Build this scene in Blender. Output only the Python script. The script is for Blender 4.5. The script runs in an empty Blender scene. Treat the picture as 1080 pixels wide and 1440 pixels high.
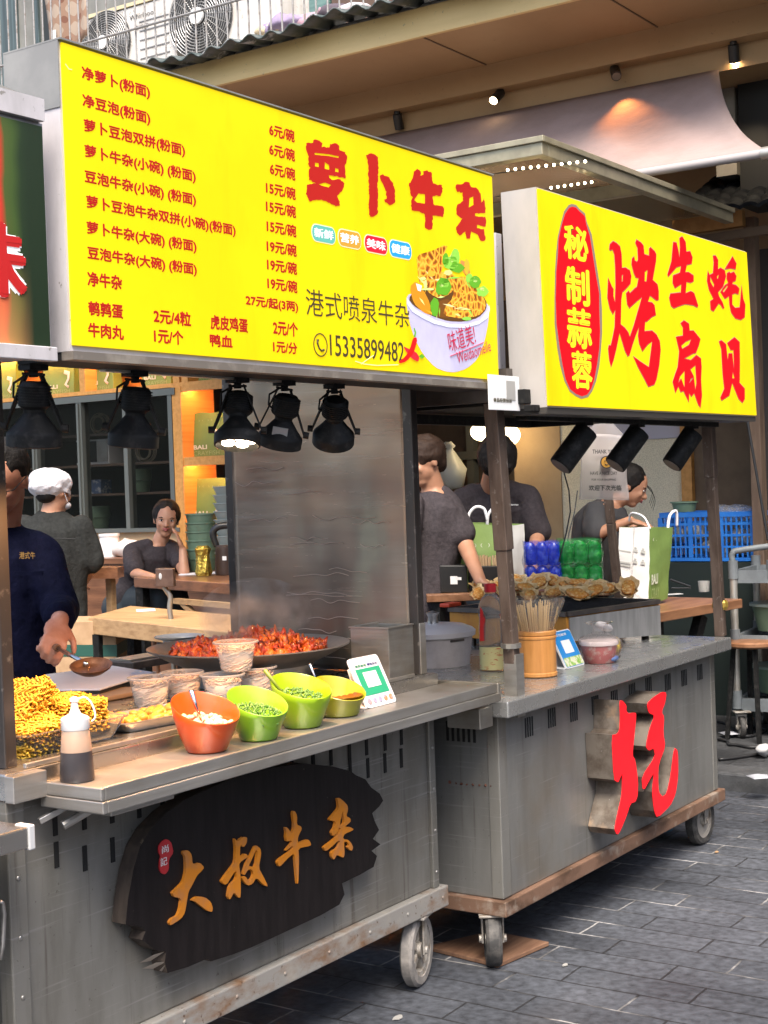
import bpy, bmesh, math, random
from mathutils import Vector as V, Matrix, noise as mnoise
sc = bpy.context.scene
COL = sc.collection
rnd = random.Random(7)
# ---------------------------------------------------------------- camera
FPX, ROLL, CAMH = 2050.0, 0.035, 1.55
YAW, PIT = math.radians(34.099), math.radians(1.0186)
CF = V((math.cos(YAW)*math.cos(PIT), math.sin(YAW)*math.cos(PIT), -math.sin(PIT)))
_r0 = V((math.sin(YAW), -math.cos(YAW), 0)); _u0 = _r0.cross(CF)
CR = _r0*math.cos(ROLL) - _u0*math.sin(ROLL); CU = _r0*math.sin(ROLL) + _u0*math.cos(ROLL)
CC = V((0, 0, CAMH))
cam_d = bpy.data.cameras.new('camera'); cam = bpy.data.objects.new('camera', cam_d); COL.objects.link(cam)
cam_d.sensor_fit = 'VERTICAL'; cam_d.sensor_height = 36; cam_d.lens = FPX/1440*36; cam_d.clip_end = 500; cam_d.clip_start = 0.05
m3 = Matrix((CR, CU, -CF)).transposed()
cam.matrix_world = Matrix.Translation(CC) @ m3.to_4x4()
sc.camera = cam
# ---------------------------------------------------------------- world, sun, exposure
SUN_EL, SUN_AZ = math.radians(58), math.radians(215)      # azimuth of the direction the light comes from (x axis = 0)
w = bpy.data.worlds.new('World'); sc.world = w; w.use_nodes = True
nt = w.node_tree; bg = nt.nodes['Background']
sky = nt.nodes.new('ShaderNodeTexSky'); sky.sky_type = 'NISHITA'; sky.sun_disc = False
sky.sun_elevation = SUN_EL; sky.sun_rotation = math.pi/2 - SUN_AZ; sky.dust_density = 4; sky.ozone_density = 1.0; sky.air_density = 1.0
nt.links.new(sky.outputs[0], bg.inputs[0]); bg.inputs[1].default_value = 0.135
sd = bpy.data.lights.new('sun', 'SUN'); sd.energy = 2.4; sd.angle = math.radians(35); sd.color = (1, .93, .83)
sun = bpy.data.objects.new('sun', sd); COL.objects.link(sun)
sun.rotation_euler = V((-math.cos(SUN_EL)*math.cos(SUN_AZ), -math.cos(SUN_EL)*math.sin(SUN_AZ), -math.sin(SUN_EL))).to_track_quat('-Z', 'Y').to_euler()
sc.view_settings.view_transform = 'Standard'; sc.view_settings.look = 'None'; sc.view_settings.gamma = 1
sc.view_settings.exposure = 1.42
sc.cycles.max_bounces = 8; sc.cycles.transparent_max_bounces = 12; sc.cycles.use_denoising = True
sc.cycles.caustics_reflective = False; sc.cycles.caustics_refractive = False
# ---------------------------------------------------------------- places
def ray(px, py): return CF + CR*((px-540)/FPX) + CU*((720-py)/FPX)
def at(px, py, ax, val):
    d = ray(px, py); i = 'XYZ'.index(ax); return CC + d*((val-CC[i])/d[i])
def dp(px, py, d): return CC + ray(px, py)*d
# ---------------------------------------------------------------- materials
def mat(name, col, rough=.5, metal=0., var=None, bump=None, emit=None, trans=0., alpha=None, coat=0., spec=None, ior=None, sss=0., rvar=None):
    """var = (scale(xyz or float), second colour, low, high[, detail]); bump = (scale, strength); several var allowed as a list"""
    m = bpy.data.materials.new(name); m.use_nodes = True; n = m.node_tree.nodes; L = m.node_tree.links
    b = n['Principled BSDF']; b.inputs['Base Color'].default_value = (*col, 1)
    b.inputs['Roughness'].default_value = rough; b.inputs['Metallic'].default_value = metal
    b.inputs['Transmission Weight'].default_value = trans; b.inputs['Coat Weight'].default_value = coat
    if spec is not None: b.inputs['Specular IOR Level'].default_value = spec
    if ior: b.inputs['IOR'].default_value = ior
    if alpha is not None: b.inputs['Alpha'].default_value = alpha
    if sss: b.inputs['Subsurface Weight'].default_value = sss; b.inputs['Subsurface Radius'].default_value = (.01, .004, .002)
    tc = n.new('ShaderNodeTexCoord')
    def nz(scale, detail=5., rough_=.6):
        mp = n.new('ShaderNodeMapping'); s = scale if hasattr(scale, '__len__') else (scale,)*3
        mp.inputs['Scale'].default_value = s; L.new(tc.outputs['Object'], mp.inputs[0])
        t = n.new('ShaderNodeTexNoise'); t.inputs['Scale'].default_value = 1; t.inputs['Detail'].default_value = detail; t.inputs['Roughness'].default_value = rough_
        L.new(mp.outputs[0], t.inputs[0]); return t
    cur = None
    if var:
        for v in (var if isinstance(var, list) else [var]):
            t = nz(v[0], v[4] if len(v) > 4 else 5.)
            r = n.new('ShaderNodeMapRange'); r.inputs[1].default_value = v[2]; r.inputs[2].default_value = v[3]; r.clamp = True
            L.new(t.outputs[0], r.inputs[0])
            mx = n.new('ShaderNodeMix'); mx.data_type = 'RGBA'; L.new(r.outputs[0], mx.inputs[0])
            if cur is None: mx.inputs[6].default_value = (*col, 1)
            else: L.new(cur, mx.inputs[6])
            mx.inputs[7].default_value = (*v[1], 1); cur = mx.outputs[2]
        L.new(cur, b.inputs['Base Color'])
    if rvar:
        t = nz(rvar[0]); r = n.new('ShaderNodeMapRange'); r.inputs[1].default_value = .3; r.inputs[2].default_value = .7
        r.inputs[3].default_value = rvar[1]; r.inputs[4].default_value = rvar[2]; L.new(t.outputs[0], r.inputs[0]); L.new(r.outputs[0], b.inputs['Roughness'])
    if bump:
        t = nz(bump[0]); bp_ = n.new('ShaderNodeBump'); bp_.inputs['Strength'].default_value = bump[1]; bp_.inputs['Distance'].default_value = bump[2] if len(bump) > 2 else .01
        L.new(t.outputs[0], bp_.inputs['Height']); L.new(bp_.outputs[0], b.inputs['Normal'])
    if emit:
        b.inputs['Emission Color'].default_value = (*emit[0], 1); b.inputs['Emission Strength'].default_value = emit[1]
        if cur is not None and len(emit) > 2: L.new(cur, b.inputs['Emission Color'])
    return m
# ---------------------------------------------------------------- mesh builder
def frame(z, x=None):
    z = V(z).normalized()
    if x is None: x = V((0, 0, 1)) if abs(z.z) < .9 else V((1, 0, 0))
    x = (V(x) - z*V(x).dot(z)).normalized(); return x, z.cross(x), z
class MB:
    def __init__(s): s.v = []; s.f = []; s.mi = []; s.cur = 0
    def add(s, vs, fs):
        o = len(s.v); s.v += [tuple(p) for p in vs]; s.f += [tuple(i+o for i in f) for f in fs]; s.mi += [s.cur]*len(fs); return s
    def hexa(s, P): return s.add(P, [(0,3,2,1),(4,5,6,7),(0,1,5,4),(1,2,6,5),(2,3,7,6),(3,0,4,7)])
    def box(s, a, b):
        x0,y0,z0 = (min(a[i],b[i]) for i in range(3)); x1,y1,z1 = (max(a[i],b[i]) for i in range(3))
        return s.hexa([(x0,y0,z0),(x1,y0,z0),(x1,y1,z0),(x0,y1,z0),(x0,y0,z1),(x1,y0,z1),(x1,y1,z1),(x0,y1,z1)])
    def obox(s, c, half, ax=V((1,0,0)), ay=V((0,1,0)), az=V((0,0,1))):
        c = V(c); P = []
        for k in (-1,1):
            for i, j in ((-1,-1),(1,-1),(1,1),(-1,1)): P.append(c + V(ax)*half[0]*i + V(ay)*half[1]*j + V(az)*half[2]*k)
        return s.hexa(P)
    def bar(s, p0, p1, w, h, up=None):
        p0, p1 = V(p0), V(p1); x, y, z = frame(p1-p0, up); return s.obox((p0+p1)/2, (h/2, w/2, (p1-p0).length/2), x, y, z)
    def rings(s, R, cap=True, close=False):
        n = len(R[0]); vs = [p for r in R for p in r]; fs = []
        k = len(R)
        for i in range(k if close else k-1):
            a, b = i*n, ((i+1) % k)*n
            for j in range(n): fs.append((a+j, a+(j+1) % n, b+(j+1) % n, b+j))
        if cap and not close: fs.append(tuple(range(n-1, -1, -1))); fs.append(tuple((k-1)*n+j for j in range(n)))
        return s.add(vs, fs)
    def cyl(s, p0, p1, r0, r1=None, n=16, cap=True):
        p0, p1 = V(p0), V(p1); r1 = r0 if r1 is None else r1; x, y, z = frame(p1-p0)
        return s.rings([[p + (x*math.cos(2*math.pi*i/n) + y*math.sin(2*math.pi*i/n))*r for i in range(n)] for p, r in ((p0, r0), (p1, r1))], cap)
    def lathe(s, prof, c=(0,0,0), n=24, axis=(0,0,1), cap=True, wob=None, close=False):
        x, y, z = frame(axis); c = V(c)
        return s.rings([[c + z*h + (x*math.cos(2*math.pi*i/n) + y*math.sin(2*math.pi*i/n))*(r*(wob(i, h) if wob else 1)) for i in range(n)] for r, h in prof], cap, close)
    def tube(s, pts, r, n=8, cap=True):
        pts = [V(p) for p in pts]; R = []; x = None
        for i, p in enumerate(pts):
            t = (pts[min(i+1, len(pts)-1)] - pts[max(i-1, 0)])
            if t.length < 1e-9: t = V((0,0,1))
            a, b, z = frame(t, x); x = a; rr = r[i] if hasattr(r, '__len__') else r
            R.append([p + (a*math.cos(2*math.pi*k/n) + b*math.sin(2*math.pi*k/n))*rr for k in range(n)])
        return s.rings(R, cap)
    def loft(s, secs, n=16, up=None):
        """secs: (centre, x axis half vector, y axis half vector)"""
        return s.rings([[V(c) + V(a)*math.cos(2*math.pi*k/n) + V(b)*math.sin(2*math.pi*k/n) for k in range(n)] for c, a, b in secs], True)
    def curve(s, pts, r, n=8, k=6):
        P = [V(p) for p in pts]; Q = []; N = len(P); R = []
        for i in range(N-1):
            a, b, c, d = P[max(i-1,0)], P[i], P[i+1], P[min(i+2,N-1)]
            for j in range(k):
                t = j/k; Q.append(.5*((2*b)+(c-a)*t+(2*a-5*b+4*c-d)*t*t+(3*b-a-3*c+d)*t**3))
                if hasattr(r,'__len__'): R.append(r[i]*(1-t)+r[i+1]*t)
        Q.append(P[-1])
        if hasattr(r,'__len__'): R.append(r[-1])
        return s.tube(Q, R if R else r, n)
    def ball(s, c, r, n=12, m=8, ax=None):
        c = V(c); r = r if hasattr(r, '__len__') else (r, r, r); X, Y, Z = ax or (V((1,0,0)), V((0,1,0)), V((0,0,1)))
        vs = [c - Z*r[2]]; fs = []
        for i in range(1, m):
            a = -math.pi/2 + math.pi*i/m
            for j in range(n):
                b = 2*math.pi*j/n; vs.append(c + X*(r[0]*math.cos(a)*math.cos(b)) + Y*(r[1]*math.cos(a)*math.sin(b)) + Z*(r[2]*math.sin(a)))
        vs.append(c + Z*r[2]); last = len(vs)-1
        for j in range(n):
            fs.append((0, 1+(j+1) % n, 1+j)); fs.append((last, last-n+j, last-n+(j+1) % n))
            for i in range(m-2): a = 1+i*n; fs.append((a+j, a+(j+1) % n, a+n+(j+1) % n, a+n+j))
        return s.add(vs, fs)
    def prism(s, poly, o, ux, uy, th):
        """convex-ish polygon list of (u,v) on frame o,ux,uy ; thickness th against the normal"""
        ux, uy = V(ux), V(uy); nn = ux.cross(uy).normalized(); n = len(poly)
        a = [V(o)+ux*u+uy*v for u, v in poly]; b = [p-nn*th for p in a]
        return s.add(a+b, [tuple(range(n)), tuple(range(2*n-1, n-1, -1))] + [(i, i+n, (i+1) % n+n, (i+1) % n) for i in range(n)])
    def grid(s, fn, nu, nv):
        return s.add([fn(i/nu, j/nv) for j in range(nv+1) for i in range(nu+1)], [(j*(nu+1)+i, j*(nu+1)+i+1, (j+1)*(nu+1)+i+1, (j+1)*(nu+1)+i) for j in range(nv) for i in range(nu)])
    def build(s, name, m, parent=None, smooth=False, bevel=0, solid=0, sub=0):
        me = bpy.data.meshes.new(name); me.from_pydata(s.v, [], s.f)
        for x in (m if isinstance(m, (list, tuple)) else [m]): me.materials.append(x)
        if any(s.mi): me.polygons.foreach_set('material_index', s.mi)
        bm = bmesh.new(); bm.from_mesh(me); bmesh.ops.recalc_face_normals(bm, faces=bm.faces); bm.to_mesh(me); bm.free()
        o = bpy.data.objects.new(name, me); COL.objects.link(o)
        if smooth:
            me.polygons.foreach_set('use_smooth', [True]*len(me.polygons))
            if smooth is not True: me.set_sharp_from_angle(angle=math.radians(smooth))
        if solid: md = o.modifiers.new('solid', 'SOLIDIFY'); md.thickness = solid; md.offset = 0
        if sub: md = o.modifiers.new('sub', 'SUBSURF'); md.levels = md.render_levels = sub
        if bevel:
            md = o.modifiers.new('bevel', 'BEVEL'); md.width = bevel; md.segments = 2; md.limit_method = 'ANGLE'; md.angle_limit = math.radians(40)
        put(o, parent); return o
def put(o, parent):
    if parent is not None:
        o.parent = parent; M = Matrix.Identity(4); p = parent
        chain = []
        while p is not None: chain.append(p); p = p.parent
        M = Matrix.Identity(4)
        for q in reversed(chain): M = M @ q.matrix_parent_inverse @ q.matrix_basis
        o.matrix_parent_inverse = M.inverted()
    return o
def tag(o, label, cat, group=None):
    o['label'] = label; o['category'] = cat
    if group: o['group'] = group
    return o
def thing(name, label, cat, loc=(0,0,0), group=None):
    o = bpy.data.objects.new(name, None); COL.objects.link(o); o.location = loc; o.empty_display_size = .05
    return tag(o, label, cat, group)
def dup(root, loc=None, rotz=None, label=None, group=None, scale=None):
    r = root.copy(); COL.objects.link(r)
    if loc is not None: r.location = loc
    if rotz is not None: r.rotation_euler = (r.rotation_euler[0], r.rotation_euler[1], rotz)
    if scale is not None: r.scale = (scale,)*3
    if label: r['label'] = label
    if group: r['group'] = group
    for ch in list(root.children):
        c = ch.copy(); COL.objects.link(c); c.parent = r
        for g in list(ch.children):
            d = g.copy(); COL.objects.link(d); d.parent = c
    return r
def split_loose(o):
    bm = bmesh.new(); bm.from_mesh(o.data); bm.verts.ensure_lookup_table(); seen = set(); comps = []
    for v in bm.verts:
        if v.index in seen: continue
        st, cp = [v], []
        seen.add(v.index)
        while st:
            q = st.pop(); cp.append(q.index)
            for e in q.link_edges:
                w_ = e.other_vert(q)
                if w_.index not in seen: seen.add(w_.index); st.append(w_)
        comps.append(cp)
    if len(comps) < 2: bm.free(); return
    vs = [tuple(v.co) for v in bm.verts]; fs = [tuple(v.index for v in f.verts) for f in bm.faces]; bm.free()
    which = {i: k for k, cp in enumerate(comps) for i in cp}; nm = o.name.split('.')[0]
    for k, cp in enumerate(comps):
        mp = {i: j for j, i in enumerate(cp)}; me = bpy.data.meshes.new(nm); me.from_pydata([vs[i] for i in cp], [], [tuple(mp[i] for i in f) for f in fs if which[f[0]] == k])
        for m in o.data.materials: me.materials.append(m)
        if k == 0: first = me; continue
        c = o.copy(); c.data = me; COL.objects.link(c)
    o.data = first
def struct(o): o['kind'] = 'structure'; return o
# ---------------------------------------------------------------- writing and outlines: curves turned into meshes
def _curve_mesh(cu):
    o = bpy.data.objects.new('tmp', cu); COL.objects.link(o); dg = bpy.context.evaluated_depsgraph_get(); dg.update()
    me = bpy.data.meshes.new_from_object(o.evaluated_get(dg)); bpy.data.objects.remove(o); return me
def _place(me, name, fn, m, parent):
    for v in me.vertices: v.co = fn(v.co)
    me.materials.clear(); me.materials.append(m)
    o = bpy.data.objects.new(name, me); COL.objects.link(o); put(o, parent); return o
def text(body, o, ux, uy, w_, h_, m, parent=None, name='lettering', bold=0., ext=0., jit=0., sq=None):
    """ink box w_ x h_ metres with lower left corner o on axes ux, uy"""
    cu = bpy.data.curves.new('txt', 'FONT'); cu.body = body; cu.offset = min(bold, 0); cu.extrude = 0; cu.resolution_u = 3
    me = _curve_mesh(cu); bpy.data.curves.remove(cu)
    if bold > 0:      # heavier stroke: the same outline laid several times, each a hair behind the last
        base = [v.co.copy() for v in me.vertices]; fcs = [tuple(p.vertices) for p in me.polygons]; n = 6 if bold < .04 else 10; vs, fs = [], []
        for k in range(n):
            dx, dy = bold*math.cos(2*math.pi*k/n+.4), bold*math.sin(2*math.pi*k/n+.4); o_ = len(vs)
            vs += [(c.x+dx, c.y+dy, -.00012*k) for c in base]; fs += [tuple(i+o_ for i in f) for f in fcs]
        me = bpy.data.meshes.new('txt'); me.from_pydata(vs, [], fs)
    xs = [v.co.x for v in me.vertices]; ys = [v.co.y for v in me.vertices]
    x0, x1, y0, y1 = min(xs), max(xs), min(ys), max(ys)
    ux, uy = V(ux).normalized(), V(uy).normalized(); o = V(o); nn = ux.cross(uy)
    if h_ is None: h_ = w_*(y1-y0)/(x1-x0)
    if w_ is None: w_ = h_*(x1-x0)/(y1-y0)
    def fn(c):
        u = (c.x-x0)/(x1-x0)*w_; v = (c.y-y0)/(y1-y0)*h_
        if jit:
            q = V((u*60, v*60, 3.1)); k = mnoise.noise_vector(q)*jit; u += k.x; v += k.y
        return o + ux*u + uy*v + nn*(ext + c.z)
    return _place(me, name, fn, m, parent)
def outline(polys, fn, m, parent=None, name='shape', th=0.):
    """polys: lists of (a,b); fn maps (a,b) to a point on the front plane; holes by nesting; th = thickness vector pushed back"""
    cu = bpy.data.curves.new('shp', 'CURVE'); cu.dimensions = '2D'; cu.fill_mode = 'BOTH'
    for P in polys:
        sp = cu.splines.new('POLY'); sp.points.add(len(P)-1); sp.use_cyclic_u = True
        for i, (a, b) in enumerate(P): sp.points[i].co = (a*.001, -b*.001, 0, 1)
    if th: cu.extrude = .5
    me = _curve_mesh(cu); bpy.data.curves.remove(cu)
    t = V(th) if th else V((0,0,0))
    o = _place(me, name, lambda c: fn(c.x*1000, -c.y*1000) + (t*(.5-c.z) if th else V((0,0,0))), m, parent)
    bm = bmesh.new(); bm.from_mesh(o.data); bmesh.ops.remove_doubles(bm, verts=bm.verts, dist=1e-5); bmesh.ops.recalc_face_normals(bm, faces=bm.faces); bm.to_mesh(o.data); bm.free()
    o.data.polygons.foreach_set('use_smooth', [False]*len(o.data.polygons)); return o
def smooth_poly(P, it=2):
    for _ in range(it):
        Q = []
        for i in range(len(P)):
            a, b = P[i], P[(i+1) % len(P)]; Q += [(a[0]*.8+b[0]*.2, a[1]*.8+b[1]*.2), (a[0]*.2+b[0]*.8, a[1]*.2+b[1]*.8)]
        P = Q
    return P
X_, Y_, Z_ = V((1,0,0)), V((0,1,0)), V((0,0,1))
# ================================================================ materials
STEEL = mat('stainless_steel', (.46,.445,.42), .34, .8, var=[((3,3,60),(.38,.36,.33),.4,.75),(2.5,(.30,.26,.20),.5,.75)], bump=((4,4,150),.05), rvar=((6,6,40),.28,.48))
STEELB = mat('body_steel', (.25,.243,.222), .42, .5, var=[((11,11,2.2),(.18,.172,.15),.42,.72),(1.7,(.20,.17,.13),.5,.8),((34,34,1.1),(.11,.095,.075),.60,.74),((3,3,120),(.31,.30,.28),.60,.72,3.),(70,(.12,.11,.09),.66,.72),(160,(.52,.50,.46),.70,.74)], bump=((3.5,3.5,2.5),.25,.01), rvar=((6,6,3),.32,.62))
STEELB2 = mat('body_steel_grey', (.225,.222,.208), .45, .45, var=[((12,12,2),(.165,.16,.148),.45,.75),(2.2,(.19,.16,.12),.52,.8),((36,36,1.2),(.11,.10,.08),.62,.74),((3,3,120),(.28,.275,.26),.60,.72,3.),(90,(.10,.10,.09),.67,.72),(170,(.46,.45,.42),.71,.75)], bump=((3.5,3.5,2.5),.22,.01), rvar=((6,6,3),.34,.62))
COUNTER = mat('counter_steel', (.46,.44,.41), .26, .9, var=[((2,5,5),(.36,.34,.31),.42,.72),(4,(.36,.30,.23),.56,.8)], bump=((300,300,6),.02,.002), rvar=((9,9,9),.16,.36))
RAILR = mat('rusty_rail', (.36,.34,.31), .6, .4, var=[((6,6,14),(.25,.13,.06),.5,.68),(9,(.42,.38,.33),.55,.7),(45,(.13,.07,.04),.62,.7)], bump=(60,.2,.004))
RAILB = mat('brown_rail', (.20,.115,.075), .6, .2, var=[((6,6,14),(.09,.05,.03),.45,.65),(12,(.30,.24,.19),.56,.7)], bump=(60,.2,.004))
DARKST = mat('dark_steel', (.09,.08,.075), .45, .6, var=(14,(.16,.13,.11),.45,.7))
POSTM = mat('post_steel', (.10,.09,.085), .38, .8, var=[((20,20,3),(.09,.075,.065),.45,.7),(30,(.30,.27,.24),.6,.75)])
POSTB = mat('post_brown', (.16,.115,.09), .5, .5, var=[((25,25,5),(.09,.06,.045),.42,.65),(40,(.32,.28,.25),.62,.72)])
BLACK = mat('black_metal', (.008,.008,.008), .6, .0, spec=.22, var=(40,(.03,.028,.026),.5,.7))
BLACKP = mat('black_plastic', (.02,.02,.02), .35)
RUBBER = mat('rubber', (.035,.034,.033), .7, var=(25,(.12,.11,.10),.45,.7), bump=(120,.2,.002))
RUBBERG = mat('grey_tyre', (.20,.185,.17), .7, var=(20,(.33,.30,.27),.45,.65), bump=(120,.2,.002))
CAST = mat('caster_steel', (.40,.37,.33), .55, .4, var=(25,(.22,.17,.12),.48,.68))
PALEP = mat('pale_panel', (.52,.49,.50), .55, var=[((14,14,5),(.40,.38,.38),.45,.7),(60,(.25,.23,.21),.66,.7)])
GREYP = mat('grey_panel', (.19,.19,.185), .5, var=(6,(.24,.24,.23),.4,.6))
YEL = mat('sign_yellow', (.50,.36,.003), .5, var=[(1.6,(.55,.43,.004),.35,.65),((5,5,1.2),(.46,.315,.003),.55,.75)], bump=((3,3,9),.05,.004), emit=((1.0,.66,.001),.44,True), spec=.12)
REDB = mat('sign_red', (.38,.016,.012), .5, emit=((.80,.022,.018),.07), spec=.15)
REDB2 = mat('sign_red_bright', (.55,.005,.010), .5, emit=((1,.006,.015),.17), spec=.15)
GREYB = mat('sign_outline', (.22,.17,.13), .5, emit=((.3,.2,.15),.12))
BLKT = mat('sign_black', (.05,.04,.02), .4, emit=((.05,.035,.01),.2))
YELT = mat('sign_yellow_text', (.8,.6,.02), .4, emit=((1,.72,.01),.24))
WHITET = mat('sign_white', (.8,.8,.8), .4, emit=((1,1,1),.15))
WHITE = mat('white_paint', (.75,.75,.74), .45)
WHITEPL = mat('white_plastic', (.74,.73,.72), .35, coat=.2, sss=.05)
CLOTHW = mat('white_cloth', (.78,.77,.78), .85, bump=(40,.3,.006))
WOODT = mat('table_wood', (.44,.27,.13), .5, var=[((40,3,40),(.30,.17,.075),.4,.65),(3,(.52,.33,.17),.5,.7)], bump=((60,4,60),.15,.004))
WOODD = mat('dark_table_wood', (.20,.085,.04), .35, var=((30,3,30),(.11,.045,.02),.4,.65), coat=.15)
WOODR = mat('red_table_wood', (.27,.13,.065), .42, var=((3,26,26),(.17,.075,.035),.4,.65))
BAMBOO = mat('bamboo', (.58,.26,.07), .42, var=((60,60,5),(.46,.19,.045),.4,.65), coat=.15)
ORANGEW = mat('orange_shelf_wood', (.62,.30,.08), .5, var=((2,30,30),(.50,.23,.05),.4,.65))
CARD = mat('cardboard', (.42,.27,.15), .8, var=(12,(.34,.21,.11),.4,.65))
BAGG = mat('bag_green', (.17,.26,.065), .6, var=(6,(.14,.22,.055),.4,.65), bump=(14,.25,.01))
BAGW = mat('bag_white', (.66,.65,.62), .6, var=(5,(.58,.57,.54),.4,.65), bump=(12,.25,.01))
TUBG = mat('tub_green', (.20,.30,.20), .45, var=(8,(.17,.26,.17),.4,.6))
ALU = mat('aluminium', (.55,.53,.48), .35, .7, var=(10,(.42,.39,.34),.45,.7))
FRAMEG = mat('window_frame', (.13,.14,.13), .4, .4)
CREAM = mat('cream_fascia', (.78,.58,.27), .55, var=[((8,1.2,8),(.68,.50,.22),.4,.65),(30,(.45,.36,.2),.64,.7)])
SOFFIT = mat('soffit_board', (.44,.29,.15), .6, var=[(1.5,(.40,.26,.13),.4,.65),(40,(.30,.19,.10),.66,.72)])
TAN = mat('tan_plaster', (.46,.33,.19), .7, var=(4,(.40,.28,.16),.4,.65), bump=(60,.1))
STUCCO = mat('stucco', (.90,.83,.64), .85, var=(150,(.66,.60,.44),.4,.65,2.), bump=(160,.7,.006))
BROWNW = mat('brown_wall', (.17,.115,.07), .7, var=(5,(.12,.08,.05),.4,.65))
CONC = mat('concrete_wall', (.33,.31,.28), .85, var=(3,(.25,.23,.2),.4,.65), bump=(30,.2))
GLASS = mat('glass_pane', (.85,.92,.9), .03, trans=1., ior=1.1)
DGLASS = mat('dark_window_glass', (.006,.008,.008), .08, spec=.18, alpha=.35)
SKIN = mat('skin', (.50,.265,.165), .5, var=(14,(.46,.22,.13),.4,.65), sss=.08)
SKINR = mat('skin_ruddy', (.62,.30,.20), .5, var=(22,(.52,.22,.13),.4,.65), sss=.08)
SKINT = mat('skin_tan', (.44,.225,.135), .5, var=(14,(.39,.19,.11),.4,.65), sss=.08)
HAIR = mat('black_hair', (.010,.008,.007), .6, bump=((260,260,40),.6,.004), spec=.2)
HAIRB = mat('brown_hair', (.030,.016,.010), .6, bump=((260,260,40),.6,.004), spec=.2)
GREYS = mat('grey_shirt', (.056,.047,.051), .9, var=(60,(.044,.038,.041),.4,.6), bump=(13,.9,.016), spec=.1)
CHARS = mat('charcoal_jacket', (.026,.027,.026), .85, var=(60,(.02,.021,.02),.4,.6), bump=(11,.9,.018), spec=.1)
NAVY = mat('navy_coat', (.006,.007,.024), .8, var=(50,(.004,.005,.018),.4,.6), bump=(10,.9,.018), spec=.08)
JEANS = mat('dark_trousers', (.02,.028,.034), .85, bump=(12,.4,.012))
LIPS = mat('lips', (.38,.10,.09), .4)
EYEW = mat('eye_white', (.62,.58,.55), .3)
EYEB = mat('eye_dark', (.012,.009,.008), .25)
CLEARP = mat('clear_plastic', (.85,.80,.74), .12, alpha=.22, coat=.6)
FROST = mat('frosted_plastic', (.80,.78,.74), .4, trans=.55, ior=1.2, alpha=.75)
CABLE = mat('cable_black', (.015,.015,.016), .5)
# ================================================================ setting
def paver_mat(name, c1, c2, bw, rh, grout, seed=0.):
    m = bpy.data.materials.new(name); m.use_nodes = True; n = m.node_tree.nodes; L = m.node_tree.links; b = n['Principled BSDF']
    tc = n.new('ShaderNodeTexCoord'); mp = n.new('ShaderNodeMapping'); mp.inputs['Rotation'].default_value = (0, 0, math.radians(90)); mp.inputs['Location'].default_value = (seed, .05, 0)
    L.new(tc.outputs['Object'], mp.inputs[0])
    wn = n.new('ShaderNodeTexNoise'); wn.inputs['Scale'].default_value = 9; L.new(mp.outputs[0], wn.inputs[0])
    wa = n.new('ShaderNodeVectorMath'); wa.operation = 'MULTIPLY_ADD'; L.new(wn.outputs['Color'], wa.inputs[0]); wa.inputs[1].default_value = (.014, .014, 0); L.new(mp.outputs[0], wa.inputs[2])
    br = n.new('ShaderNodeTexBrick'); br.inputs['Scale'].default_value = 1; br.inputs['Brick Width'].default_value = bw; br.inputs['Row Height'].default_value = rh
    br.inputs['Mortar Size'].default_value = .0042; br.inputs['Mortar Smooth'].default_value = .2; br.inputs['Bias'].default_value = -.2; br.offset = .37
    br.inputs['Color1'].default_value = (*c1, 1); br.inputs['Color2'].default_value = (*c2, 1)
    L.new(wa.outputs[0], br.inputs[0])
    g = n.new('ShaderNodeTexNoise'); g.inputs['Scale'].default_value = 2.3; g.inputs['Detail'].default_value = 6; L.new(mp.outputs[0], g.inputs[0])
    gr = n.new('ShaderNodeValToRGB'); gr.color_ramp.elements[0].position = .50; gr.color_ramp.elements[0].color = (.018,.018,.02,1); gr.color_ramp.elements[1].position = .64; gr.color_ramp.elements[1].color = (*grout, 1)
    L.new(g.outputs[0], gr.inputs[0]); L.new(gr.outputs[0], br.inputs['Mortar'])
    s = n.new('ShaderNodeTexNoise'); s.inputs['Scale'].default_value = 34; s.inputs['Detail'].default_value = 8; L.new(mp.outputs[0], s.inputs[0])
    s2 = n.new('ShaderNodeTexNoise'); s2.inputs['Scale'].default_value = 1.3; s2.inputs['Detail'].default_value = 4; L.new(mp.outputs[0], s2.inputs[0])
    ad = n.new('ShaderNodeMath'); ad.operation = 'MULTIPLY'; L.new(s.outputs[0], ad.inputs[0]); L.new(s2.outputs[0], ad.inputs[1])
    mr = n.new('ShaderNodeMapRange'); mr.inputs[1].default_value = .12; mr.inputs[2].default_value = .42; mr.inputs[3].default_value = .40; mr.inputs[4].default_value = 1.6; L.new(ad.outputs[0], mr.inputs[0])
    mu = n.new('ShaderNodeVectorMath'); mu.operation = 'MULTIPLY'; L.new(br.outputs[0], mu.inputs[0]); L.new(mr.outputs[0], mu.inputs[1]); L.new(mu.outputs[0], b.inputs['Base Color'])
    r2 = n.new('ShaderNodeMapRange'); r2.inputs[1].default_value = .35; r2.inputs[2].default_value = .65; r2.inputs[3].default_value = .5; r2.inputs[4].default_value = .82; L.new(s2.outputs[0], r2.inputs[0]); L.new(r2.outputs[0], b.inputs['Roughness'])
    hh = n.new('ShaderNodeMath'); hh.operation = 'MULTIPLY_ADD'; L.new(br.outputs['Fac'], hh.inputs[0]); hh.inputs[1].default_value = -1.2; L.new(s.outputs[0], hh.inputs[2])
    bp_ = n.new('ShaderNodeBump'); bp_.inputs['Strength'].default_value = .55; bp_.inputs['Distance'].default_value = .006; L.new(hh.outputs[0], bp_.inputs['Height']); L.new(bp_.outputs[0], b.inputs['Normal'])
    return m
PAVE = paver_mat('grey_pavers', (.062,.067,.079), (.041,.045,.054), .42, .15, (.34,.33,.32))
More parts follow.
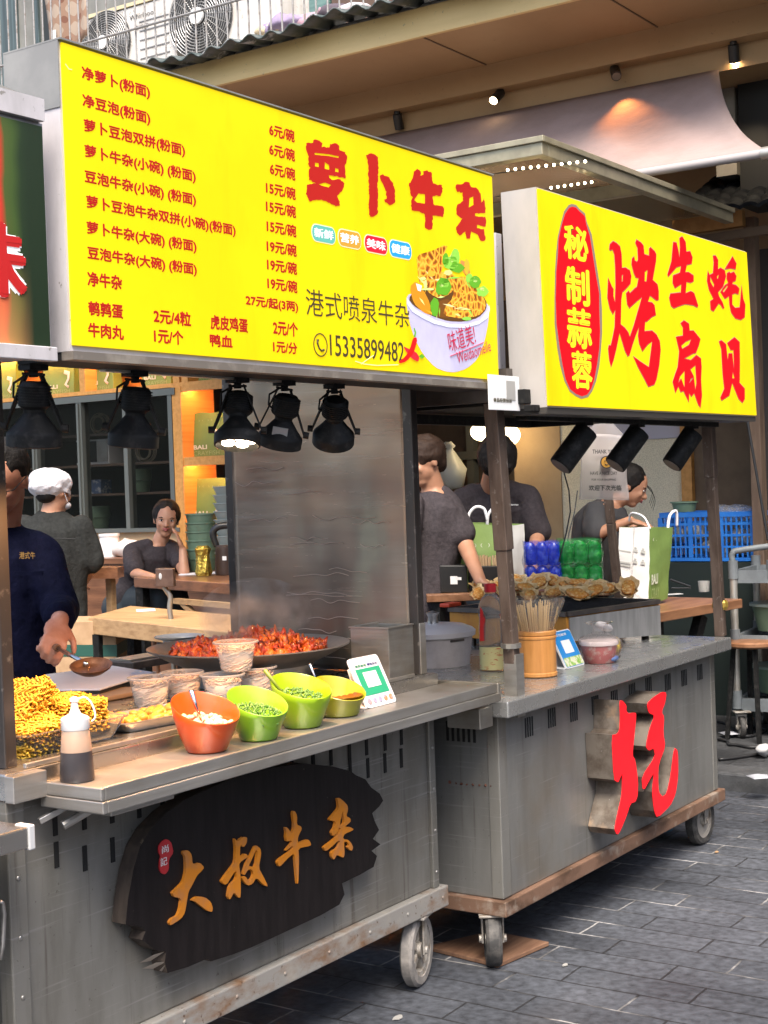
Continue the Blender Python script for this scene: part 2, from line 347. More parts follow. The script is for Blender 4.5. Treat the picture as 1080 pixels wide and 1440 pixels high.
PAVE2 = paver_mat('dark_pavement', (.062,.064,.068), (.045,.047,.05), .6, .3, (.10,.10,.10), .3)
struct(MB().add([(-60,-60,0),(60,-60,0),(60,60,0),(-60,60,0)], [(0,1,2,3)]).build('ground', PAVE))
KERBM = mat('kerb_stone', (.075,.077,.08), .7, var=(16,(.045,.046,.048),.4,.65), bump=(50,.4,.006))
struct(MB().box((6.80,-12,-.1),(7.0,14,.09)).build('kerb', KERBM, bevel=.012))
struct(MB().box((7.0,-12,-.1),(20,14,.087)).build('pavement', PAVE2))
struct(MB().box((7.05,5.4,.05),(12,14,.30)).build('restaurant_floor', mat('floor_tile', (.16,.13,.11), .4, var=(3,(.11,.09,.08),.4,.6))))
# ---------------------------------------------------------------- restaurant building
bld = thing('restaurant_building', 'beige restaurant building with a deep soffit, dark window and lit shelves behind the carts', 'building', (8.6,5,0))
WX = 8.0
wt = at(0,572,'X',WX).z; wy0 = at(247,600,'X',WX).y; WTOP = 2.27; WBOT = 1.30
# left wall: ledge under the window, lintel over it
MB().box((WX,wy0,.3),(WX+.25,13,WBOT-.02)).box((WX,wy0+.0,2.72),(WX+.25,13,4.0)).build('front_wall', TAN, bld)
# recess behind the window
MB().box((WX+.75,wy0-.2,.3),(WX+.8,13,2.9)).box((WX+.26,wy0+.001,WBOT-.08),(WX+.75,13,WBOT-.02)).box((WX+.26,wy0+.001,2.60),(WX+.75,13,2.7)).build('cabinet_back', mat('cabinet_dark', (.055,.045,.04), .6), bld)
cab = MB()
for z in (1.55,1.78,2.02): cab.box((WX+.2,wy0+.02,z),(WX+.74,12.5,z+.018))
cab.build('cabinet_shelf', mat('cabinet_board', (.16,.11,.08), .5), bld)
wf = MB()
ysp = [at(p,650,'X',WX).y for p in (-70,-3,53,117,181,245)]
for i, y in enumerate(ysp):
    h_ = .028 if i in (0,2,3) else .02
    wf.box((WX-.03,y-h_,WBOT),(WX+.05,y+h_,WTOP))
    if i in (2,3): wf.box((WX-.045,y-.008,WBOT+.01),(WX-.031,y+.008,WTOP-.01))
wf.box((WX-.035,wy0-.03,WTOP),(WX+.06,13,WTOP+.05)); wf.box((WX-.035,wy0-.03,WBOT-.03),(WX+.06,13,WBOT))
wfo = wf.build('window_frame', FRAMEG, bld)
MB().box((WX+.004,wy0,WBOT+.001),(WX+.012,13,WTOP-.001)).build('window_glass', DGLASS, wfo)
# orange lit shelf unit: top row above the window plus a column right of it
sy1 = at(250,650,'X',WX).y; sy0 = at(345,650,'X',WX).y - 1.05
sh = MB(); D_ = .34
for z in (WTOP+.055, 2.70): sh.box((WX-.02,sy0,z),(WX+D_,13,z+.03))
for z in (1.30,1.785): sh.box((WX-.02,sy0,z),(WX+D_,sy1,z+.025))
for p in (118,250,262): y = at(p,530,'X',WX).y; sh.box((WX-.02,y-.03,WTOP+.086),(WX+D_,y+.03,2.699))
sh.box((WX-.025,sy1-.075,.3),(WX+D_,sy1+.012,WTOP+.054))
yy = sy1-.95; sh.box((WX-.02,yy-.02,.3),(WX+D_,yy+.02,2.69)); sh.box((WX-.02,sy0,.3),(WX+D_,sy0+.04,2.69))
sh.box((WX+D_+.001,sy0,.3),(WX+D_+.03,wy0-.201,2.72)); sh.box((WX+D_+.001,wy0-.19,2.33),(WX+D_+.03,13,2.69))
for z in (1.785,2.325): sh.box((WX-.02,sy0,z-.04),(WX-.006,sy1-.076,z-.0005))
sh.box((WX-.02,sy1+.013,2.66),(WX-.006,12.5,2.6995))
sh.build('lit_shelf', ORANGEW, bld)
LEDW = mat('led_strip', (1,.8,.5), .5, emit=((1,.50,.17),30.))
ls = MB()
for z in (1.765,2.305): ls.box((WX+.06,sy0+.05,z),(WX+.085,sy1-.08,z+.014))
ls.box((WX+.06,sy1,2.680),(WX+.085,12.5,2.692)); ls.box((WX+.1,wy0+.1,WBOT-.05),(WX+.11,11,WBOT-.035))
ls.build('led_strip', LEDW, bld)
MB().box((WX-.42,sy1-1.9,.3),(WX-.03,12.5,1.06)).box((WX-.45,sy1-1.9,1.06),(WX-.03,12.5,1.10)).build('service_counter', WOODD, bld)
# right part: set back wall with tan column and stucco
BX = 9.3
yA = at(722,620,'X',BX).y; yB = at(787,620,'X',BX).y; yC = at(961,620,'X',BX).y; yD = at(976,620,'X',BX).y
MB().box((BX,yB-.001,.087),(BX+.3,yA,2.9)).box((BX+.001,-6,2.9),(BX+.3,7.5,4.0)).build('tan_wall', TAN, bld)
MB().box((BX+.012,yC,.087),(BX+.3,yB-.002,2.88)).build('stucco_wall', STUCCO, bld)
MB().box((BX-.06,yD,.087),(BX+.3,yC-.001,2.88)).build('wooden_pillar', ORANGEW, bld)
MB().box((BX-.01,-6,.087),(BX+.3,yD-.001,2.88)).build('brown_wall', BROWNW, bld)
MB().box((BX+.25,yA+.001,.087),(BX+.3,6.4,2.9)).build('kitchen_wall', mat('kitchen_dark', (.06,.045,.035), .6, var=(3,(.10,.07,.05),.4,.6)), bld)
kf = MB()
zb = at(660,640,'X',BX).z; kf.box((BX+.1,yA+.002,zb-.03),(BX+.2,6.4,zb+.03)); kf.box((BX+.12,at(648,600,'X',BX).y-.03,.087),(BX+.19,at(648,600,'X',BX).y+.03,2.9))
kf.build('kitchen_frame', FRAMEG, bld)
MB().box((BX-.002,yC+.02,at(985,595,'X',BX).z-.09),(BX+.008,yC+.75,at(985,595,'X',BX).z+.03)).build('paper_strip', mat('paper_lilac', (.50,.48,.56), .7), bld)
# soffit, fascia, slab
FX = 7.0; ZF0, ZF1 = 4.07, 4.235
SX = 7.9
sf = MB().box((FX+.03,-8,ZF0+.012),(SX-.14,15,ZF0+.05))
sfo = sf.build('soffit', SOFFIT, bld)
js = MB()
for p in (262,590,845): y = at(p,80 if p>300 else 100,'X',FX).y; js.box((FX+.035,y-.004,ZF0+.006),(SX-.145,y+.004,ZF0+.014))
js.build('soffit_joint', mat('joint_dark', (.16,.11,.07), .8), sfo)
MB().box((SX-.14,-8,3.93),(SX-.02,15,ZF0+.05)).box((SX-.02,-8,3.80),(SX+1.5,15,ZF0+.05)).build('soffit_drop', SOFFIT, bld)
MB().box((FX,-8,ZF0),(FX+.03,15,ZF1)).build('fascia', CREAM, bld, bevel=.004)
MB().box((FX+.031,-8,ZF0+.051),(9.8,15,ZF1-.01)).build('balcony_slab', CONC, bld)
# upper storey
UX = 9.6
uw = MB()
uw.box((UX,-8,ZF1-.01),(UX+.3,15,9)); uw.build('upper_wall', mat('upper_wall', (.20,.20,.185), .8, var=(2.5,(.14,.14,.13),.4,.65)), bld)
win = MB(); 
for a_, b_ in ((-60,28),(52,58),(300,330)): win.box((UX-.03, at(a_,60,'X',UX).y, ZF1), (UX-.001, at(b_,60,'X',UX).y, 8))
win.build('upper_window', mat('upper_glass', (.085,.115,.115), .3, var=((6,30,1),(.045,.06,.06),.4,.6)), bld)
MB().box((UX-.02, at(62,60,'X',UX).y, ZF1),(UX-.005, at(118,60,'X',UX).y, 8)).build('upper_door', mat('door_dark', (.02,.022,.02), .5), bld)
MB().box((UX-.05, at(393,60,'X',UX).y, ZF1),(UX-.004, at(340,60,'X',UX).y, 8)).box((UX-.06, at(470,40,'X',UX).y, ZF1),(UX-.004, at(420,40,'X',UX).y, 8)).build('teal_shutter', mat('teal_shutter', (.13,.22,.20), .5, var=((2,2,30),(.09,.16,.15),.4,.6)), bld)
MB().box((UX-.06, at(560,40,'X',UX).y, ZF1),(UX-.004, at(471,40,'X',UX).y-.02, 8)).build('brown_shutter', mat('brown_shutter', (.10,.06,.04), .5), bld)
MB().box((UX-.3, at(52,120,'X',UX).y, ZF1-.0),(UX-.2, at(15,120,'X',UX).y, ZF1+.28)).build('red_board', mat('red_board', (.26,.06,.04), .6), bld)
# railing
RX = 7.25
rail = thing('balcony_railing', 'grey metal bar railing along the upper balcony in front of the air conditioners', 'railing', (RX,5,ZF1))
rm = mat('railing_paint', (.30,.29,.28), .5, .3, var=(30,(.20,.17,.15),.5,.65))
rb = MB(); y = 2.2
while y < 9: rb.cyl((RX,y,ZF1-.03),(RX,y,ZF1+.98),.0062,n=6); y += .088
rb.build('bars', rm, rail, smooth=40)
MB().cyl((RX,2.1,ZF1+.06),(RX,9,ZF1+.06),.013,n=8).cyl((RX,2.1,ZF1+.98),(RX,9,ZF1+.98),.016,n=8).cyl((RX-.02,2.1,ZF1+.42),(RX-.02,9,ZF1+.42),.009,n=8).build('handrail', rm, rail, smooth=40)
MB().cyl((RX-.16,3.2,ZF1+.035),(RX-.16,6.4,ZF1+.035),.016,n=8).build('pipe', mat('pipe_pale', (.55,.5,.45), .5, var=(20,(.3,.2,.14),.5,.7)), rail, smooth=40)
# corrugated awning sheets over the fascia
aw = MB()
def awf(u, v):
    y = 2.0 + 4.45*u; k = .018*math.sin(u*4.45*2*math.pi/.155) + .012*math.sin(u*41)
    return V((FX-.20+.36*v, y, ZF1+.002 + k + .055*v + .012*math.sin(u*13)))
aw.grid(awf, 220, 3)
tag(aw.build('corrugated_awning', mat('corrugated_dark', (.035,.05,.045), .45, var=[((3,14,3),(.09,.10,.095),.42,.62),(7,(.36,.37,.38),.60,.66)]), smooth=True, solid=.008), 'dark green corrugated sheet laid along the balcony edge above the cream fascia', 'awning')
# air conditioners
ACW = mat('ac_white', (.62,.60,.57), .5, var=[((9,9,3),(.50,.47,.43),.4,.65),(25,(.36,.31,.25),.62,.72)])
ACG = mat('ac_grille', (.30,.30,.30), .4, .4)
def ac(px0, px1, py_top, py_bot, cxp, rp, label, brand=None, lines=False):
    X = 8.3
    p0 = at(px0,(py_top+py_bot)/2,'X',X); p1 = at(px1,(py_top+py_bot)/2,'X',X); zt = at((px0+px1)/2,py_top,'X',X).z; zb = at((px0+px1)/2,py_bot,'X',X).z
    t = thing('air_conditioner', label, 'air conditioner', (X+.15,(p0.y+p1.y)/2,zb))
    MB().box((X,p1.y,zb),(X+.34,p0.y,zt)).build('casing', ACW, t, bevel=.012)
    c = at(cxp,(py_top+py_bot)/2+4,'X',X); s_ = (at(cxp-rp,50,'X',X)-at(cxp+rp,50,'X',X)).length/2; c.z = (zt+zb)/2
    MB().lathe([(s_*.98,.0),(s_*.98,.012),(0.001,.012)], (X-.012,c.y,c.z), 28, (-1,0,0)).build('fan_recess', mat('fan_dark', (.05,.05,.05), .6), t)
    g = MB()
    for k in range(1,15):
        rr = s_*k/14.5; g.tube([(X-.035,c.y+rr*math.cos(a*math.pi/14),c.z+rr*math.sin(a*math.pi/14)) for a in range(29)], .0035, 4, False)
    for k in range(24):
        a = k*math.pi/12; g.cyl((X-.034,c.y+s_*.2*math.cos(a),c.z+s_*.2*math.sin(a)),(X-.028,c.y+s_*math.cos(a+.35),c.z+s_*math.sin(a+.35)),.0028,n=4)
    g.build('fan_grille', ACG, t)
    MB().lathe([(0.001,0),(s_*.2,.002),(s_*.2,.02),(0.001,.022)], (X-.052,c.y,c.z), 16, (-1,0,0)).build('fan_hub', WHITE, t)
    MB().box((X-.01,p1.y-.01,zt+.002),(X+.35,p0.y+.01,zt+.03)).build('top_lid', mat('ac_lid', (.55,.47,.30), .6), t)
    if brand:
        q = at(brand[2],brand[3],'X',X); text(brand[0], (X-.004,q.y+.15,q.z), (0,-1,0), Z_, .26, .05, BLACKP, t, 'brand_lettering')
        text(brand[1], (X-.004,q.y+.10,q.z-.075), (0,-1,0), Z_, .14, .035, BLACKP, t, 'brand_lettering')
    if lines:
        l = MB()
        for k in range(5): l.box((X-.006,p1.y+.06,zb+.05+.07*k),(X-.001,p1.y+.36,zb+.057+.07*k))
        l.build('vent_slot', ACG, t)
ac(118,247,10,97,152,33,'pale air conditioner with lettering and a yellowed lid behind the railing',('Whirlpool','惠而浦',203,26),True)
ac(256,396,-45,72,284,44,'large pale air conditioner with round fan grille beside the teal shutter')
# laundry
lc = at(90,20,'X',7.5)
shm = bpy.data.materials.new('plaid_cloth'); shm.use_nodes = True
n_ = shm.node_tree.nodes; L_ = shm.node_tree.links; b_ = n_['Principled BSDF']; b_.inputs['Roughness'].default_value = .9
tc_ = n_.new('ShaderNodeTexCoord'); ck = n_.new('ShaderNodeTexWave'); ck.wave_type = 'BANDS'; ck.bands_direction = 'Y'; ck.inputs['Scale'].default_value = 2.3; L_.new(tc_.outputs['Object'], ck.inputs[0])
ck2 = n_.new('ShaderNodeTexWave'); ck2.bands_direction = 'Z'; ck2.inputs['Scale'].default_value = 2.3; L_.new(tc_.outputs['Object'], ck2.inputs[0])
ma = n_.new('ShaderNodeMath'); ma.operation = 'ADD'; L_.new(ck.outputs['Fac'], ma.inputs[0]); L_.new(ck2.outputs['Fac'], ma.inputs[1])
rp = n_.new('ShaderNodeValToRGB'); rp.color_ramp.interpolation = 'CONSTANT'
rp.color_ramp.elements[0].color = (.42,.33,.26,1); rp.color_ramp.elements[1].position = .85; rp.color_ramp.elements[1].color = (.20,.09,.06,1); e_ = rp.color_ramp.elements.new(.42); e_.color = (.32,.20,.14,1)
hm = n_.new('ShaderNodeMath'); hm.operation = 'MULTIPLY'; hm.inputs[1].default_value = .5; L_.new(ma.outputs[0], hm.inputs[0]); L_.new(hm.outputs[0], rp.inputs[0]); L_.new(rp.outputs[0], b_.inputs['Base Color'])
def lau(u, v):
    w_ = .235*(1-.12*v*v); return V((7.5+.03*math.sin(u*9+v*3)+.05*v, lc.y+w_*(1-2*u), lc.z+.35-(.53+.06*math.sin(u*math.pi))*v))
lo = thing('hanging_shirt', 'brown plaid cloth hung to dry inside the balcony railing', 'laundry', (7.5,lc.y,lc.z))
MB().grid(lau, 14, 10).build('cloth', shm, lo, smooth=True, solid=.01)
q = at(77,45,'X',7.5); MB().box((7.49,q.y-.018,q.z-.05),(7.495,q.y+.018,q.z+.012)).build('care_label', WHITE, lo)
# pile of clothes on the ledge
for i, (px, py, c, nm, s_) in enumerate(((402,35,(.30,.24,.36),'lavender cloth heaped behind the balcony railing by the air conditioner',.12),(440,28,(.45,.28,.33),'pink cloth draped behind the balcony railing',.10),(470,20,(.10,.08,.10),'black bundle of cloth on the balcony ledge',.08),(495,13,(.55,.50,.52),'pale crumpled cloth at the right end of the balcony ledge',.08),(376,42,(.62,.50,.33),'cream crumpled cloth on the balcony corner by the pipe',.07))):
    p = at(px,py,'X',7.55); b = MB().ball(p, (s_*.8,s_*1.5,s_*.55), 18, 12)
    b.v = [tuple(V(v)+mnoise.noise_vector(V(v)*9+V((i*7,0,0)))*s_*.55) for v in b.v]
    tag(b.build('cloth_bundle', mat('cloth_%d' % i, c, .9, bump=(20,.4,.01)), smooth=True), nm, 'cloth')
# tarpaulin hung under the soffit, with its pole, washed by a spot behind it
TX0, TX1 = 7.86, 6.9
pa = at(1012,90,'X',TX0); pb = at(1077,212,'X',TX1)
ztop = 3.80; zlow = pb.z
def tarpf(u, v):
    yt = pa.y + (7.0-pa.y)*u; yb = pb.y + (6.6-pb.y)*u
    a = V((TX0-.02, yt, ztop)); b = V((TX1, yb, zlow))
    p = a.lerp(b, v); sag = math.sin(v*math.pi)
    p.z -= .035*sag*(1+.4*math.sin(u*23)) ; p.z += .012*math.sin(u*60+v*5)*sag
    p.y += .035*sag*(1-u)**6*1.6
    return p
TARP = mat('tarpaulin', (.31,.235,.22), .85, var=(3,(.26,.195,.18),.4,.65), bump=(9,.35,.02))
tp = thing('tarpaulin_canopy', 'pale pink tarpaulin stretched below the soffit with a white pole along its edge', 'tarpaulin', (7.4,4,3.2))
MB().grid(tarpf, 60, 18).build('sheet', TARP, tp, smooth=True, solid=.004)
MB().cyl((TX1,pb.y-.03,zlow-.012),(TX1,6.6,zlow-.012),.022,n=10).build('pole', mat('pole_pale', (.34,.31,.30), .6), tp, smooth=40)
MB().cyl((TX1,pb.y-.10,zlow-.012),(TX1,pb.y+.02,zlow-.012),.032,n=10).build('pole_end', ALU, tp, smooth=40)
# ceiling spots
SPH = mat('spot_black', (.02,.018,.016), .4); SPL = mat('spot_lens', (1,.8,.5), .4, emit=((1,.72,.4),14.)); SPD = mat('spot_lens_off', (.2,.17,.13), .2)
SPY = [(558,150,0,'black ceiling spot switched off, farthest left on the soffit'),(704,120,1,'lit black ceiling spot tilted above the glass canopy'),(864,91,0,'black ceiling spot tilted down at the glowing patch of tarpaulin'),(1031,59,1,'lit black ceiling spot, farthest right on the soffit')]
for px, py, lit, nm in SPY:
    p = at(px,py,'X',SX-.08); p.z = 3.93; t = thing('ceiling_spot', nm, 'spotlight', p)
    tilt = V((-.75,.1,-.75)).normalized() if px == 704 else (V((.38,.1,-1)).normalized() if px != 864 else (at(884,190,'X',7.38)-p).normalized())
    MB().cyl(p+V((0,0,0)),p+V((0,0,-.02)),.02,n=10).build('mount', SPH, t)
    MB().cyl(p+V((0,0,-.016)),p+tilt*.11,.03,n=16).build('barrel', SPH, t, smooth=40)
    MB().cyl(p+tilt*.1105,p+tilt*.113,.025,n=16).build('lens', SPL if lit else SPD, t)
    if px == 864:
        ld = bpy.data.lights.new('spot_light','SPOT'); ld.energy = 11; ld.color = (1,.33,.08); ld.spot_size = math.radians(58); ld.spot_blend = .9; ld.shadow_soft_size = .02
        lo_ = bpy.data.objects.new('spot_light', ld); COL.objects.link(lo_); lo_.location = p+tilt*.12; lo_.rotation_euler = tilt.to_track_quat('-Z','Y').to_euler()
    if lit and px != 704:
        ld = bpy.data.lights.new('spot_light','SPOT'); ld.energy = 14; ld.color = (1,.78,.52); ld.spot_size = math.radians(75); ld.spot_blend = .6; ld.shadow_soft_size = .03
        lo_ = bpy.data.objects.new('spot_light', ld); COL.objects.link(lo_); lo_.location = p+tilt*.12; lo_.rotation_euler = tilt.to_track_quat('-Z','Y').to_euler()
# glass canopy
CZ = 3.0
c0 = at(762,192,'Z',CZ); cy1 = 6.3; cx1 = 7.75; cxx, cyy = c0.x, c0.y
cn = thing('glass_canopy', 'flat glass canopy in an aluminium frame with glowing dots standing in for reflected LEDs', 'canopy', (7,4.5,CZ))
f_ = MB(); FH = .075
f_.box((cxx,cyy,CZ-FH),(cxx+.06,cy1,CZ)); f_.box((cxx-.012,cyy-.012,CZ-.022),(cxx,cy1,CZ+.004))
f_.box((cxx+.061,cyy,CZ-FH),(cx1,cyy+.05,CZ)); f_.box((cxx+.0,cyy-.012,CZ-.022),(cx1,cyy-.001,CZ+.004))
for X in (6.6,): f_.box((X,cyy+.051,CZ-FH),(X+.05,cy1,CZ-.012))
f_.build('frame', mat('canopy_frame', (.42,.37,.25), .4, .5, var=(10,(.32,.28,.19),.4,.65)), cn, bevel=.003)
MB().box((cxx+.062,cyy+.052,CZ-.010),(cx1,cy1,CZ-.002)).build('glass', mat('canopy_glass', (.60,.47,.30), .2, trans=.8, ior=1.1, var=(4,(.48,.37,.22),.4,.6)), cn)  # warm tint stands in for the tan building reflected and seen through
BEAD = mat('reflection_bead', (1,.9,.7), .5, emit=((1,.82,.5),7.))  # glowing beads stand in for LED dots reflected in the canopy
b = MB()
for (a0, a1, k) in (((714,239),(823,227),11),((775,264),(832,256),7)):
    p0 = at(*a0,'Z',CZ-.11); p1 = at(*a1,'Z',CZ-.11)
    for i in range(k): b.ball(p0.lerp(p1,i/(k-1)), .0065, 8, 6)
b.build('led_reflection', BEAD, cn)
wv = MB()
for (a0, a1) in (((714,239),(823,227)),((775,264),(832,256))):
    wv.cyl(at(*a0,'Z',CZ-.10)+V((0,.3,0)), at(*a1,'Z',CZ-.10)-V((0,.02,0)), .002, n=5)
wv.build('added_wire', CABLE, cn)  # made-up wire along the reflected dots
# tiled lean-to roof at the right
kt = thing('tiled_lean_to', 'small dark tiled lean-to roof with a lit timber beam right of the second sign', 'roof', (8.2,2.7,2.4))
e0 = at(940,309,'X',7.9); e1 = at(1120,287,'X',7.9); u0 = at(1008,252,'X',8.7); u1 = at(1130,228,'X',8.7)
def tilef(u, v):
    p = e0.lerp(e1,u).lerp(u0.lerp(u1,u),v); st = (v*7) % 1
    p.z += .02*abs(math.sin(u*math.pi*7)) + .018*(1-st); return p
TILE = mat('roof_tile', (.006,.007,.009), .7, var=[(14,(.014,.016,.018),.45,.65),(30,(.06,.062,.07),.64,.70)], spec=.12)
MB().grid(tilef, 70, 42).build('tiles', TILE, kt, solid=.02)
b0 = at(948,322,'X',8.15); b1 = at(1046,307,'X',8.15)
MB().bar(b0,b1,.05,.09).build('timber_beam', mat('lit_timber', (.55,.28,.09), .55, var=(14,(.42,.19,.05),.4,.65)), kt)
MB().bar(b0-V((0,0,.09)),at(1085,300,'X',8.15)-V((0,0,.09)),.05,.05).build('dark_beam', BROWNW, kt)
q0 = at(1052,330,'X',8.4); MB().box((8.38,q0.y-.045,.087),(8.46,q0.y+.02,q0.z+.1)).build('post', mat('lean_post', (.22,.15,.10), .6, var=((20,20,3),(.14,.09,.06),.4,.6)), kt)
MB().box((8.62,-3,.087),(8.66,at(1066,400,'X',8.62).y,2.9)).build('dark_panel', mat('dark_panel', (.035,.028,.024), .5), kt)
MB().cyl(at(1049,580,'X',8.3),at(1080,760,'X',8.3),.008,n=6).build('cable', CABLE, kt)
a, b_ = at(1003,95,'X',8.25), at(1034,172,'X',8.25)
MB().box((8.25,b_.y,b_.z-.3),(8.6,a.y,a.z+.12)).build('grey_pier', mat('grey_pier', (.40,.37,.32), .7, var=(4,(.32,.29,.25),.4,.65)), bld)
c = at(1036,100,'X',8.22); MB().box((8.22,c.y-1.2,b_.z-.5),(8.5,c.y-.002,c.z+.12)).build('dark_gable', mat('dark_gable', (.018,.018,.017), .7), bld)
# unseen building across the alley, added behind the camera to block sky light
ob = thing('sky_blocking_building', 'plain grey unseen building added across the alley to block sky light', 'building', (-6,-8,0))
MB().box((-16,-16,0),(22,-9,4.5)).build('wall', CONC, ob)
# ================================================================ cart one : beef offal
Y1 = 2.45; CX0, CX1 = 2.115, 3.84; CZT = .96
def slotted_panel(x0, x1, z0, z1, y, slots, th=.004):
    """a sheet facing -Y with real slots: strips between columns"""
    b = MB(); b.box((x0,y,z0),(x1,y+th,z1)); return b
cart = thing('food_cart', 'stainless steel snack cart with a black carved plaque and long front shelf', 'food cart', (3.0,2.85,0))
body = MB().box((CX0+.05,Y1,.29),(CX1-.03,Y1+.70,.90)); body.build('cabinet', STEELB, cart, bevel=.006)
cp = MB().box((CX0,Y1-.012,.29),(CX0+.052,Y1+.03,.93)).box((CX1-.032,Y1-.012,.29),(CX1,Y1+.03,.93)).box((CX1-.004,Y1-.006,.29),(CX1+.003,Y1+.72,.93))
cp.build('corner_trim', STEELB, cart, bevel=.004)
for x in (CX0+.026,CX1-.016):
    for z in (.34,.47,.60,.73,.84): MB().ball((x,Y1-.0125,z),(.0055,.003,.0055),8,6).build('rivet_head', STEEL, cart, smooth=True)
for k in range(9): MB().ball((CX0+.12+k*.2,Y1-.0255,.258),(.006,.003,.006),8,6).build('rivet_head', RAILR, cart, smooth=True)
# ventilation slots (dark insets)
sl = MB(); HOLE = mat('slot_dark', (.006,.006,.006), .8)
def slot(px, py, l=.058):
    q = at(px,py,'Y',Y1); sl.box((q.x-.0065,Y1-.0025,q.z-l/2),(q.x+.0065,Y1+.001,q.z+l/2))
for px, py in ((77,1157),(118,1149),(157,1140),(195,1133),(228,1124),(262,1115),(300,1105),(340,1095),(375,1086),(410,1077),(440,1068),(465,1062),(491,1054),(515,1048),(541,1042),(564,1034),(79,1202),(119,1207),(158,1195),(492,1080),(517,1080),(541,1073),(564,1066)): slot(px,py)
sl.build('vent_slot', HOLE, cart)
MB().box((CX0-.01,Y1-.025,.225),(CX1+.03,Y1+.72,.29)).build('base_rail', RAILR, cart, bevel=.004)
# counter top and front shelf
ct = MB().box((CX0-.005,Y1-.02,.90),(CX1+.02,Y1+.78,CZT))
ct.build('counter_top', COUNTER, cart, bevel=.004)
SF = 2.235; SX0, SX1 = 2.21, 3.90
s_ = MB()
s_.box((SX0,SF+.012,.905),(SX1,Y1-.021,.925))
s_.box((SX0,SF-.006,.876),(SX1,SF+.012,.902)).box((SX0,SF,.903),(SX1,SF+.012,.932))
s_.box((SX0-.014,SF-.006,.876),(SX0-.0005,Y1-.03,.902)).box((SX0-.012,SF,.903),(SX0-.0005,Y1-.03,.931))
s_.box((SX1-.012,SF-.004,.876),(SX1+.002,Y1+.02,.932))
s_.box((SX0+.3,Y1-.10,.86),(SX1-.2,Y1-.03,.8755)); s_.box((SX0+.04,Y1-.19,.858),(SX0+.24,Y1-.02,.8745))
s_.build('front_shelf', STEEL, cart, bevel=.0025)
tr = MB()   # tray rims on the counter
tr.box((CX0+.06,Y1-.012,CZT+.001),(CX1-.1,Y1-.002,CZT+.012)); tr.box((2.95,Y1+.06,CZT+.001),(CX1-.02,Y1+.068,CZT+.018))
tr.build('tray_rim', STEEL, cart, bevel=.002)
bk = MB().bar((SX0-.02,Y1-.03,.845),(SX0+.05,Y1-.06,.873),.014,.014).cyl((SX0+.02,Y1-.06,.83),(SX0+.10,Y1-.10,.868),.011,n=10)
bk.box((CX0-.01,Y1-.05,.90),(CX0+.085,Y1-.021,CZT-.002))
bk.build('shelf_bracket', STEEL, cart, bevel=.002)
# posts and roof
po = []
def post(x, y, x2=None, m=POSTM, w_=.034, z0=.9605, z1=2.045, par=cart):
    b = MB().bar((x,y,z0),(x2 if x2 is not None else x,y,z1),w_,w_,(1,0,0)); return b.build('post', m, par, bevel=.003)
post(CX0+.055,Y1+.045); post(CX1-.03,Y1+.02); post(CX1-.02,Y1+.755); post(CX0+.055,Y1+.755)
MB().box((CX1-.045,Y1+.0,.961),(CX1-.012,Y1+.038,1.12)).build('post_sleeve', STEEL, cart, bevel=.002)
MB().box((CX0-.01,2.37,2.05),(CX1+.06,Y1+.82,2.08)).box((CX0,2.372,2.01),(CX0+.04,Y1+.8,2.0495)).box((CX1+.02,2.372,2.01),(CX1+.06,Y1+.8,2.0495)).box((CX0,2.367,1.845),(CX1+.05,2.395,2.009)).build('roof', BLACK, cart, bevel=.003)
MB().box((CX0+.02,2.335,1.835),(3.62,2.365,1.884)).build('lamp_track', BLACK, cart)
MB().box((CX0+.25,2.34,1.829),(CX0+.9,2.36,1.8345)).build('track_trim', ALU, cart)
# wind panel on the right end: steel sheet wrapped in smeared film
FILM = mat('film_panel', (.49,.41,.33), .24, .55, var=[((2,2.6,60),(.42,.345,.27),.42,.70,3.),((2,5,170),(.54,.49,.43),.60,.78,2.),((1.2,3.2,1.3),(.25,.205,.17),.46,.66,2.),((1,2.0,1.6),(.52,.34,.24),.46,.66,2.),((2,7,2),(.38,.36,.28),.56,.72,2.)], bump=((2,4,110),.035,.002), rvar=((2,3,40),.16,.30))  # brown and pinkish blotches in the colour stand in for blurred reflections
def filmf(u, v):
    y = Y1+.04+.70*u; z = .962+1.045*v
    return V((CX1-.035+.0016*mnoise.noise(V((y*4,z*9,1)))+.0005*mnoise.noise(V((y*9,z*30,5))), y, z))
pn = MB().grid(filmf, 40, 60).build('wind_panel', FILM, cart, smooth=True, solid=.002)
pi = MB(); r2 = random.Random(3)
for k in range(26):
    z = 1.0+.75*r2.random()**1.5; y0 = Y1+.05+.5*r2.random(); l = .08+.2*r2.random()
    pi.curve([(CX1-.0435,y0+l*i/5,z+.006*r2.uniform(-1,1)+.01*i/5*r2.uniform(-1,1)) for i in range(6)], .0009, 4)
pi.build('film_wrinkle', mat('film_wrinkle', (.66,.52,.42), .25), pn)
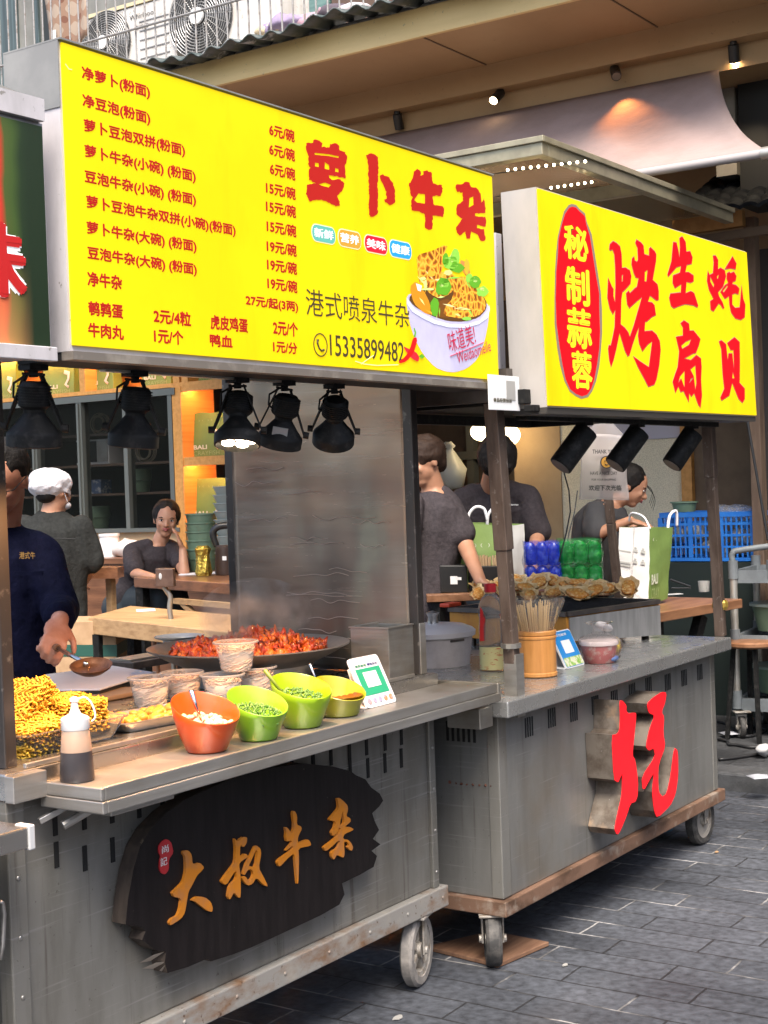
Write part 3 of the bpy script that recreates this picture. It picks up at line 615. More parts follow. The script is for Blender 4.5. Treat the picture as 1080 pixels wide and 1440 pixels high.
# wheels
def wheel(par, c, r, w_, ang, tyre, fork_top, spokes=True, name='wheel', swivel=False):
    c = V(c); ax = V((math.sin(ang), -math.cos(ang), 0)); ax.normalize(); fw = V((ax.y,-ax.x,0))
    prof = [(r*.72,-w_/2),(r*.92,-w_/2),(r,-w_*.32),(r,w_*.32),(r*.92,w_/2),(r*.72,w_/2),(r*.72,-w_/2)]
    ty = MB().lathe(prof[:-1], c, 36, ax, cap=False, close=True).build(name, tyre, par, smooth=35)
    h = MB()
    h.lathe([(r*.60,-w_*.36),(r*.725,-w_*.42),(r*.725,w_*.42),(r*.60,w_*.36)], c, 30, ax, cap=False, close=True)
    h.lathe([(.001,-w_*.5),(r*.22,-w_*.5),(r*.22,w_*.5),(.001,w_*.5)], c, 16, ax, cap=False)
    if spokes:
        for k in range(5):
            a = k*2*math.pi/5+.5; d = fw*math.cos(a)+Z_*math.sin(a); h.bar(c+d*r*.18,c+d*r*.63,r*.17,w_*.45,ax)
    else: h.lathe([(.001,-w_*.25),(r*.66,-w_*.3),(r*.66,w_*.3),(.001,w_*.25)], c, 24, ax, cap=False)
    h.build('rim', CAST, ty, smooth=35)
    f = MB(); top = V((c.x,c.y,fork_top)) + (fw*.02 if swivel else V((0,0,0)))
    for s in (-1,1):
        o = ax*s*(w_/2+.008)
        f.bar(c+o-Z_*.012, V((c.x,c.y,c.z+r*1.06))+o, .034, .006, ax); f.cyl(c+o*1.0, c+o*1.35, .013, n=10)
    f.obox(V((c.x,c.y,c.z+r*1.08)), (.022,w_/2+.012,.006), fw, ax, Z_); f.cyl(V((c.x,c.y,c.z+r*1.05)), top, .018, n=12); f.obox(top-Z_*.004, (.05,.045,.004), fw, ax, Z_)
    f.build('fork', CAST, ty, bevel=.002)
    return ty
wc = at(586,1336,'Y',2.475); wheel(cart, (wc.x,2.475,.112), .112, .04, math.radians(14), RUBBERG, .225)
wheel(cart, (CX0+.15,2.49,.112), .112, .04, math.radians(10), RUBBERG, .225)
wheel(cart, (CX1-.12,3.08,.112), .112, .04, math.radians(-20), RUBBERG, .225); wheel(cart, (CX0+.15,3.08,.112), .112, .04, 0, RUBBERG, .225)
fm = MB()
for px, py in ((370,1398),(515,1330)):
    q = at(px,py,'Y',2.55); fm.box((q.x-.02,2.53,.175),(q.x+.03,2.6,.2245))
fm.build('rail_foot', RAILR, cart, bevel=.003)
# ---------------------------------------------------------------- plaque
YP = Y1-.048
plq = thing('carved_plaque', 'black carved wooden plaque with orange brush characters on the front of the nearest cart', 'sign', (3.1,YP,.6))
k = 520/1080
def zp(P, ox, oy, s): return [(ox+a*s, oy+b*s) for a, b in P]
PL = [(160,312),(140,380),(124,470),(118,540),(165,548),(176,560),(166,585),(200,612),(236,622),(232,650),(240,682),(300,664),(356,640),(366,648),(430,628),(482,608),(545,580),(620,545),(690,512),(742,482),(757,452),(750,420),(800,396),(842,372),(852,340),(836,325),(862,306),(840,290),(858,264),(846,240),(838,215),(858,196),(870,178),(860,158),(835,140),(818,116),(790,104),(775,92),(720,78),(640,70),(540,84),(470,100),(420,118),(350,148),(290,176),(235,215),(190,262)]
PLQ = mat('black_wood', (.008,.006,.006), .55, var=[((40,6,5),(.013,.010,.010),.4,.65),(70,(.10,.085,.07),.70,.76)], bump=((60,8,7),.2,.004), spec=.22)
PLE = mat('plaque_edge', (.06,.045,.035), .7, var=[((30,30,8),(.03,.022,.018),.4,.6),(14,(.22,.17,.12),.62,.7)])
pf = lambda a, b: at(a,b,'Y',YP)
pts = zp(PL,120,1040,k)
ob_ = outline([pts], pf, PLQ, plq, 'board', th=(0,.044,0))
ob_.data.materials.append(PLE)
for p in ob_.data.polygons:
    if abs(p.normal.y) < .5: p.material_index = 1
GOLD = mat('orange_paint', (.58,.20,.018), .55, var=(25,(.46,.18,.05),.45,.65), spec=.2)
C1 = [[(290,220),(330,215),(358,250),(365,330),(400,330),(430,320),(465,360),(440,390),(400,430),(362,510),(332,560),(318,640),(302,740),(270,790),(180,850),(168,822),(190,790),(235,770),(258,720),(272,618),(210,610),(193,570),(230,540),(288,480),(308,400),(310,330),(303,262),(288,245)],
 [(358,637),(400,604),(470,610),(520,650),(536,700),(530,735),(490,725),(430,680),(390,648)],
 [(720,110),(742,145),(788,102),(828,105),(822,155),(796,190),(768,165),(764,275),(815,240),(838,268),(772,310),(757,335),(770,420),(772,610),(752,615),(715,565),(680,635),(664,600),(680,510),(738,455),(738,385),(712,405),(650,512),(606,480),(640,430),(702,350),(726,310),(730,200)],
 [(838,290),(868,235),(900,170),(938,200),(945,250),(922,362),(960,430),(1005,522),(965,508),(905,442),(870,500),(830,512),(792,470),(781,440),(812,432),(840,480),(868,450),(880,410),(862,372),(830,382),(806,425),(790,415),(818,330)],
 [(838,345),(868,285),(902,208),(915,228),(896,355),(862,352)]]
C2 = [[(265,258),(290,253),(315,310),(312,415),(355,428),(372,460),(332,540),(322,580),(327,632),(400,598),(450,585),(480,640),(470,660),(327,690),(337,800),(330,1090),(318,1105),(300,900),(284,742),(200,810),(110,910),(84,860),(95,825),(200,750),(268,690),(264,655),(190,718),(182,712),(258,622),(248,595),(195,612),(184,560),(190,500),(178,440),(205,450),(246,512),(274,482),(280,400),(264,300)],
 [(785,105),(810,100),(860,140),(905,190),(910,240),(888,315),(938,338),(940,380),(866,440),(930,438),(985,470),(872,520),(852,560),(864,585),(910,588),(950,630),(970,682),(950,722),(898,682),(925,652),(900,612),(862,608),(870,760),(855,802),(780,760),(745,826),(720,790),(714,730),(788,690),(822,602),(788,604),(730,662),(650,726),(624,680),(650,655),(740,590),(802,520),(828,455),(806,445),(792,500),(737,552),(714,500),(750,450),(768,372),(680,362),(740,290),(800,220),(795,150)],
 [(850,240),(856,300),(868,378),(848,428),(812,402)]]
for nm, P, ox, oy, s in (('lettering',C1,210,1160,1/6),('lettering',C2,380,1110,130/1080)):
    outline([zp(smooth_poly(q,1),ox,oy,s) for q in P], lambda a,b: at(a,b,'Y',YP-.0085), GOLD, plq, nm, th=(0,.008,0))
SEAL = [(140,120),(165,128),(188,155),(205,235),(165,290),(165,380),(135,418),(105,410),(85,375),(88,300),(98,270),(80,230),(80,180),(105,140)]
outline([zp(smooth_poly(SEAL,1),210,1160,1/6)], lambda a,b: at(a,b,'Y',YP-.0035), mat('seal_red', (.45,.02,.025), .45), plq, 'red_seal', th=(0,.003,0))
for ch, px, py, hp in (('尚',228,1201,14),('記',226,1219,15)):
    a = at(px,py,'Y',YP-.0045); b = at(px+9,py-hp,'Y',YP-.0045); text(ch, a, X_, Z_, b.x-a.x, b.z-a.z, WHITE, plq, bold=.01)
chp = MB(); r3 = random.Random(9)
for (a, b) in (((196,1354),(232,1338)),((200,1362),(235,1352)),((224,1365),(236,1356))):
    p, q = at(*a,'Y',YP+.01), at(*b,'Y',YP+.002); chp.add([p,q,(p+q)/2+V((.004,.01,-.012)),(p+q)/2+V((0,-.004,.006))], [(0,2,1),(0,1,3),(0,3,2),(1,2,3)])
chp.build('broken_edge', mat('raw_wood', (.50,.42,.33), .8), plq)
# ================================================================ cart two : grilled oysters
Y2 = 2.3; DX0, DX1 = 3.995, 5.865; DZT = .87
cart2 = thing('food_cart', 'grey steel grill cart with large red metal lettering on its front', 'food cart', (4.9,2.7,0))
MB().box((DX0,Y2,.225),(DX1-.04,Y2+.8,.82)).build('cabinet', STEELB2, cart2, bevel=.004)
MB().box((DX0-.003,Y2-.003,.228),(DX0+.05,Y2+.04,.819)).box((DX1-.08,Y2-.003,.228),(DX1-.036,Y2+.04,.819)).build('corner_trim', STEELB, cart2, bevel=.003)
MB().box((DX0-.02,Y2-.02,.175),(DX1,Y2+.82,.2245)).build('base_rail', RAILB, cart2, bevel=.004)
MB().box((DX0-.06,Y2-.075,.816),(DX1-.02,Y2+.86,.868)).build('counter_top', mat('counter_grey', (.42,.42,.41), .26, .7, var=[((3,6,6),(.34,.34,.33),.42,.72),(4,(.34,.31,.27),.56,.8)], bump=((300,300,6),.02,.002), rvar=((9,9,9),.18,.36)), cart2, bevel=.005)
MB().box((DX0-.14,Y2-.02,.79),(DX0-.061,Y2+.1,.855)).build('end_bracket', STEEL, cart2, bevel=.003)
vs = MB()
for px, py in ((744,1022),(776,1009),(807,1001),(837,991),(864,983),(889,973),(912,964),(939,959),(962,953),(984,945)):
    q = at(px,py,'Y',Y2)
    for j in range(4): vs.box((q.x-.028+j*.0155,Y2-.0025,q.z-.032),(q.x-.0228+j*.0155,Y2+.001,q.z+.032))
for j in range(6):
    q = at(650,1029,'X',DX0); vs.box((DX0-.0025,q.y-.05+j*.02,q.z-.032),(DX0+.001,q.y-.041+j*.02,q.z+.032))
vs.build('vent_slot', HOLE, cart2)
q = at(683,1105,'X',DX0); rs = MB()
for j in range(8): rs.cyl((DX0-.002,q.y-.02+.022*j+.004*math.sin(j*5),q.z+.004*math.cos(j*7)),(DX0+.001,q.y-.02+.022*j,q.z),.004+.002*math.sin(j*3),n=8)
rs.build('rivet', mat('rust_spot', (.09,.03,.015), .8), cart2)
for (px, py, r_, w_, a_, z_) in ((693,1322,.088,.05,.60,'near'),(985,1174,.104,.045,-.05,'far')):
    c = at(px,py,'Y',Y2+.06); wheel(cart2,(c.x,Y2+.06,r_),r_,w_,a_,RUBBER,.175,False)
wheel(cart2,(DX0+.12,Y2+.7,.088),.088,.045,.4,RUBBER,.175,False); wheel(cart2,(DX1-.2,Y2+.7,.09),.09,.045,.2,RUBBER,.175,False)
q = at(831,1237,'Y',Y2+.3); MB().box((q.x-.03,Y2+.25,.13),(q.x+.05,Y2+.3,.1745)).build('rail_foot', RAILB, cart2)
# posts (they lean a little)
def lpost(p0, p1, m, w0=.04, w1=.048, cut=.5, nm='post'):
    p0, p1 = V(p0), V(p1); mid = p0.lerp(p1,cut)
    a = MB().bar(p0,mid,w0,w0,(1,0,0)).build(nm, m, cart2, bevel=.003); MB().bar(mid-(p1-p0)*.0,p1,w1,w1,(1,0,0)).build('post_sleeve', m, a, bevel=.003); return a
pA0 = at(723,965,'Y',Y2-.02); pA1 = at(694,572,'Y',Y2-.02)
lpost((pA0.x,Y2-.02,.8685),(pA1.x,Y2-.02,1.80),POSTB)
MB().cyl((pA0.x-.012,Y2-.02,1.02),(pA0.x-.012,Y2-.02,1.035),.033,n=12).box((pA0.x-.028,Y2-.046,.80),(pA0.x+.022,Y2+.0,1.0)).build('post_clamp', STEEL, cart2)
pB0 = at(1017,888,'Y',Y2-.02); pB1 = at(995,590,'Y',Y2-.02); pb_ = lpost((pB0.x-.03,Y2-.02,.8685),(pB1.x,Y2-.02,1.80),POSTB,.04,.046,.72)
qb = at(1015,850,'Y',Y2-.02); b = MB().lathe([(.028,-.02),(.034,-.008),(.033,.01),(.027,.02)], (pB0.x-.025,Y2-.02,qb.z), 12); b.build('tape_wrap', mat('gold_tape', (.45,.30,.06), .35, .6, bump=(60,.5,.004)), pb_)
pC0 = at(872,830,'Y',3.02); pC1 = at(845,600,'Y',3.02); lpost((pC0.x,3.02,.8685),(pC1.x,3.02,1.80),POSTB,.036,.036)
lpost((4.06,3.02,.8685),(4.02,3.02,1.80),POSTB,.036,.036)
MB().box((3.99,2.16,1.79),(4.03,3.15,1.835)).box((3.99,2.13,1.765),(5.84,2.165,1.785)).box((4.031,3.11,1.79),(5.84,3.15,1.83)).box((5.80,2.2,1.79),(5.84,3.109,1.83)).box((3.96,2.2,1.836),(5.88,3.2,1.85)).build('roof', BLACK, cart2, bevel=.002)
MB().box((3.95,2.2,1.80),(3.988,3.25,1.90)).build('roof_side', mat('roof_side_steel', (.13,.11,.095), .45, .5, var=(7,(.09,.075,.065),.4,.6)), cart2)
MB().box((4.1,2.215,1.745),(5.75,2.255,1.7895)).build('lamp_track', BLACK, cart2)
# red metal lettering: deep channel letter with red face
RL = thing('channel_letter', 'large red channel letter standing out from the grey cart front', 'sign', (5.1,Y2,.5))
YR = Y2-.105
LA = [(325,155),(350,160),(382,200),(380,250),(402,272),(440,265),(468,265),(465,330),(450,480),(435,640),(460,680),(485,870),(480,1000),(460,1050),(420,1060),(380,1180),(330,1300),(302,1342),(280,1290),(300,1180),(345,990),(350,795),(330,830),(310,880),(275,855),(255,460),(300,455),(325,420),(330,300)]
LB = [(565,185),(620,130),(700,80),(735,88),(722,180),(690,258),(715,300),(705,440),(725,560),(665,720),(660,830),(665,960),(700,1005),(740,980),(775,820),(805,570),(835,600),(838,820),(815,980),(770,1080),(655,1192),(630,1130),(610,960),(630,790),(600,830),(530,960),(520,830),(640,650),(625,575),(580,600),(555,560),(590,400),(635,290),(580,265)]
SIDE = mat('letter_side', (.20,.17,.14), .5, .5, var=[(16,(.11,.085,.065),.42,.62),(9,(.34,.24,.16),.58,.7),(60,(.5,.46,.42),.68,.74)], bump=(40,.2,.004))
REDL = mat('letter_red', (.70,.006,.012), .35, emit=((1,.004,.012),.28))
kk = 150/939
for P in (LA, LB):
    so = outline([zp(P,820,960,kk)], lambda a,b: at(a,b,'Y',YR), SIDE, RL, 'letter_side', th=(0,.103,0))
    cxm = sum(a for a,b in P)/len(P); cym = sum(b for a,b in P)/len(P)
    outline([zp(smooth_poly(P,1),820,960,kk)], lambda a,b: at(a,b,'Y',YR-.003), REDL, RL, 'letter_face', th=(0,.0025,0))
# ================================================================ cart three (cropped by the left edge)
cart3 = thing('food_cart', 'cart cropped by the left edge, its steel counter end wrapped in white tape', 'food cart', (1.3,2.6,0))
q = at(46,1161,'Y',2.30); CZ3 = q.z
MB().box((.6,2.30,CZ3-.045),(q.x,2.75,CZ3)).build('counter_top', COUNTER, cart3, bevel=.004)
MB().box((.7,2.42,.12),(q.x-.12,2.95,CZ3-.046)).build('cabinet', STEELB, cart3)
MB().box((q.x-.014,2.296,CZ3-.049),(q.x+.003,2.34,CZ3+.003)).build('tape', mat('tape_white', (.5,.5,.5), .6), cart3, bevel=.003)
MB().box((q.x-.055,2.45,.60),(q.x-.03,2.5,CZ3-.046)).build('hinge_plate', CAST, cart3)
MB().tube([at(px,py,'Y',2.42) for px,py in ((0,1268),(4,1270),(6,1285),(4,1330),(0,1350))], .005, 6).build('wire_handle', STEEL, cart3, smooth=True)
MB().box((q.x-.13,2.41,.1),(q.x-.1205,2.9,CZ3-.046)).build('cabinet_side', BLACK, cart3)
for x in (.8,): MB().bar((q.x-.08,2.9,CZ3),(q.x-.08,2.9,1.86),.03,.03).build('post', POSTM, cart3)
YS3 = 2.2; a = at(59,178,'Y',YS3); b = at(63,487,'Y',YS3)
sg3 = thing('signboard', 'dark green and red shop sign cropped by the left edge', 'sign', (1.5,YS3,1.86))
BLUR = bpy.data.materials.new('blurred_print'); BLUR.use_nodes = True; n_ = BLUR.node_tree.nodes; L_ = BLUR.node_tree.links; b_ = n_['Principled BSDF']; b_.inputs['Roughness'].default_value = .4
tc_ = n_.new('ShaderNodeTexCoord'); sx = n_.new('ShaderNodeSeparateXYZ'); L_.new(tc_.outputs['Object'], sx.inputs[0])
nz_ = n_.new('ShaderNodeTexNoise'); nz_.inputs['Scale'].default_value = 5; nz_.inputs['Detail'].default_value = 2; L_.new(tc_.outputs['Object'], nz_.inputs[0])
mr_ = n_.new('ShaderNodeMapRange'); x58 = at(59,330,'Y',YS3).x; x0_ = at(0,330,'Y',YS3).x
mr_.inputs[1].default_value = x0_-.02; mr_.inputs[2].default_value = x58; L_.new(sx.outputs[0], mr_.inputs[0])
av = n_.new('ShaderNodeMath'); av.operation = 'MULTIPLY_ADD'; L_.new(nz_.outputs[0], av.inputs[0]); av.inputs[1].default_value = .5; L_.new(mr_.outputs[0], av.inputs[2])
rp_ = n_.new('ShaderNodeValToRGB'); E_ = rp_.color_ramp.elements; E_[0].position = .40; E_[0].color = (.62,.05,.02,1); E_[1].position = 1.05; E_[1].color = (.012,.026,.010,1)
for p_, c_ in ((.47,(.50,.04,.02,1)),(.56,(.07,.10,.02,1)),(.70,(.05,.09,.018,1)),(.86,(.016,.034,.012,1))):
    e = E_.new(p_); e.color = c_
L_.new(av.outputs[0], rp_.inputs[0])
mz = n_.new('ShaderNodeMapRange'); mz.inputs[1].default_value = b.z-.02; mz.inputs[2].default_value = b.z+.17; mz.inputs[3].default_value = .75; mz.inputs[4].default_value = 0; L_.new(sx.outputs[2], mz.inputs[0])
mm = n_.new('ShaderNodeMath'); mm.operation = 'MULTIPLY'; L_.new(mz.outputs[0], mm.inputs[0])
ivx = n_.new('ShaderNodeMapRange'); ivx.inputs[1].default_value = x0_; ivx.inputs[2].default_value = x58-.03; ivx.inputs[3].default_value = 1; ivx.inputs[4].default_value = 0; L_.new(sx.outputs[0], ivx.inputs[0]); L_.new(ivx.outputs[0], mm.inputs[1])
mo = n_.new('ShaderNodeMix'); mo.data_type = 'RGBA'; L_.new(mm.outputs[0], mo.inputs[0]); L_.new(rp_.outputs[0], mo.inputs[6]); mo.inputs[7].default_value = (.75,.32,.12,1); L_.new(mo.outputs[2], b_.inputs['Base Color'])
MB().box((.9,YS3,b.z),(a.x,YS3+.01,a.z)).build('printed_panel', BLUR, sg3)
MB().box((.9,YS3+.0105,b.z-.02),(a.x+.012,YS3+.14,a.z+.01)).box((.9,YS3-.01,b.z-.03),(a.x+.01,YS3+.0104,b.z-.001)).build('frame', PALEP, sg3, bevel=.002)
c = at(0,140,'Y',YS3+.06); d = at(60,172,'Y',YS3+.06)
MB().box((.9,YS3-.005,a.z+.0105),(a.x+.004,YS3+.2,a.z+.055)).build('top_board', PALEP, sg3)
MB().bar((1.2,YS3+.02,at(0,132,'Y',YS3).z+.1),(a.x-.005,YS3+.02,at(58,147,'Y',YS3).z),.02,.022).build('top_trim', ALU, sg3)
a_ = at(-62,372,'Y',YS3); b_2 = at(36,372,'Y',YS3); zt_ = at(0,312,'Y',YS3).z; zb_ = at(0,418,'Y',YS3).z
for m_, yy, bo in ((WHITET,.0015,.085),(mat('print_red', (.50,.015,.015), .4),.0032,.035)):
    text('味', (a_.x,YS3-yy,zb_), X_, Z_, b_2.x-a_.x, zt_-zb_, m_, sg3, 'lettering', bo, 0, .002)
# ================================================================ sign one
YS = 2.2
tl, bl, tr_, br_ = (at(*p,'Y',YS) for p in ((90,63),(101,488),(693,247),(700,532)))
sx0 = (tl.x+bl.x)/2; sx1 = (tr_.x+br_.x)/2; sz0 = (bl.z+br_.z)/2; sz1 = (tl.z+tr_.z)/2
SIGN = thing('menu_signboard', 'large yellow lightbox menu with red rows of dishes and prices above the nearest cart', 'sign', ((sx0+sx1)/2,YS,sz0))
MB().box((sx0,YS,sz0),(sx1,YS+.006,sz1)).build('lit_panel', YEL, SIGN)
depth = .165
b = MB().box((sx0-.006,YS+.0065,sz0-.012),(sx1+.004,YS+depth,sz1+.004)); b.build('case', PALEP, SIGN)
MB().box((sx0-.0085,YS+.004,at(75,170,'Y',YS+.1).z),(sx0-.0065,YS+depth+.002,sz1+.006)).box((sx0-.009,YS-.004,sz1+.0045),(sx1+.006,YS+depth+.002,sz1+.008)).build('grey_cover', GREYP, SIGN)
MB().box((sx0-.006,YS-.004,sz0-.03),(sx1+.004,YS+.03,sz0-.0125)).build('bottom_rail', mat('sign_rail', (.23,.20,.17), .5, .4, var=(12,(.35,.31,.26),.5,.65)), SIGN)
MB().box((sx0-.004,YS+.0305,sz0-.028),(sx1+.003,YS+depth,sz0-.0125)).build('dark_sheet', BLACK, SIGN)  # black sheet added to keep the bottom of the pale case dark
def row(body, pl, yl, pr, hp, m=REDB, bold=.034, y=YS, d=.0012, par=SIGN, wide=None, jit=0., name='lettering'):
    """one line of writing: left middle pixel, right x pixel, ink height in pixels at the left"""
    a = at(pl,yl,'Y',y-d); b = at(pr,yl,'Y',y-d); u = at(pl,yl-hp/2,'Y',y-d); l = at(pl,yl+hp/2,'Y',y-d)
    return text(body, (a.x,y-d,l.z), X_, Z_, b.x-a.x, u.z-l.z, m, par, name, bold, 0, jit)
N_ = [('净萝卜(粉面)',230,205,420),('净豆泡(粉面)',232,283,421),('萝卜豆泡双拼(粉面)',236,353,518),('萝卜牛杂(小碗) (粉面)',238,425,548),('豆泡牛杂(小碗) (粉面)',238,497,549),('萝卜豆泡牛杂双拼(小碗)(粉面)',243,568,660),('萝卜牛杂(大碗) (粉面)',244,641,551),('豆泡牛杂(大碗) (粉面)',246,712,552),('净牛杂',246,783,343),('鹌鹑蛋',248,866,346),('牛肉丸',248,927,348),
 ('2元/4粒',432,887,537),('1元/个',433,943,516),('虎皮鸡蛋',592,905,697),('2元/个',768,920,838)]
for s, x, y, x2 in N_: row(s, x/2, y/2, x2/2, 21)
for s, x, y, x2 in [('6元/碗',757,363,828),('6元/碗',757,418,829),('6元/碗',759,473,830),('15元/碗',748,526,831),('15元/碗',748,578,832),('15元/碗',750,634,833),('19元/碗',750,690,834),('19元/碗',751,742,835),('19元/碗',752,795,836),('27元/起(3两)',691,845,838)]: row(s, x/2, y/2, x2/2, 18)
row('鸭血', 295, 478, 327, 18); row('1元/分', 384, 487, 418, 17)
# big title
r9 = random.Random(12)
def rough(P, amp, step=9.):
    Q = []
    for i in range(len(P)):
        a, b = P[i], P[(i+1) % len(P)]; L_ = math.hypot(b[0]-a[0],b[1]-a[1]); n = max(1,int(L_/step))
        for j in range(n):
            t = j/n; Q.append((a[0]+(b[0]-a[0])*t+r9.uniform(-amp,amp),a[1]+(b[1]-a[1])*t+r9.uniform(-amp,amp)))
    return Q
LUO = [[(22,65),(60,62),(62,48),(80,42),(100,50),(112,68),(112,85),(155,90),(155,72),(185,65),(205,75),(210,105),(240,115),(255,140),(250,180),(242,185),(245,265),(185,250),(150,245),(160,270),(215,268),(238,290),(225,330),(195,365),(212,395),(210,415),(190,420),(140,395),(110,385),(60,388),(42,392),(22,350),(25,300),(75,292),(40,270),(35,250),(38,215),(45,205),(35,190),(35,130),(22,95)],[(72,175),(92,178),(92,200),(72,195)],[(126,172),(150,188),(152,216),(128,210)],[(185,205),(203,210),(203,230),(185,225)],[(92,296),(130,287),(162,300),(148,314),(110,304)],[(70,120),(150,128),(205,140),(205,148),(150,138),(70,130)]]
BU = [[(360,135),(375,122),(405,128),(428,145),(428,180),(425,300),(425,460),(410,472),(385,480),(375,465),(375,330),(370,200),(368,155)]]
BU2 = [[(437,245),(455,240),(490,260),(515,300),(525,365),(520,400),(500,415),(465,400),(462,385),(475,375),(470,330),(455,290),(440,270)]]
NIU = [[(605,310),(597,300),(625,260),(625,225),(645,212),(668,225),(665,250),(680,245),(680,225),(705,220),(730,235),(735,290),(760,300),(785,300),(790,330),(780,365),(735,360),(735,410),(790,420),(800,440),(795,480),(735,470),(732,545),(720,555),(692,545),(692,465),(640,445),(615,445),(612,400),(620,370),(605,345)],[(655,348),(690,353),(690,405),(645,398),(630,385)]]
ZA = [[(865,295),(905,295),(915,280),(940,285),(948,310),(985,318),(1000,340),(1010,400),(1022,372),(1030,430),(1030,458),(975,460),(975,478),(1030,480),(1037,500),(1030,535),(985,525),(985,540),(1020,550),(1035,600),(1020,618),(1000,610),(980,575),(950,565),(945,600),(925,600),(915,560),(885,588),(870,570),(865,540),(900,490),(868,470),(865,440),(872,410),(905,390),(900,345),(865,335)],[(942,372),(962,366),(964,412),(936,428)]]
for P in (LUO, BU, BU2, NIU, ZA): outline([zp(rough(q,3.2 if k == 0 else 1.2),425,185,.25) for k, q in enumerate(P)], lambda a,b: at(a,b,'Y',YS-.0015), REDB, SIGN, 'title_lettering')
# badges
BW = (('新鲜',438,471,326,(.10,.36,.30)),('营养',475,507,333,(.50,.26,.03)),('美味',512,544,341,(.55,.01,.03)),('健康',547,578,348,(.02,.27,.55)))
for s, x0, x1, yc, c in BW:
    a = at(x0,yc,'Y',YS); b = at(x1,yc,'Y',YS); cx_ = (a.x+b.x)/2; r_ = (at(x0,yc-12,'Y',YS).z-at(x0,yc+12,'Y',YS).z)/2; hw = (b.x-a.x)/2-r_*.8
    def pill(k): return [(s_*hw+r_*k*math.cos(t)*.8, r_*k*math.sin(t)) for s_, t0 in ((1,-90),(-1,90)) for t in [math.radians(t0+i*18) for i in range(11)]]
    MB().prism(pill(1.06),(cx_,YS-.0012,a.z),X_,Z_,.001).build('badge_rim', mat('badge_rim', (.6,.6,.4), .4, emit=((.9,.85,.4),.2)), SIGN)
    bd = MB().prism(pill(.94),(cx_,YS-.0016,a.z),X_,Z_,.0003).build('badge', mat('badge', c, .4, emit=(c,.2)), SIGN)
    text(s, (cx_-hw*1.25,YS-.002,a.z-r_*.55), X_, Z_, hw*2.5, r_*1.15, WHITET, SIGN, 'badge_lettering', .03)
row('港式喷泉牛杂', 430, 424, 575, 38, BLKT, 0)
c = at(451,485,'Y',YS-.002); rr = .030
MB().lathe([(rr*.9,0),(rr,0),(rr,.0008),(rr*.9,.0008)], (c.x,YS-.001,c.z), 28, (0,-1,0), cap=False, close=True).build('phone_ring', BLKT, SIGN)
hs = MB()
def arc(u): a = math.radians(120-150*u-75); return None
pts = [(c.x-.011,YS-.0012,c.z+.013),(c.x-.013,YS-.0012,c.z+.004),(c.x-.006,YS-.0012,c.z-.009),(c.x+.004,YS-.0012,c.z-.015),(c.x+.013,YS-.0012,c.z-.012)]
hs.tube(pts, [.004,.0025,.0022,.0025,.004], 6).build('handset_mark', BLKT, SIGN)
row('15335899482', 464, 485, 568, 30, BLKT, .006)
# printed bowl of tripe: flat print
def S(a, b, d=.001): return at(540+a/6, 320+b/6, 'Y', YS-d)
PW = lambda c, e=.5, n='print': mat(n, c, .5, emit=(c, e*.4), spec=.15)
bowl = [(192,590),(190,640),(215,800),(255,930),(330,1070),(430,1180),(520,1215),(600,1222),(700,1190),(790,1110),(850,960),(880,800),(890,680),(870,640),(780,560),(300,560),(210,560)]
pr = outline([smooth_poly(bowl,1)], lambda a,b: S(a,b,.001), mat('print_bowl', (.52,.50,.66), .4, var=((5,5,3),(.40,.36,.50),.4,.65), emit=((.62,.6,.85),.1)), SIGN, 'printed_bowl')
inn = [(205,600),(250,660),(330,710),(430,755),(540,790),(680,795),(800,760),(865,690),(865,610),(780,540),(600,500),(400,500),(260,530)]
outline([smooth_poly(inn,1)], lambda a,b: S(a,b,.0013), PW((.10,.045,.012),.4), SIGN, 'printed_food')
r4 = random.Random(5)
def blob(cx, cy, rx, ry, n=12, w=.25): return [(cx+rx*math.cos(2*math.pi*i/n)*(1+w*r4.uniform(-1,1)), cy+ry*math.sin(2*math.pi*i/n)*(1+w*r4.uniform(-1,1))) for i in range(n)]
OR1, OR2, OR3, GR1, GR2, GR3 = PW((.55,.22,.015),.5), PW((.70,.34,.03),.55), PW((.30,.10,.015),.4), PW((.10,.32,.02),.5), PW((.22,.50,.06),.5), PW((.50,.62,.2),.5)
TRI = bpy.data.materials.new('print_tripe'); TRI.use_nodes = True; n_ = TRI.node_tree.nodes; L_ = TRI.node_tree.links; b_ = n_['Principled BSDF']; b_.inputs['Roughness'].default_value = .5; b_.inputs['Specular IOR Level'].default_value = .15
tc_ = n_.new('ShaderNodeTexCoord'); nd_ = n_.new('ShaderNodeTexNoise'); nd_.inputs['Scale'].default_value = 18; L_.new(tc_.outputs['Object'], nd_.inputs[0])
ws_ = n_.new('ShaderNodeVectorMath'); ws_.operation = 'MULTIPLY_ADD'; L_.new(nd_.outputs['Color'], ws_.inputs[0]); ws_.inputs[1].default_value = (.03,.0,.03); L_.new(tc_.outputs['Object'], ws_.inputs[2])
vo_ = n_.new('ShaderNodeTexVoronoi'); vo_.feature = 'DISTANCE_TO_EDGE'; vo_.inputs['Scale'].default_value = 46; L_.new(ws_.outputs[0], vo_.inputs[0])
rp_ = n_.new('ShaderNodeValToRGB'); E_ = rp_.color_ramp.elements; E_[0].position = .0; E_[0].color = (.85,.42,.05,1); E_[1].position = .45; E_[1].color = (.13,.035,.006,1); e = E_.new(.10); e.color = (.62,.24,.02,1); e = E_.new(.22); e.color = (.30,.09,.010,1)
L_.new(vo_.outputs['Distance'], rp_.inputs[0]); L_.new(rp_.outputs[0], b_.inputs['Base Color']); L_.new(rp_.outputs[0], b_.inputs['Emission Color']); b_.inputs['Emission Strength'].default_value = .22
tripe = [(275,260),(300,225),(420,190),(500,150),(535,155),(505,240),(500,330),(470,400),(380,440),(300,470),(285,380)]
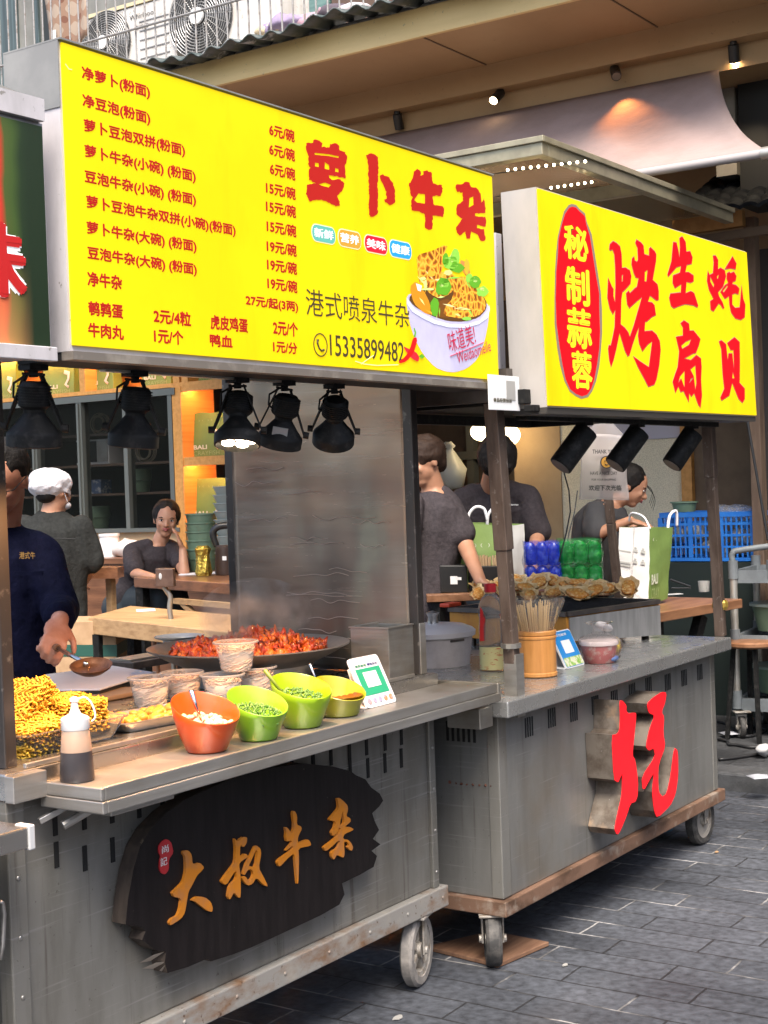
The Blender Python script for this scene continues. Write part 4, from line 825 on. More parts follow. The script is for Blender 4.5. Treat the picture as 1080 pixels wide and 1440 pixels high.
outline([tripe], lambda a,b: S(a,b,.0014), TRI, SIGN, 'printed_tripe')
outline([smooth_poly([(215,500),(270,450),(330,520),(390,640),(395,740),(330,715),(250,640)],1)], lambda a,b: S(a,b,.0015), OR1, SIGN, 'printed_slice')
outline([[(270,470),(320,490),(310,540),(285,530)]], lambda a,b: S(a,b,.0018), PW((.8,.75,.7)), SIGN, 'printed_slice')
outline([smooth_poly([(600,420),(690,410),(740,470),(850,600),(860,680),(800,745),(650,770),(500,740),(520,660),(580,600)],1)], lambda a,b: S(a,b,.0015), TRI, SIGN, 'printed_tripe')
outline([smooth_poly([(330,430),(420,380),(520,370),(600,400),(620,470),(560,560),(470,600),(390,560),(340,500)],1)], lambda a,b: S(a,b,.00145), TRI, SIGN, 'printed_tripe')
outline([smooth_poly([(430,640),(520,600),(580,620),(560,760),(470,760),(420,730)],1)], lambda a,b: S(a,b,.00148), PW((.16,.06,.012),.4), SIGN, 'printed_slice')
outline([smooth_poly([(640,270),(690,290),(735,390),(700,420),(660,360)],1)], lambda a,b: S(a,b,.00142), PW((.50,.22,.06),.4), SIGN, 'printed_slice')
for i in range(26):
    cx_, cy_ = r4.uniform(320,760), r4.uniform(380,740); a = r4.uniform(0,3.14); l = r4.uniform(30,70)
    outline([[(cx_-l*math.cos(a)-5*math.sin(a),cy_-l*math.sin(a)+5*math.cos(a)),(cx_+4*math.sin(a),cy_-9-4*math.cos(a)),(cx_+l*math.cos(a)+5*math.sin(a),cy_+l*math.sin(a)-5*math.cos(a)),(cx_-6*math.sin(a),cy_+6*math.cos(a))]], lambda a_,b: S(a_,b,.0019), (GR3,OR2,GR2,PW((.75,.62,.30),.4))[i%4], SIGN, 'printed_sprout')
for cx_, cy_, rx, ry, m_ in ((500,500,68,75,GR1),(505,470,45,40,GR2),(430,670,36,75,GR1),(600,250,36,85,GR2),(560,300,60,60,GR2),(620,340,60,40,GR1),(520,270,26,60,GR1),(770,460,50,50,GR1),(830,540,50,45,GR2),(720,430,30,40,GR2),(770,440,20,25,GR3),(830,520,18,18,GR3),(570,260,18,36,GR3),(480,490,22,16,GR3),(370,520,60,10,GR3),(350,480,14,40,GR3),(700,770,40,16,GR2),(330,430,26,14,GR3),(400,390,30,26,OR2),(540,380,36,22,GR3),(700,330,22,66,OR2)):
    outline([blob(cx_,cy_,rx,ry,14,.16)], lambda a,b: S(a,b,.0024), m_, SIGN, 'printed_leaf')
rim = [(192,590),(210,620),(260,690),(340,735),(440,785),(560,815),(690,820),(810,785),(880,700),(888,650),(893,690),(878,760),(800,815),(690,845),(550,842),(420,810),(320,760),(240,710),(200,650)]
outline([rim], lambda a,b: S(a,b,.0027), PW((.66,.66,.80),.45), SIGN, 'printed_rim')
CH = PW((.62,.01,.01),.5)
outline([smooth_poly([(245,930),(275,925),(280,960),(250,1060),(190,1130),(130,1148),(125,1130),(180,1090),(220,1020)],1),], lambda a,b: S(a,b,.003), CH, SIGN, 'printed_chilli')
outline([smooth_poly([(160,1000),(205,1020),(270,1050),(300,1090),(290,1135),(240,1110),(195,1060)],1)], lambda a,b: S(a,b,.0028), PW((.55,.02,.03),.45), SIGN, 'printed_chilli')
outline([[(290,1085),(320,1065),(345,1090),(320,1108)],[(250,920),(262,880),(250,850),(258,846),(272,885),(264,925)]], lambda a,b: S(a,b,.0031), GR1, SIGN, 'printed_stem')
a0 = S(550,1060,.0032); a1 = S(820,960,.0032); ux = (a1-a0).normalized(); uy = Y_.cross(ux)*-1; uy = V((-ux.z*0-.25,0,1)).normalized()
PK = mat('print_pink', (.45,.015,.06), .5, emit=((.7,.02,.08),.08))
text('味道美!', S(560,1060,.0032), ux, uy, (S(780,980,.0032)-S(560,1060,.0032)).length, .062, PK, SIGN, 'bowl_lettering', .0, 0, .0008)
text('Weidaomeile', S(625,1150,.0032), ux, uy, (S(900,1010,.0032)-S(625,1150,.0032)).length, .034, PK, SIGN, 'bowl_lettering', 0, 0, .001)
MB().tube([S(560,1085,.0032),S(700,1030,.0032),S(840,970,.0032)], .0012, 5).build('bowl_flourish', PK, SIGN)
crs = MB().tube([at(x,y,'Y',YS-.001) for x,y in ((500,508),(512,512),(530,514),(560,513))], .0012, 5).tube([at(x,y,'Y',YS-.001) for x,y in ((508,512),(516,506),(525,500))], .001, 5)
crs.tube([at(x,y,'Y',YS-.001) for x,y in ((92,90),(97,97),(101,98))], .001, 5).build('panel_crease', mat('crease', (.8,.72,.25), .3, emit=((1,.85,.25),.5)), SIGN)
# board edge behind the right end
sb = thing('backing_board', 'stained pale board standing between the two yellow signs', 'board', (4.0,2.33,1.87))
a = at(697,327,'Y',2.33); b = at(712,532,'Y',2.33)
MB().box((a.x,2.33,b.z),(b.x,2.37,a.z)).build('board', PALEP, sb, bevel=.002)
# ================================================================ sign two
YT = 2.1
tl, bl, tr_, br_ = (at(*p,'Y',YT) for p in ((757,265),(772,570),(1050,355),(1064,584)))
tx0 = (tl.x+bl.x)/2; tx1 = (tr_.x+br_.x)/2; tz0 = (bl.z+br_.z)/2; tz1 = (tl.z+tr_.z)/2
SG2 = thing('grill_signboard', 'yellow lightbox sign with big red brush characters and a red oval, above the grill cart', 'sign', ((tx0+tx1)/2,YT,tz0))
qd = [tl, bl, br_, tr_]
def quad(off): return [p+V((0,off,0)) for p in qd]
MB().hexa([quad(0)[1],quad(0)[2],quad(.006)[2],quad(.006)[1],quad(0)[0],quad(0)[3],quad(.006)[3],quad(.006)[0]]).build('lit_panel', YEL, SG2)
dd = .13; ex = V((.004,0,0)); ez = V((0,0,.005))
A = quad(.0065); B = quad(dd)
MB().hexa([A[1]-ex-ez,A[2]+ex-ez,B[2]+ex-ez,B[1]-ex-ez,A[0]-ex+ez,A[3]+ex+ez,B[3]+ex+ez,B[0]-ex+ez]).build('case', mat('case_pale', (.46,.43,.40), .5, var=[((10,10,4),(.38,.36,.34),.4,.7)]), SG2)
MB().hexa([A[1]-ez*5-ex,A[2]-ez*5+ex,B[2]-ez*5+ex,B[1]-ez*5-ex,A[1]-ez*1.05-ex,A[2]-ez*1.05+ex,B[2]-ez*1.05+ex,B[1]-ez*1.05-ex]).build('bottom_rail', mat('sign_rail_dark', (.05,.045,.04), .5), SG2)
T = lambda d: (lambda a, b: at(a,b,'Y',YT-d))
def OV(g):
    P = [(100,50),(125,42),(150,48),(180,75),(215,110),(235,170),(262,260),(285,400),(305,550),(325,680),(335,800),(335,960),(328,1080),(318,1200),(300,1310),(270,1380),(235,1425),(195,1438),(150,1420),(110,1385),(75,1310),(50,1200),(25,1080),(8,900),(2,720),(3,520),(10,400),(25,280),(50,180),(75,95)]
    return [((x-168)*(1+g)+168+r4.uniform(-5,5)*1.2, (y-740)*(1+g*.35)+740) for x, y in P]
ko = 280/1440
outline([zp(OV(.03),780,280,ko)], T(.001), GREYB, SG2, 'oval_rim')
outline([zp(OV(-.05),780,280,ko)], T(.0014), REDB2, SG2, 'red_oval')
for ch, x0, x1, y0, y1 in (('秘',793,827,313,364),('制',795,829,372,428),('蒜',797,832,430,490),('蓉',804,833,492,548)):
    for m_, d_, bo in ((mat('text_shadow', (.2,.12,.02), .5),.0018,.05),(YELT,.0021,.03)):
        ym = (y0+y1)/2; a = at(x0,ym,'Y',YT-d_); b = at(x1,ym,'Y',YT-d_); u = at(x0,y0,'Y',YT-d_); l = at(x0,y1-2,'Y',YT-d_)
        off = .002 if bo > .04 else 0
        text(ch, (a.x+off,YT-d_,l.z-off), X_, Z_, b.x-a.x, u.z-l.z, m_, SG2, 'oval_lettering', bo)
KAO = [[(45,135),(50,90),(80,60),(115,80),(145,110),(158,180),(162,305),(195,305),(235,330),(248,380),(240,450),(205,490),(165,530),(155,600),(150,825),(190,860),(220,900),(235,940),(270,840),(310,700),(325,650),(345,575),(290,620),(230,675),(210,640),(200,540),(225,515),(235,540),(275,500),(300,480),(315,400),(290,395),(270,350),(250,270),(255,220),(275,200),(280,240),(300,250),(310,230),(305,120),(285,75),(295,45),(340,75),(360,100),(368,180),(412,195),(412,130),(425,115),(465,155),(478,180),(475,240),(445,415),(490,460),(500,520),(500,600),(480,605),(420,560),(402,618),(440,625),(462,650),(475,740),(440,755),(390,800),(375,802),(370,890),(440,885),(480,920),(510,980),(518,1060),(505,1200),(480,1330),(460,1380),(405,1400),(370,1330),(310,1220),(265,1120),(340,1175),(410,1220),(440,985),(400,1010),(350,1075),(320,1000),(310,930),(318,850),(290,920),(260,1010),(230,1110),(215,1120),(190,1070),(140,905),(110,1050),(85,1150),(62,1220),(45,1150),(35,1050),(40,1020),(60,1020),(80,930),(95,850),(100,690),(80,735),(50,680),(28,580),(35,395),(70,480),(84,500),(82,560),(98,625),(103,450),(100,300),(92,180),(75,135),(55,145)],[(372,340),(398,325),(388,432),(370,430)],[(160,375),(172,365),(168,430),(160,435)]]
def red_shape(polys, ox, oy, s):
    outline([zp(q,ox,oy,s) for q in polys], T(.0016), REDB2, SG2, 'title_lettering')
    # thin dark keyline just behind
    b = MB()
    for q in polys[:]:
        P = [at(x,y,'Y',YT-.0013) for x, y in zp(q,ox,oy,s)]; b.tube(P+[P[0]], .0026, 4, False)
    o = b.build('keyline', GREYB, SG2); 
    for v in o.data.vertices: v.co.y = YT-.0008+(v.co.y-(YT-.0013))*.15
red_shape(KAO, 850, 330, 80/524)
k2 = 230/1440
# 生 (its top lies above this crop: coordinates may be negative)
SHE = [[(100,-10),(105,-60),(135,-55),(152,20),(160,80),(165,-20),(160,-95),(185,-110),(215,-60),(222,25),(255,20),(275,75),(268,130),(225,140),(212,205),(240,205),(285,235),(285,285),(260,298),(222,290),(215,390),(262,372),(290,390),(325,500),(318,515),(280,495),(210,485),(150,505),(110,522),(85,500),(70,430),(80,395),(172,385),(175,310),(120,345),(100,300),(102,235),(165,210),(172,150),(135,160),(60,245),(55,225),(90,110)],]
HAO = [[(455,60),(480,60),(500,95),(500,180),(520,165),(560,190),(570,240),(545,330),(500,380),(510,420),(540,470),(555,520),(545,530),(520,490),(505,480),(460,550),(435,535),(430,460),(460,440),(420,360),(402,280),(410,190),(425,230),(455,215),(462,120)],[(430,240),(465,310),(460,340),(432,290)],[(490,240),(505,225),(500,260),(492,265)]]
HA2 = [[(560,178),(628,65),(662,130),(655,180),(610,170)],[(578,215),(600,200),(610,215),(640,200),(662,240),(655,280),(630,290),(625,310),(660,320),(688,350),(680,400),(650,390),(625,400),(625,490),(650,520),(690,515),(708,320),(722,440),(740,490),(735,600),(700,625),(650,610),(615,560),(600,490),(595,415),(560,440),(520,380),(560,320),(590,300),(575,260)],[(540,370),(580,320),(585,335),(550,385)]]
SHA = [[(170,655),(200,630),(245,660),(250,720),(285,720),(345,795),(330,850),(305,915),(280,920),(200,965),(260,980),(310,935),(350,965),(355,1040),(350,1150),(358,1290),(345,1400),(325,1370),(290,1270),(265,1300),(245,1270),(243,1350),(195,1250),(170,1260),(150,1210),(125,1270),(100,1170),(120,1110),(145,1040),(158,900),(145,840),(128,775),(190,765),(190,690)],[(175,850),(215,815),(262,795),(245,845),(185,882)],[(255,1060),(300,1025),(310,1180),(300,1240),(285,1120)],[(150,1180),(165,1120),(205,1075),(205,1220),(175,1140)],[(245,1180),(262,1140),(282,1135),(252,1175)]]
BEI = [[(508,815),(530,805),(570,840),(585,980),(592,920),(625,920),(640,1060),(640,1000),(635,890),(610,890),(580,830),(645,778),(690,820),(692,1000),(690,1180),(735,1230),(735,1320),(715,1355),(680,1320),(625,1180),(600,1290),(530,1335),(520,1310),(555,1230),(540,1100),(528,880)],[(630,1080),(645,1140),(625,1140)]]
for P in (SHE, HAO, HA2, SHA, BEI): red_shape(P, 930, 350, k2)
# ================================================================ lamps under the signs
LEDL = mat('lamp_led', (1,.85,.65), .4, emit=((1,.80,.55),6.))
LEDO = mat('lamp_lens_off', (.25,.22,.2), .2)
def cage_lamp(px, py, face, lit, label, watts, plate=False):
    p = at(px,py,'Y',2.352); p.z = 1.834; t = thing('hanging_spotlight', label, 'spotlight', p, 'caged spotlights hung under the menu sign')
    fd = V(face).normalized(); sd = (CR - fd*CR.dot(fd)).normalized(); ud = fd.cross(sd)
    c = p + V((0,0,-.075))
    MB().box(p+V((-.026,-.018,-.012)),p+V((.026,.018,0))).cyl(p-Z_*.012,p-Z_*.026,.010,n=10).build('mount', BLACK, t)
    yk = MB()
    for s in (-1,1):
        for w_ in (-1,1): yk.bar(p-Z_*.020+sd*s*.016+ud*w_*.012, c+sd*s*.062+fd*.062+ud*w_*.004, .012, .004, sd)
        yk.cyl(c+sd*s*.058+fd*.058,c+sd*s*.073+fd*.058,.009,n=10)
    yk.bar(p-Z_*.020-sd*.022,p-Z_*.020+sd*.022,.026,.005,Z_)
    yk.tube([p-Z_*.02-sd*.012, p-Z_*.04-sd*.04+ud*.01, c-fd*.005-sd*.045, c+fd*.01-sd*.02], .003, 5).build('yoke', BLACK, t)
    b = MB().lathe([(.001,-.040),(.026,-.039),(.033,-.030),(.034,.012),(.024,.020),(.022,.032),(.001,.032)], c, 20, fd, cap=False)
    for k in range(7): b.lathe([(.024,-.030+.006*k),(.0365,-.030+.006*k),(.0365,-.0275+.006*k),(.024,-.0275+.006*k)], c, 20, fd, cap=False, close=True)
    b.build('heat_sink', BLACK, t, smooth=30)
    MB().lathe([(.022,.026),(.040,.050),(.052,.064),(.0575,.070),(.0585,.074),(.0585,.098),(.054,.100),(.052,.086),(.022,.074),(.001,.072)], c, 32, fd, cap=False).build('reflector', BLACK, t, smooth=35)
    for k in range(5):
        a = k*2*math.pi/5; q = c + fd*.088 + (sd*math.cos(a)+ud*math.sin(a))*.031
        MB().lathe([(.016,-.006),(.016,.002),(.012,.0045),(.001,.005)], q, 14, fd, cap=False).build('led', LEDL if lit else LEDO, t, smooth=30)
    if plate:
        MB().obox(c+fd*.050+(CF*-1-fd*(CF*-1).dot(fd)).normalized()*.043, (.020,.011,.002), sd, (fd), sd.cross(fd)).build('rating_plate', mat('rating_plate', (.30,.30,.29), .5), t)
    if watts:
        ld = bpy.data.lights.new('lamp_light','SPOT'); ld.energy = watts; ld.color = (1,.50,.20); ld.spot_size = math.radians(95); ld.spot_blend = .7; ld.shadow_soft_size = .04
        lo = bpy.data.objects.new('lamp_light', ld); COL.objects.link(lo); lo.location = c+fd*.115; lo.rotation_euler = fd.to_track_quat('-Z','Y').to_euler()
    return t
cage_lamp(47,525,(.05,.12,-1),False,'black caged spotlight pointing down, nearest the left edge under the menu sign',16)
cage_lamp(190,535,(.0,.15,-1),False,'black caged spotlight pointing down between the left edge lamp and the lit lamp',18)
cage_lamp(334,540,(-.25,-.12,-1),True,'lit caged spotlight showing its glowing bulbs under the menu sign',16)
cage_lamp(400,545,(.10,.35,-1),False,'black caged spotlight with a pale rating plate right of the lit lamp',18,True)
cage_lamp(470,548,(.45,.45,-1),False,'black caged spotlight turned away sideways, last on the right of the menu sign',0)
for k, (px, lab) in enumerate(((822,'black tube spotlight leaning left under the yellow grill sign, nearest the leaning front post'),(896,'black tube spotlight, middle one of the three under the grill sign'),(972,'black tube spotlight under the right end of the grill sign'))):
    p = at(px,590,'Y',2.235); p.z = 1.7445; t = thing('tube_spotlight', lab, 'spotlight', p, 'tube spotlights under the grill sign')
    dr = V((-.55,.42,-.80)).normalized() if k < 2 else V((-.50,.40,-.80)).normalized()
    c = p+V((.0,0,-.035))
    MB().box(p+V((-.03,-.018,-.01)),p+V((.03,.018,0))).cyl(p-Z_*.01,c,.01,n=10).build('mount', BLACK, t)
    MB().cyl(c-dr*.012+Z_*.0,c+dr*.150,.042,n=28).build('barrel', BLACK, t, smooth=40, bevel=.004)
    MB().cyl(c+dr*.1495,c+dr*.1515,.036,n=24).build('lens', LEDO, t)
tag(MB().tube([at(x,y,'Y',2.5) for x,y in ((793,664),(800,690),(802,720),(796,750),(786,790))],.0028,5).build('lamp_cable', CABLE, smooth=True),'thin black cable hanging below the leftmost tube spotlight','cable')
tag(MB().tube([at(x,y,'Y',3.3) for x,y in ((812,690),(808,720),(800,750),(792,800))],.003,5).build('lamp_cable', CABLE, smooth=True),'thin black cable hanging left of the woman with the ponytail','cable')
# ================================================================ things on cart one
ZS, ZC = .9265, .9615
# squeeze bottle
p = at(80,1094,'Z',ZS); p = V((2.262,2.372,ZS)); t = thing('squeeze_bottle', 'squeeze bottle of dark sauce with white nozzle cap at the left end of the shelf', 'bottle', p)
MB().lathe([(.001,0),(.0368,.0),(.0384,.004),(.0345,.064),(.030,.0645),(.001,.0645)], p, 28, cap=False).build('sauce', mat('dark_sauce', (.040,.036,.040), .38, coat=.15), t, smooth=40)
MB().lathe([(.0344,.0645),(.030,.112),(.0275,.115),(.0265,.114),(.0288,.110),(.0335,.0646)], p, 24, cap=False).build('bottle_wall', mat('frosted_bottle', (.42,.30,.22), .35, alpha=.85), t, smooth=40)
cp = MB().lathe([(.001,.112),(.0305,.112),(.0315,.114),(.0315,.136),(.029,.139),(.014,.146),(.0085,.158),(.0075,.172),(.0105,.174),(.0105,.180),(.004,.184),(.001,.184)], p, 24, cap=False); cp.build('cap', WHITEPL, t, smooth=35)
MB().curve([p+V((.010,-.004,.178))+CR*a+Z_*b for a,b in ((0,0),(.012,.004),(.025,-.006),(.033,-.025),(.034,-.042),(.026,-.05))], .0022, 6).build('cap_strap', WHITEPL, t, smooth=True)
# slanted bowls
LOW = V((-.25,-.97,0)).normalized()
def bowl_(px, py, col, label, r=.079, h=.095, slope=.23, content=None, spoon=None, rb=.045, lowd=LOW, name='slanted_bowl'):
    c = at(px,py,'Z',ZS); c += V((CF.x,CF.y,0)).normalized()*rb*.9; t = thing(name, label, 'bowl', c, 'slanted plastic bowls of toppings on the front shelf')
    m = mat('bowl_plastic', col, .28, coat=.25, sss=.0)
    prof = [(.001,0),(rb,0),(rb*1.08,.004),(r*.80,h*.42),(r*.95,h*.78),(r,h),(r*.985,h+.003),(r*.955,h),(r*.90,h*.78),(r*.75,h*.42),(rb*.95,.010),(.001,.010)]
    b = MB().lathe(prof, c, 40, cap=False)
    def sl_(v): v = V(v); k = max(0,(v.z-c.z)/h); v.z += -(v-c).dot(lowd)*slope*k*k; return tuple(v)
    b.v = [sl_(v) for v in b.v]; b.build('bowl', m, t, smooth=50)
    return c, t, h
random.seed(4); rr = random.Random(11)
def heap(c, r, zc, n, fn, dome=.012, slope=.0):
    for i in range(n):
        a = rr.uniform(0,6.283); q = r*math.sqrt(rr.random()); p = V((c.x+q*math.cos(a), c.y+q*math.sin(a), zc+dome*(1-(q/r)**2)+rr.uniform(-.002,.003))); p.z -= (p-V((c.x,c.y,p.z))).dot(LOW)*slope; fn(p)
def spoon(c, tip, top, m, label, wide=.006):
    t = thing('spoon', label, 'spoon', tip); MB().tube([tip,tip.lerp(top,.5)+V((0,.002,.002)),top],[wide*.8,wide*.7,wide],6).build('handle', m, t, smooth=True)
    MB().ball(tip-(top-tip).normalized()*.012,(.014,.011,.006),10,6).build('bowl', m, t, smooth=True)
STS = mat('spoon_steel', (.6,.6,.6), .2, 1.)
c, t, h = bowl_(288,1060,(.62,.075,.008),'orange slanted bowl of garlic with a steel spoon standing in it',.083,.102,.36,rb=.046)
GAR = mat('garlic', (.62,.50,.33), .5, sss=.1)
b = MB(); heap(c,.060,c.z+.064,46,lambda p: b.ball(p,(rr.uniform(.008,.013),rr.uniform(.006,.009),.006),8,6,frame(V((rr.uniform(-1,1),rr.uniform(-1,1),1)))),.010,.22)
o = tag(b.build('garlic_slices', GAR, smooth=True),'pale garlic slices lying in the orange bowl','garlic'); o['kind'] = 'stuff'
tag(MB().lathe([(.001,0),(.057,0),(.062,.012)],(c.x,c.y,c.z+.034),24,cap=False).build('red_broth', mat('red_oil', (.45,.05,.008), .12), smooth=True),'red oil inside the orange bowl','sauce')
spoon(c, c+V((-.012,.0,.060)), c+V((-.030,.016,.150)), STS, 'steel spoon standing upright in the orange bowl', .0065)
c, t, h = bowl_(362,1043,(.20,.42,.02),'light green slanted bowl of chopped coriander, second bowl from the left',.077,.094,.38,rb=.044)
HERB = mat('chopped_herbs', (.07,.17,.03), .6, var=(60,(.14,.26,.06),.4,.6))
b = MB(); heap(c,.066,c.z+.062,230,lambda p: b.ball(p,(rr.uniform(.004,.008),rr.uniform(.002,.004),.0016),6,4,frame(V((rr.uniform(-1,1),rr.uniform(-1,1),rr.uniform(.2,1))))),.012,.30)
o = tag(b.build('chopped_coriander', HERB, smooth=True),'dark green chopped coriander heaped in the light green bowl','herbs'); o['kind'] = 'stuff'
c, t, h = bowl_(424,1025,(.26,.42,.010),'yellow green slanted bowl of scallions with a green spoon, third from the left',.081,.105,.32,rb=.046)
b = MB(); heap(c,.064,c.z+.074,170,lambda p: b.ball(p,(rr.uniform(.004,.007),rr.uniform(.003,.004),.002),6,4,frame(V((rr.uniform(-1,1),rr.uniform(-1,1),rr.uniform(.2,1))))),.012,.28)
o = tag(b.build('chopped_scallion', HERB, smooth=True),'chopped green scallions in the yellow green bowl','herbs'); o['kind'] = 'stuff'
spoon(c, c+V((-.03,.02,.07)), c+V((-.075,.06,.155)), mat('green_spoon', (.16,.22,.03), .35), 'green plastic spoon leaning out of the yellow green bowl', .006)
c, t, h = bowl_(477,1009,(.32,.33,.012),'olive yellow slanted bowl of chilli oil with a steel spoon, rightmost of the bowls',.075,.072,.34,rb=.05)
tag(MB().lathe([(.001,0),(.058,0),(.066,.014)],(c.x,c.y,c.z+.040),24,cap=False).build('chilli_oil', mat('chilli_oil', (.20,.075,.012), .15), smooth=True),'brown chilli oil in the olive yellow bowl','sauce')
spoon(c, c+V((-.03,.03,.05)), c+V((-.055,.055,.145)), STS, 'thin steel spoon standing in the olive yellow bowl', .004)
# payment stands
def pay(bl, br, z, col, label, lean=.062, hh=.128, y_=None):
    a = at(*bl,'Z',z); b_ = at(*br,'Z',z); b_.y = a.y = (a.y+b_.y)/2
    t = thing('payment_stand', label, 'payment stand', (a+b_)/2); ux = (b_-a); uy = V((0,lean,hh)); nn = ux.cross(uy).normalized(); W_ = ux.length; H_ = uy.length; ux.normalize(); uy.normalize()
    def rr_(w0,w1,h0,h1,r): return [(x+r*math.cos(g),y+r*math.sin(g)) for x,y,g0 in ((w1-r,h1-r,0),(w0+r,h1-r,90),(w0+r,h0+r,180),(w1-r,h0+r,270)) for g in [math.radians(g0+i*22.5) for i in range(5)]]
    MB().prism(rr_(0,W_,0,H_,.012),a,ux,uy,.006).build('board', WHITEPL, t)
    cl = col
    if col[2] > .3:
        MB().prism(rr_(.004,W_-.004,.004,H_-.004,.010),a+nn*.0012,ux,uy,.001).build('printed_panel', mat('pay_blue', col, .35), t)
        g = MB(); 
        MB().prism(rr_(.006,W_-.006,.006,.04,.006),a+nn*.002,ux,uy,.0007).build('printed_scene', mat('pay_scene', (.62,.62,.45), .4, var=(70,(.22,.42,.06),.45,.55)), t)
        MB().prism([(W_*.28,.055),(W_*.74,.055),(W_*.74,.105),(W_*.28,.105)],a+nn*.002,ux,uy,.0007).build('blank_label', WHITE, t)
        text('支付就用', a+nn*.0022+ux*W_*.15+uy*(H_-.022), ux, uy, W_*.55, .010, WHITE, t, 'printed_words', .01)
    else:
        MB().prism([(W_*.10,.036),(W_*.90,.036),(W_*.90,.116),(W_*.10,.116)],a+nn*.0012,ux,uy,.001).build('printed_panel', mat('pay_green', col, .35), t)
        MB().prism([(W_*.28,.058),(W_*.72,.058),(W_*.72,.104),(W_*.28,.104)],a+nn*.002,ux,uy,.0007).build('blank_label', WHITE, t)
        text('推荐使用', a+nn*.0016+ux*W_*.13+uy*.121, ux, uy, W_*.36, .008, mat('pay_text', (.02,.25,.12), .4), t, 'printed_words', .01)
        text('微信支付', a+nn*.0016+ux*W_*.53+uy*.121, ux, uy, W_*.34, .008, mat('pay_text2', (.02,.03,.2), .4), t, 'printed_words', .02)
        ic = MB()
        for k in range(5):
            cx = W_*(.14+.18*k); ic.lathe([(.001,0),(W_*.06,0),(W_*.06,.0008),(.001,.0008)], a+ux*cx+uy*.019+nn*.001, 12, nn, cap=False)
        ic.build('printed_icons', mat('pay_icons', (.35,.33,.45), .4, var=(30,(.6,.25,.12),.45,.55)), t)
    MB().prism([(W_*.2,0),(W_*.8,0),(W_*.7,H_*.75),(W_*.3,H_*.75)],a-nn*.0065+V((0,.045,0)),ux,(uy-V((0,.05,0))).normalized(),.004).build('back_leg', WHITEPL, t)
    MB().box(a+V((-.012,.004,0)),b_+V((-.02,.07,.004))).build('foot_plate', WHITEPL, t)
pay((521,997),(555,986),ZS,(.03,.33,.17),'white payment stand with a green panel at the right end of the shelf',.066,.136)
pay((797,941),(823,934),.8695,(.02,.22,.55),'blue payment stand beside the bamboo skewer cup on the grill cart',.062,.13)
# clear cups of rice noodles
NOOD = mat('rice_noodles', (.74,.60,.46), .5, sss=.15); NOOD2 = mat('rice_noodles_warm', (.78,.58,.42), .5, sss=.15)
def noodle_nest(c, r, h, n, m, label, grp=None, seed=0):
    q = random.Random(seed); b = MB()
    for i in range(n):
        z = c.z + h*(i/n); R_ = r*(.88+.22*(i/n)); a0 = q.uniform(0,6.28); pts = []
        k1 = q.uniform(.25,.97); ph = q.uniform(0,6.28)
        for j in range(11):
            a = a0 + j*.36; w_ = R_*(k1+.12*math.sin(j*1.3+ph)); w_ = min(w_,R_*.985)
            pts.append(V((c.x+w_*math.cos(a), c.y+w_*math.sin(a), z+.006*math.sin(j*1.1+ph)+(.006*(1-(w_/R_)) if i > n*.8 else 0))))
        b.tube(pts, .0015, 5)
    return tag(b.build('rice_noodles', m, smooth=True), label, 'noodles', grp)
def cup(c, label, nl, seed, r=.058, h=.078, rb=.044):
    t = thing('plastic_cup', label, 'cup', c, 'clear plastic cups of rice noodles'); P = [(.001,0),(rb,0),(r,h),(r+.004,h+.0005),(r+.004,h+.003),(r-.0005,h+.003)]
    MB().lathe(P, c, 36, cap=False).build('cup_wall', CLEARP, t, smooth=40)
    MB().lathe([(r+.002,h+.0035),(r+.0055,h+.002),(r+.0055,h-.002),(r+.002,h-.001)], c, 36, cap=False, close=True).build('rim', FROST, t, smooth=40)
    MB().lathe([(.001,.004),(rb*.90,.004),(rb*1.05,h*.40),(rb*1.12,h*.68),(.001,h*.68)], c, 24, cap=False).build('noodle_core', NOOD, t, smooth=True)
    noodle_nest(c+Z_*.004, rb*1.02+.004, h*.76, 210, NOOD if seed % 2 else NOOD2, nl, None, seed)
g_ = 'clear plastic cups of rice noodles'
cup(at(212,992,'Z',ZC),'clear cup of rice noodles nearest the yellow noodles','rice noodles in the cup nearest the yellow noodles',1)
cup(at(258,986,'Z',ZC)+V((.02,.02,0)),'clear cup of rice noodles right behind the spoon of the orange bowl','rice noodles in the cup behind the orange bowl spoon',2)
cup(at(314,988,'Z',ZC),'clear cup of rice noodles carrying another cup on top','rice noodles in the cup under the stacked one',3)
cup(at(361,977,'Z',ZC)+V((.01,.01,0)),'clear cup of rice noodles behind the green spoon','rice noodles in the cup behind the green spoon',4)
c3 = at(314,988,'Z',ZC); c4 = at(361,977,'Z',ZC); cm = c3.lerp(c4,.42); cm.z = ZC+.0825
cup(cm,'clear cup of rice noodles stacked on top of two other cups','rice noodles in the topmost cup',5,.060,.08)
# a low shelf carries the cups' back edge: steel tray with orange fish tofu
pc = at(212,1022,'Z',ZC)+V((.05,.05,0)); t = thing('steel_tray', 'shallow steel tray of orange tofu pieces between yellow noodles and orange bowl', 'tray', pc)
ax_ = V((1,-.12,0)).normalized(); ay_ = V((.12,1,0)).normalized()
def rrect(w_, h_, r): return [(x+r*math.cos(g),y+r*math.sin(g)) for x,y,g0 in ((w_-r,h_-r,0),(-w_+r,h_-r,90),(-w_+r,-h_+r,180),(w_-r,-h_+r,270)) for g in [math.radians(g0+i*15) for i in range(7)]]
def tray(c, w_, h_, d, m, t, name, lip=.008, r=.03):
    S_ = []
    for k, z in ((.86,.0),(.88,.0),(1,d),(1+lip/w_,d),(1+lip/w_,d+.003),(.99,d+.003),(.875,.003),(.855,.003)): S_.append([c+ax_*(x*k)+ay_*(y*k)+Z_*z for x,y in rrect(w_,h_,r)])
    MB().rings(S_, True).build(name, m, t, smooth=30)
tray(pc,.15,.085,.022,STEEL,t,'tray')
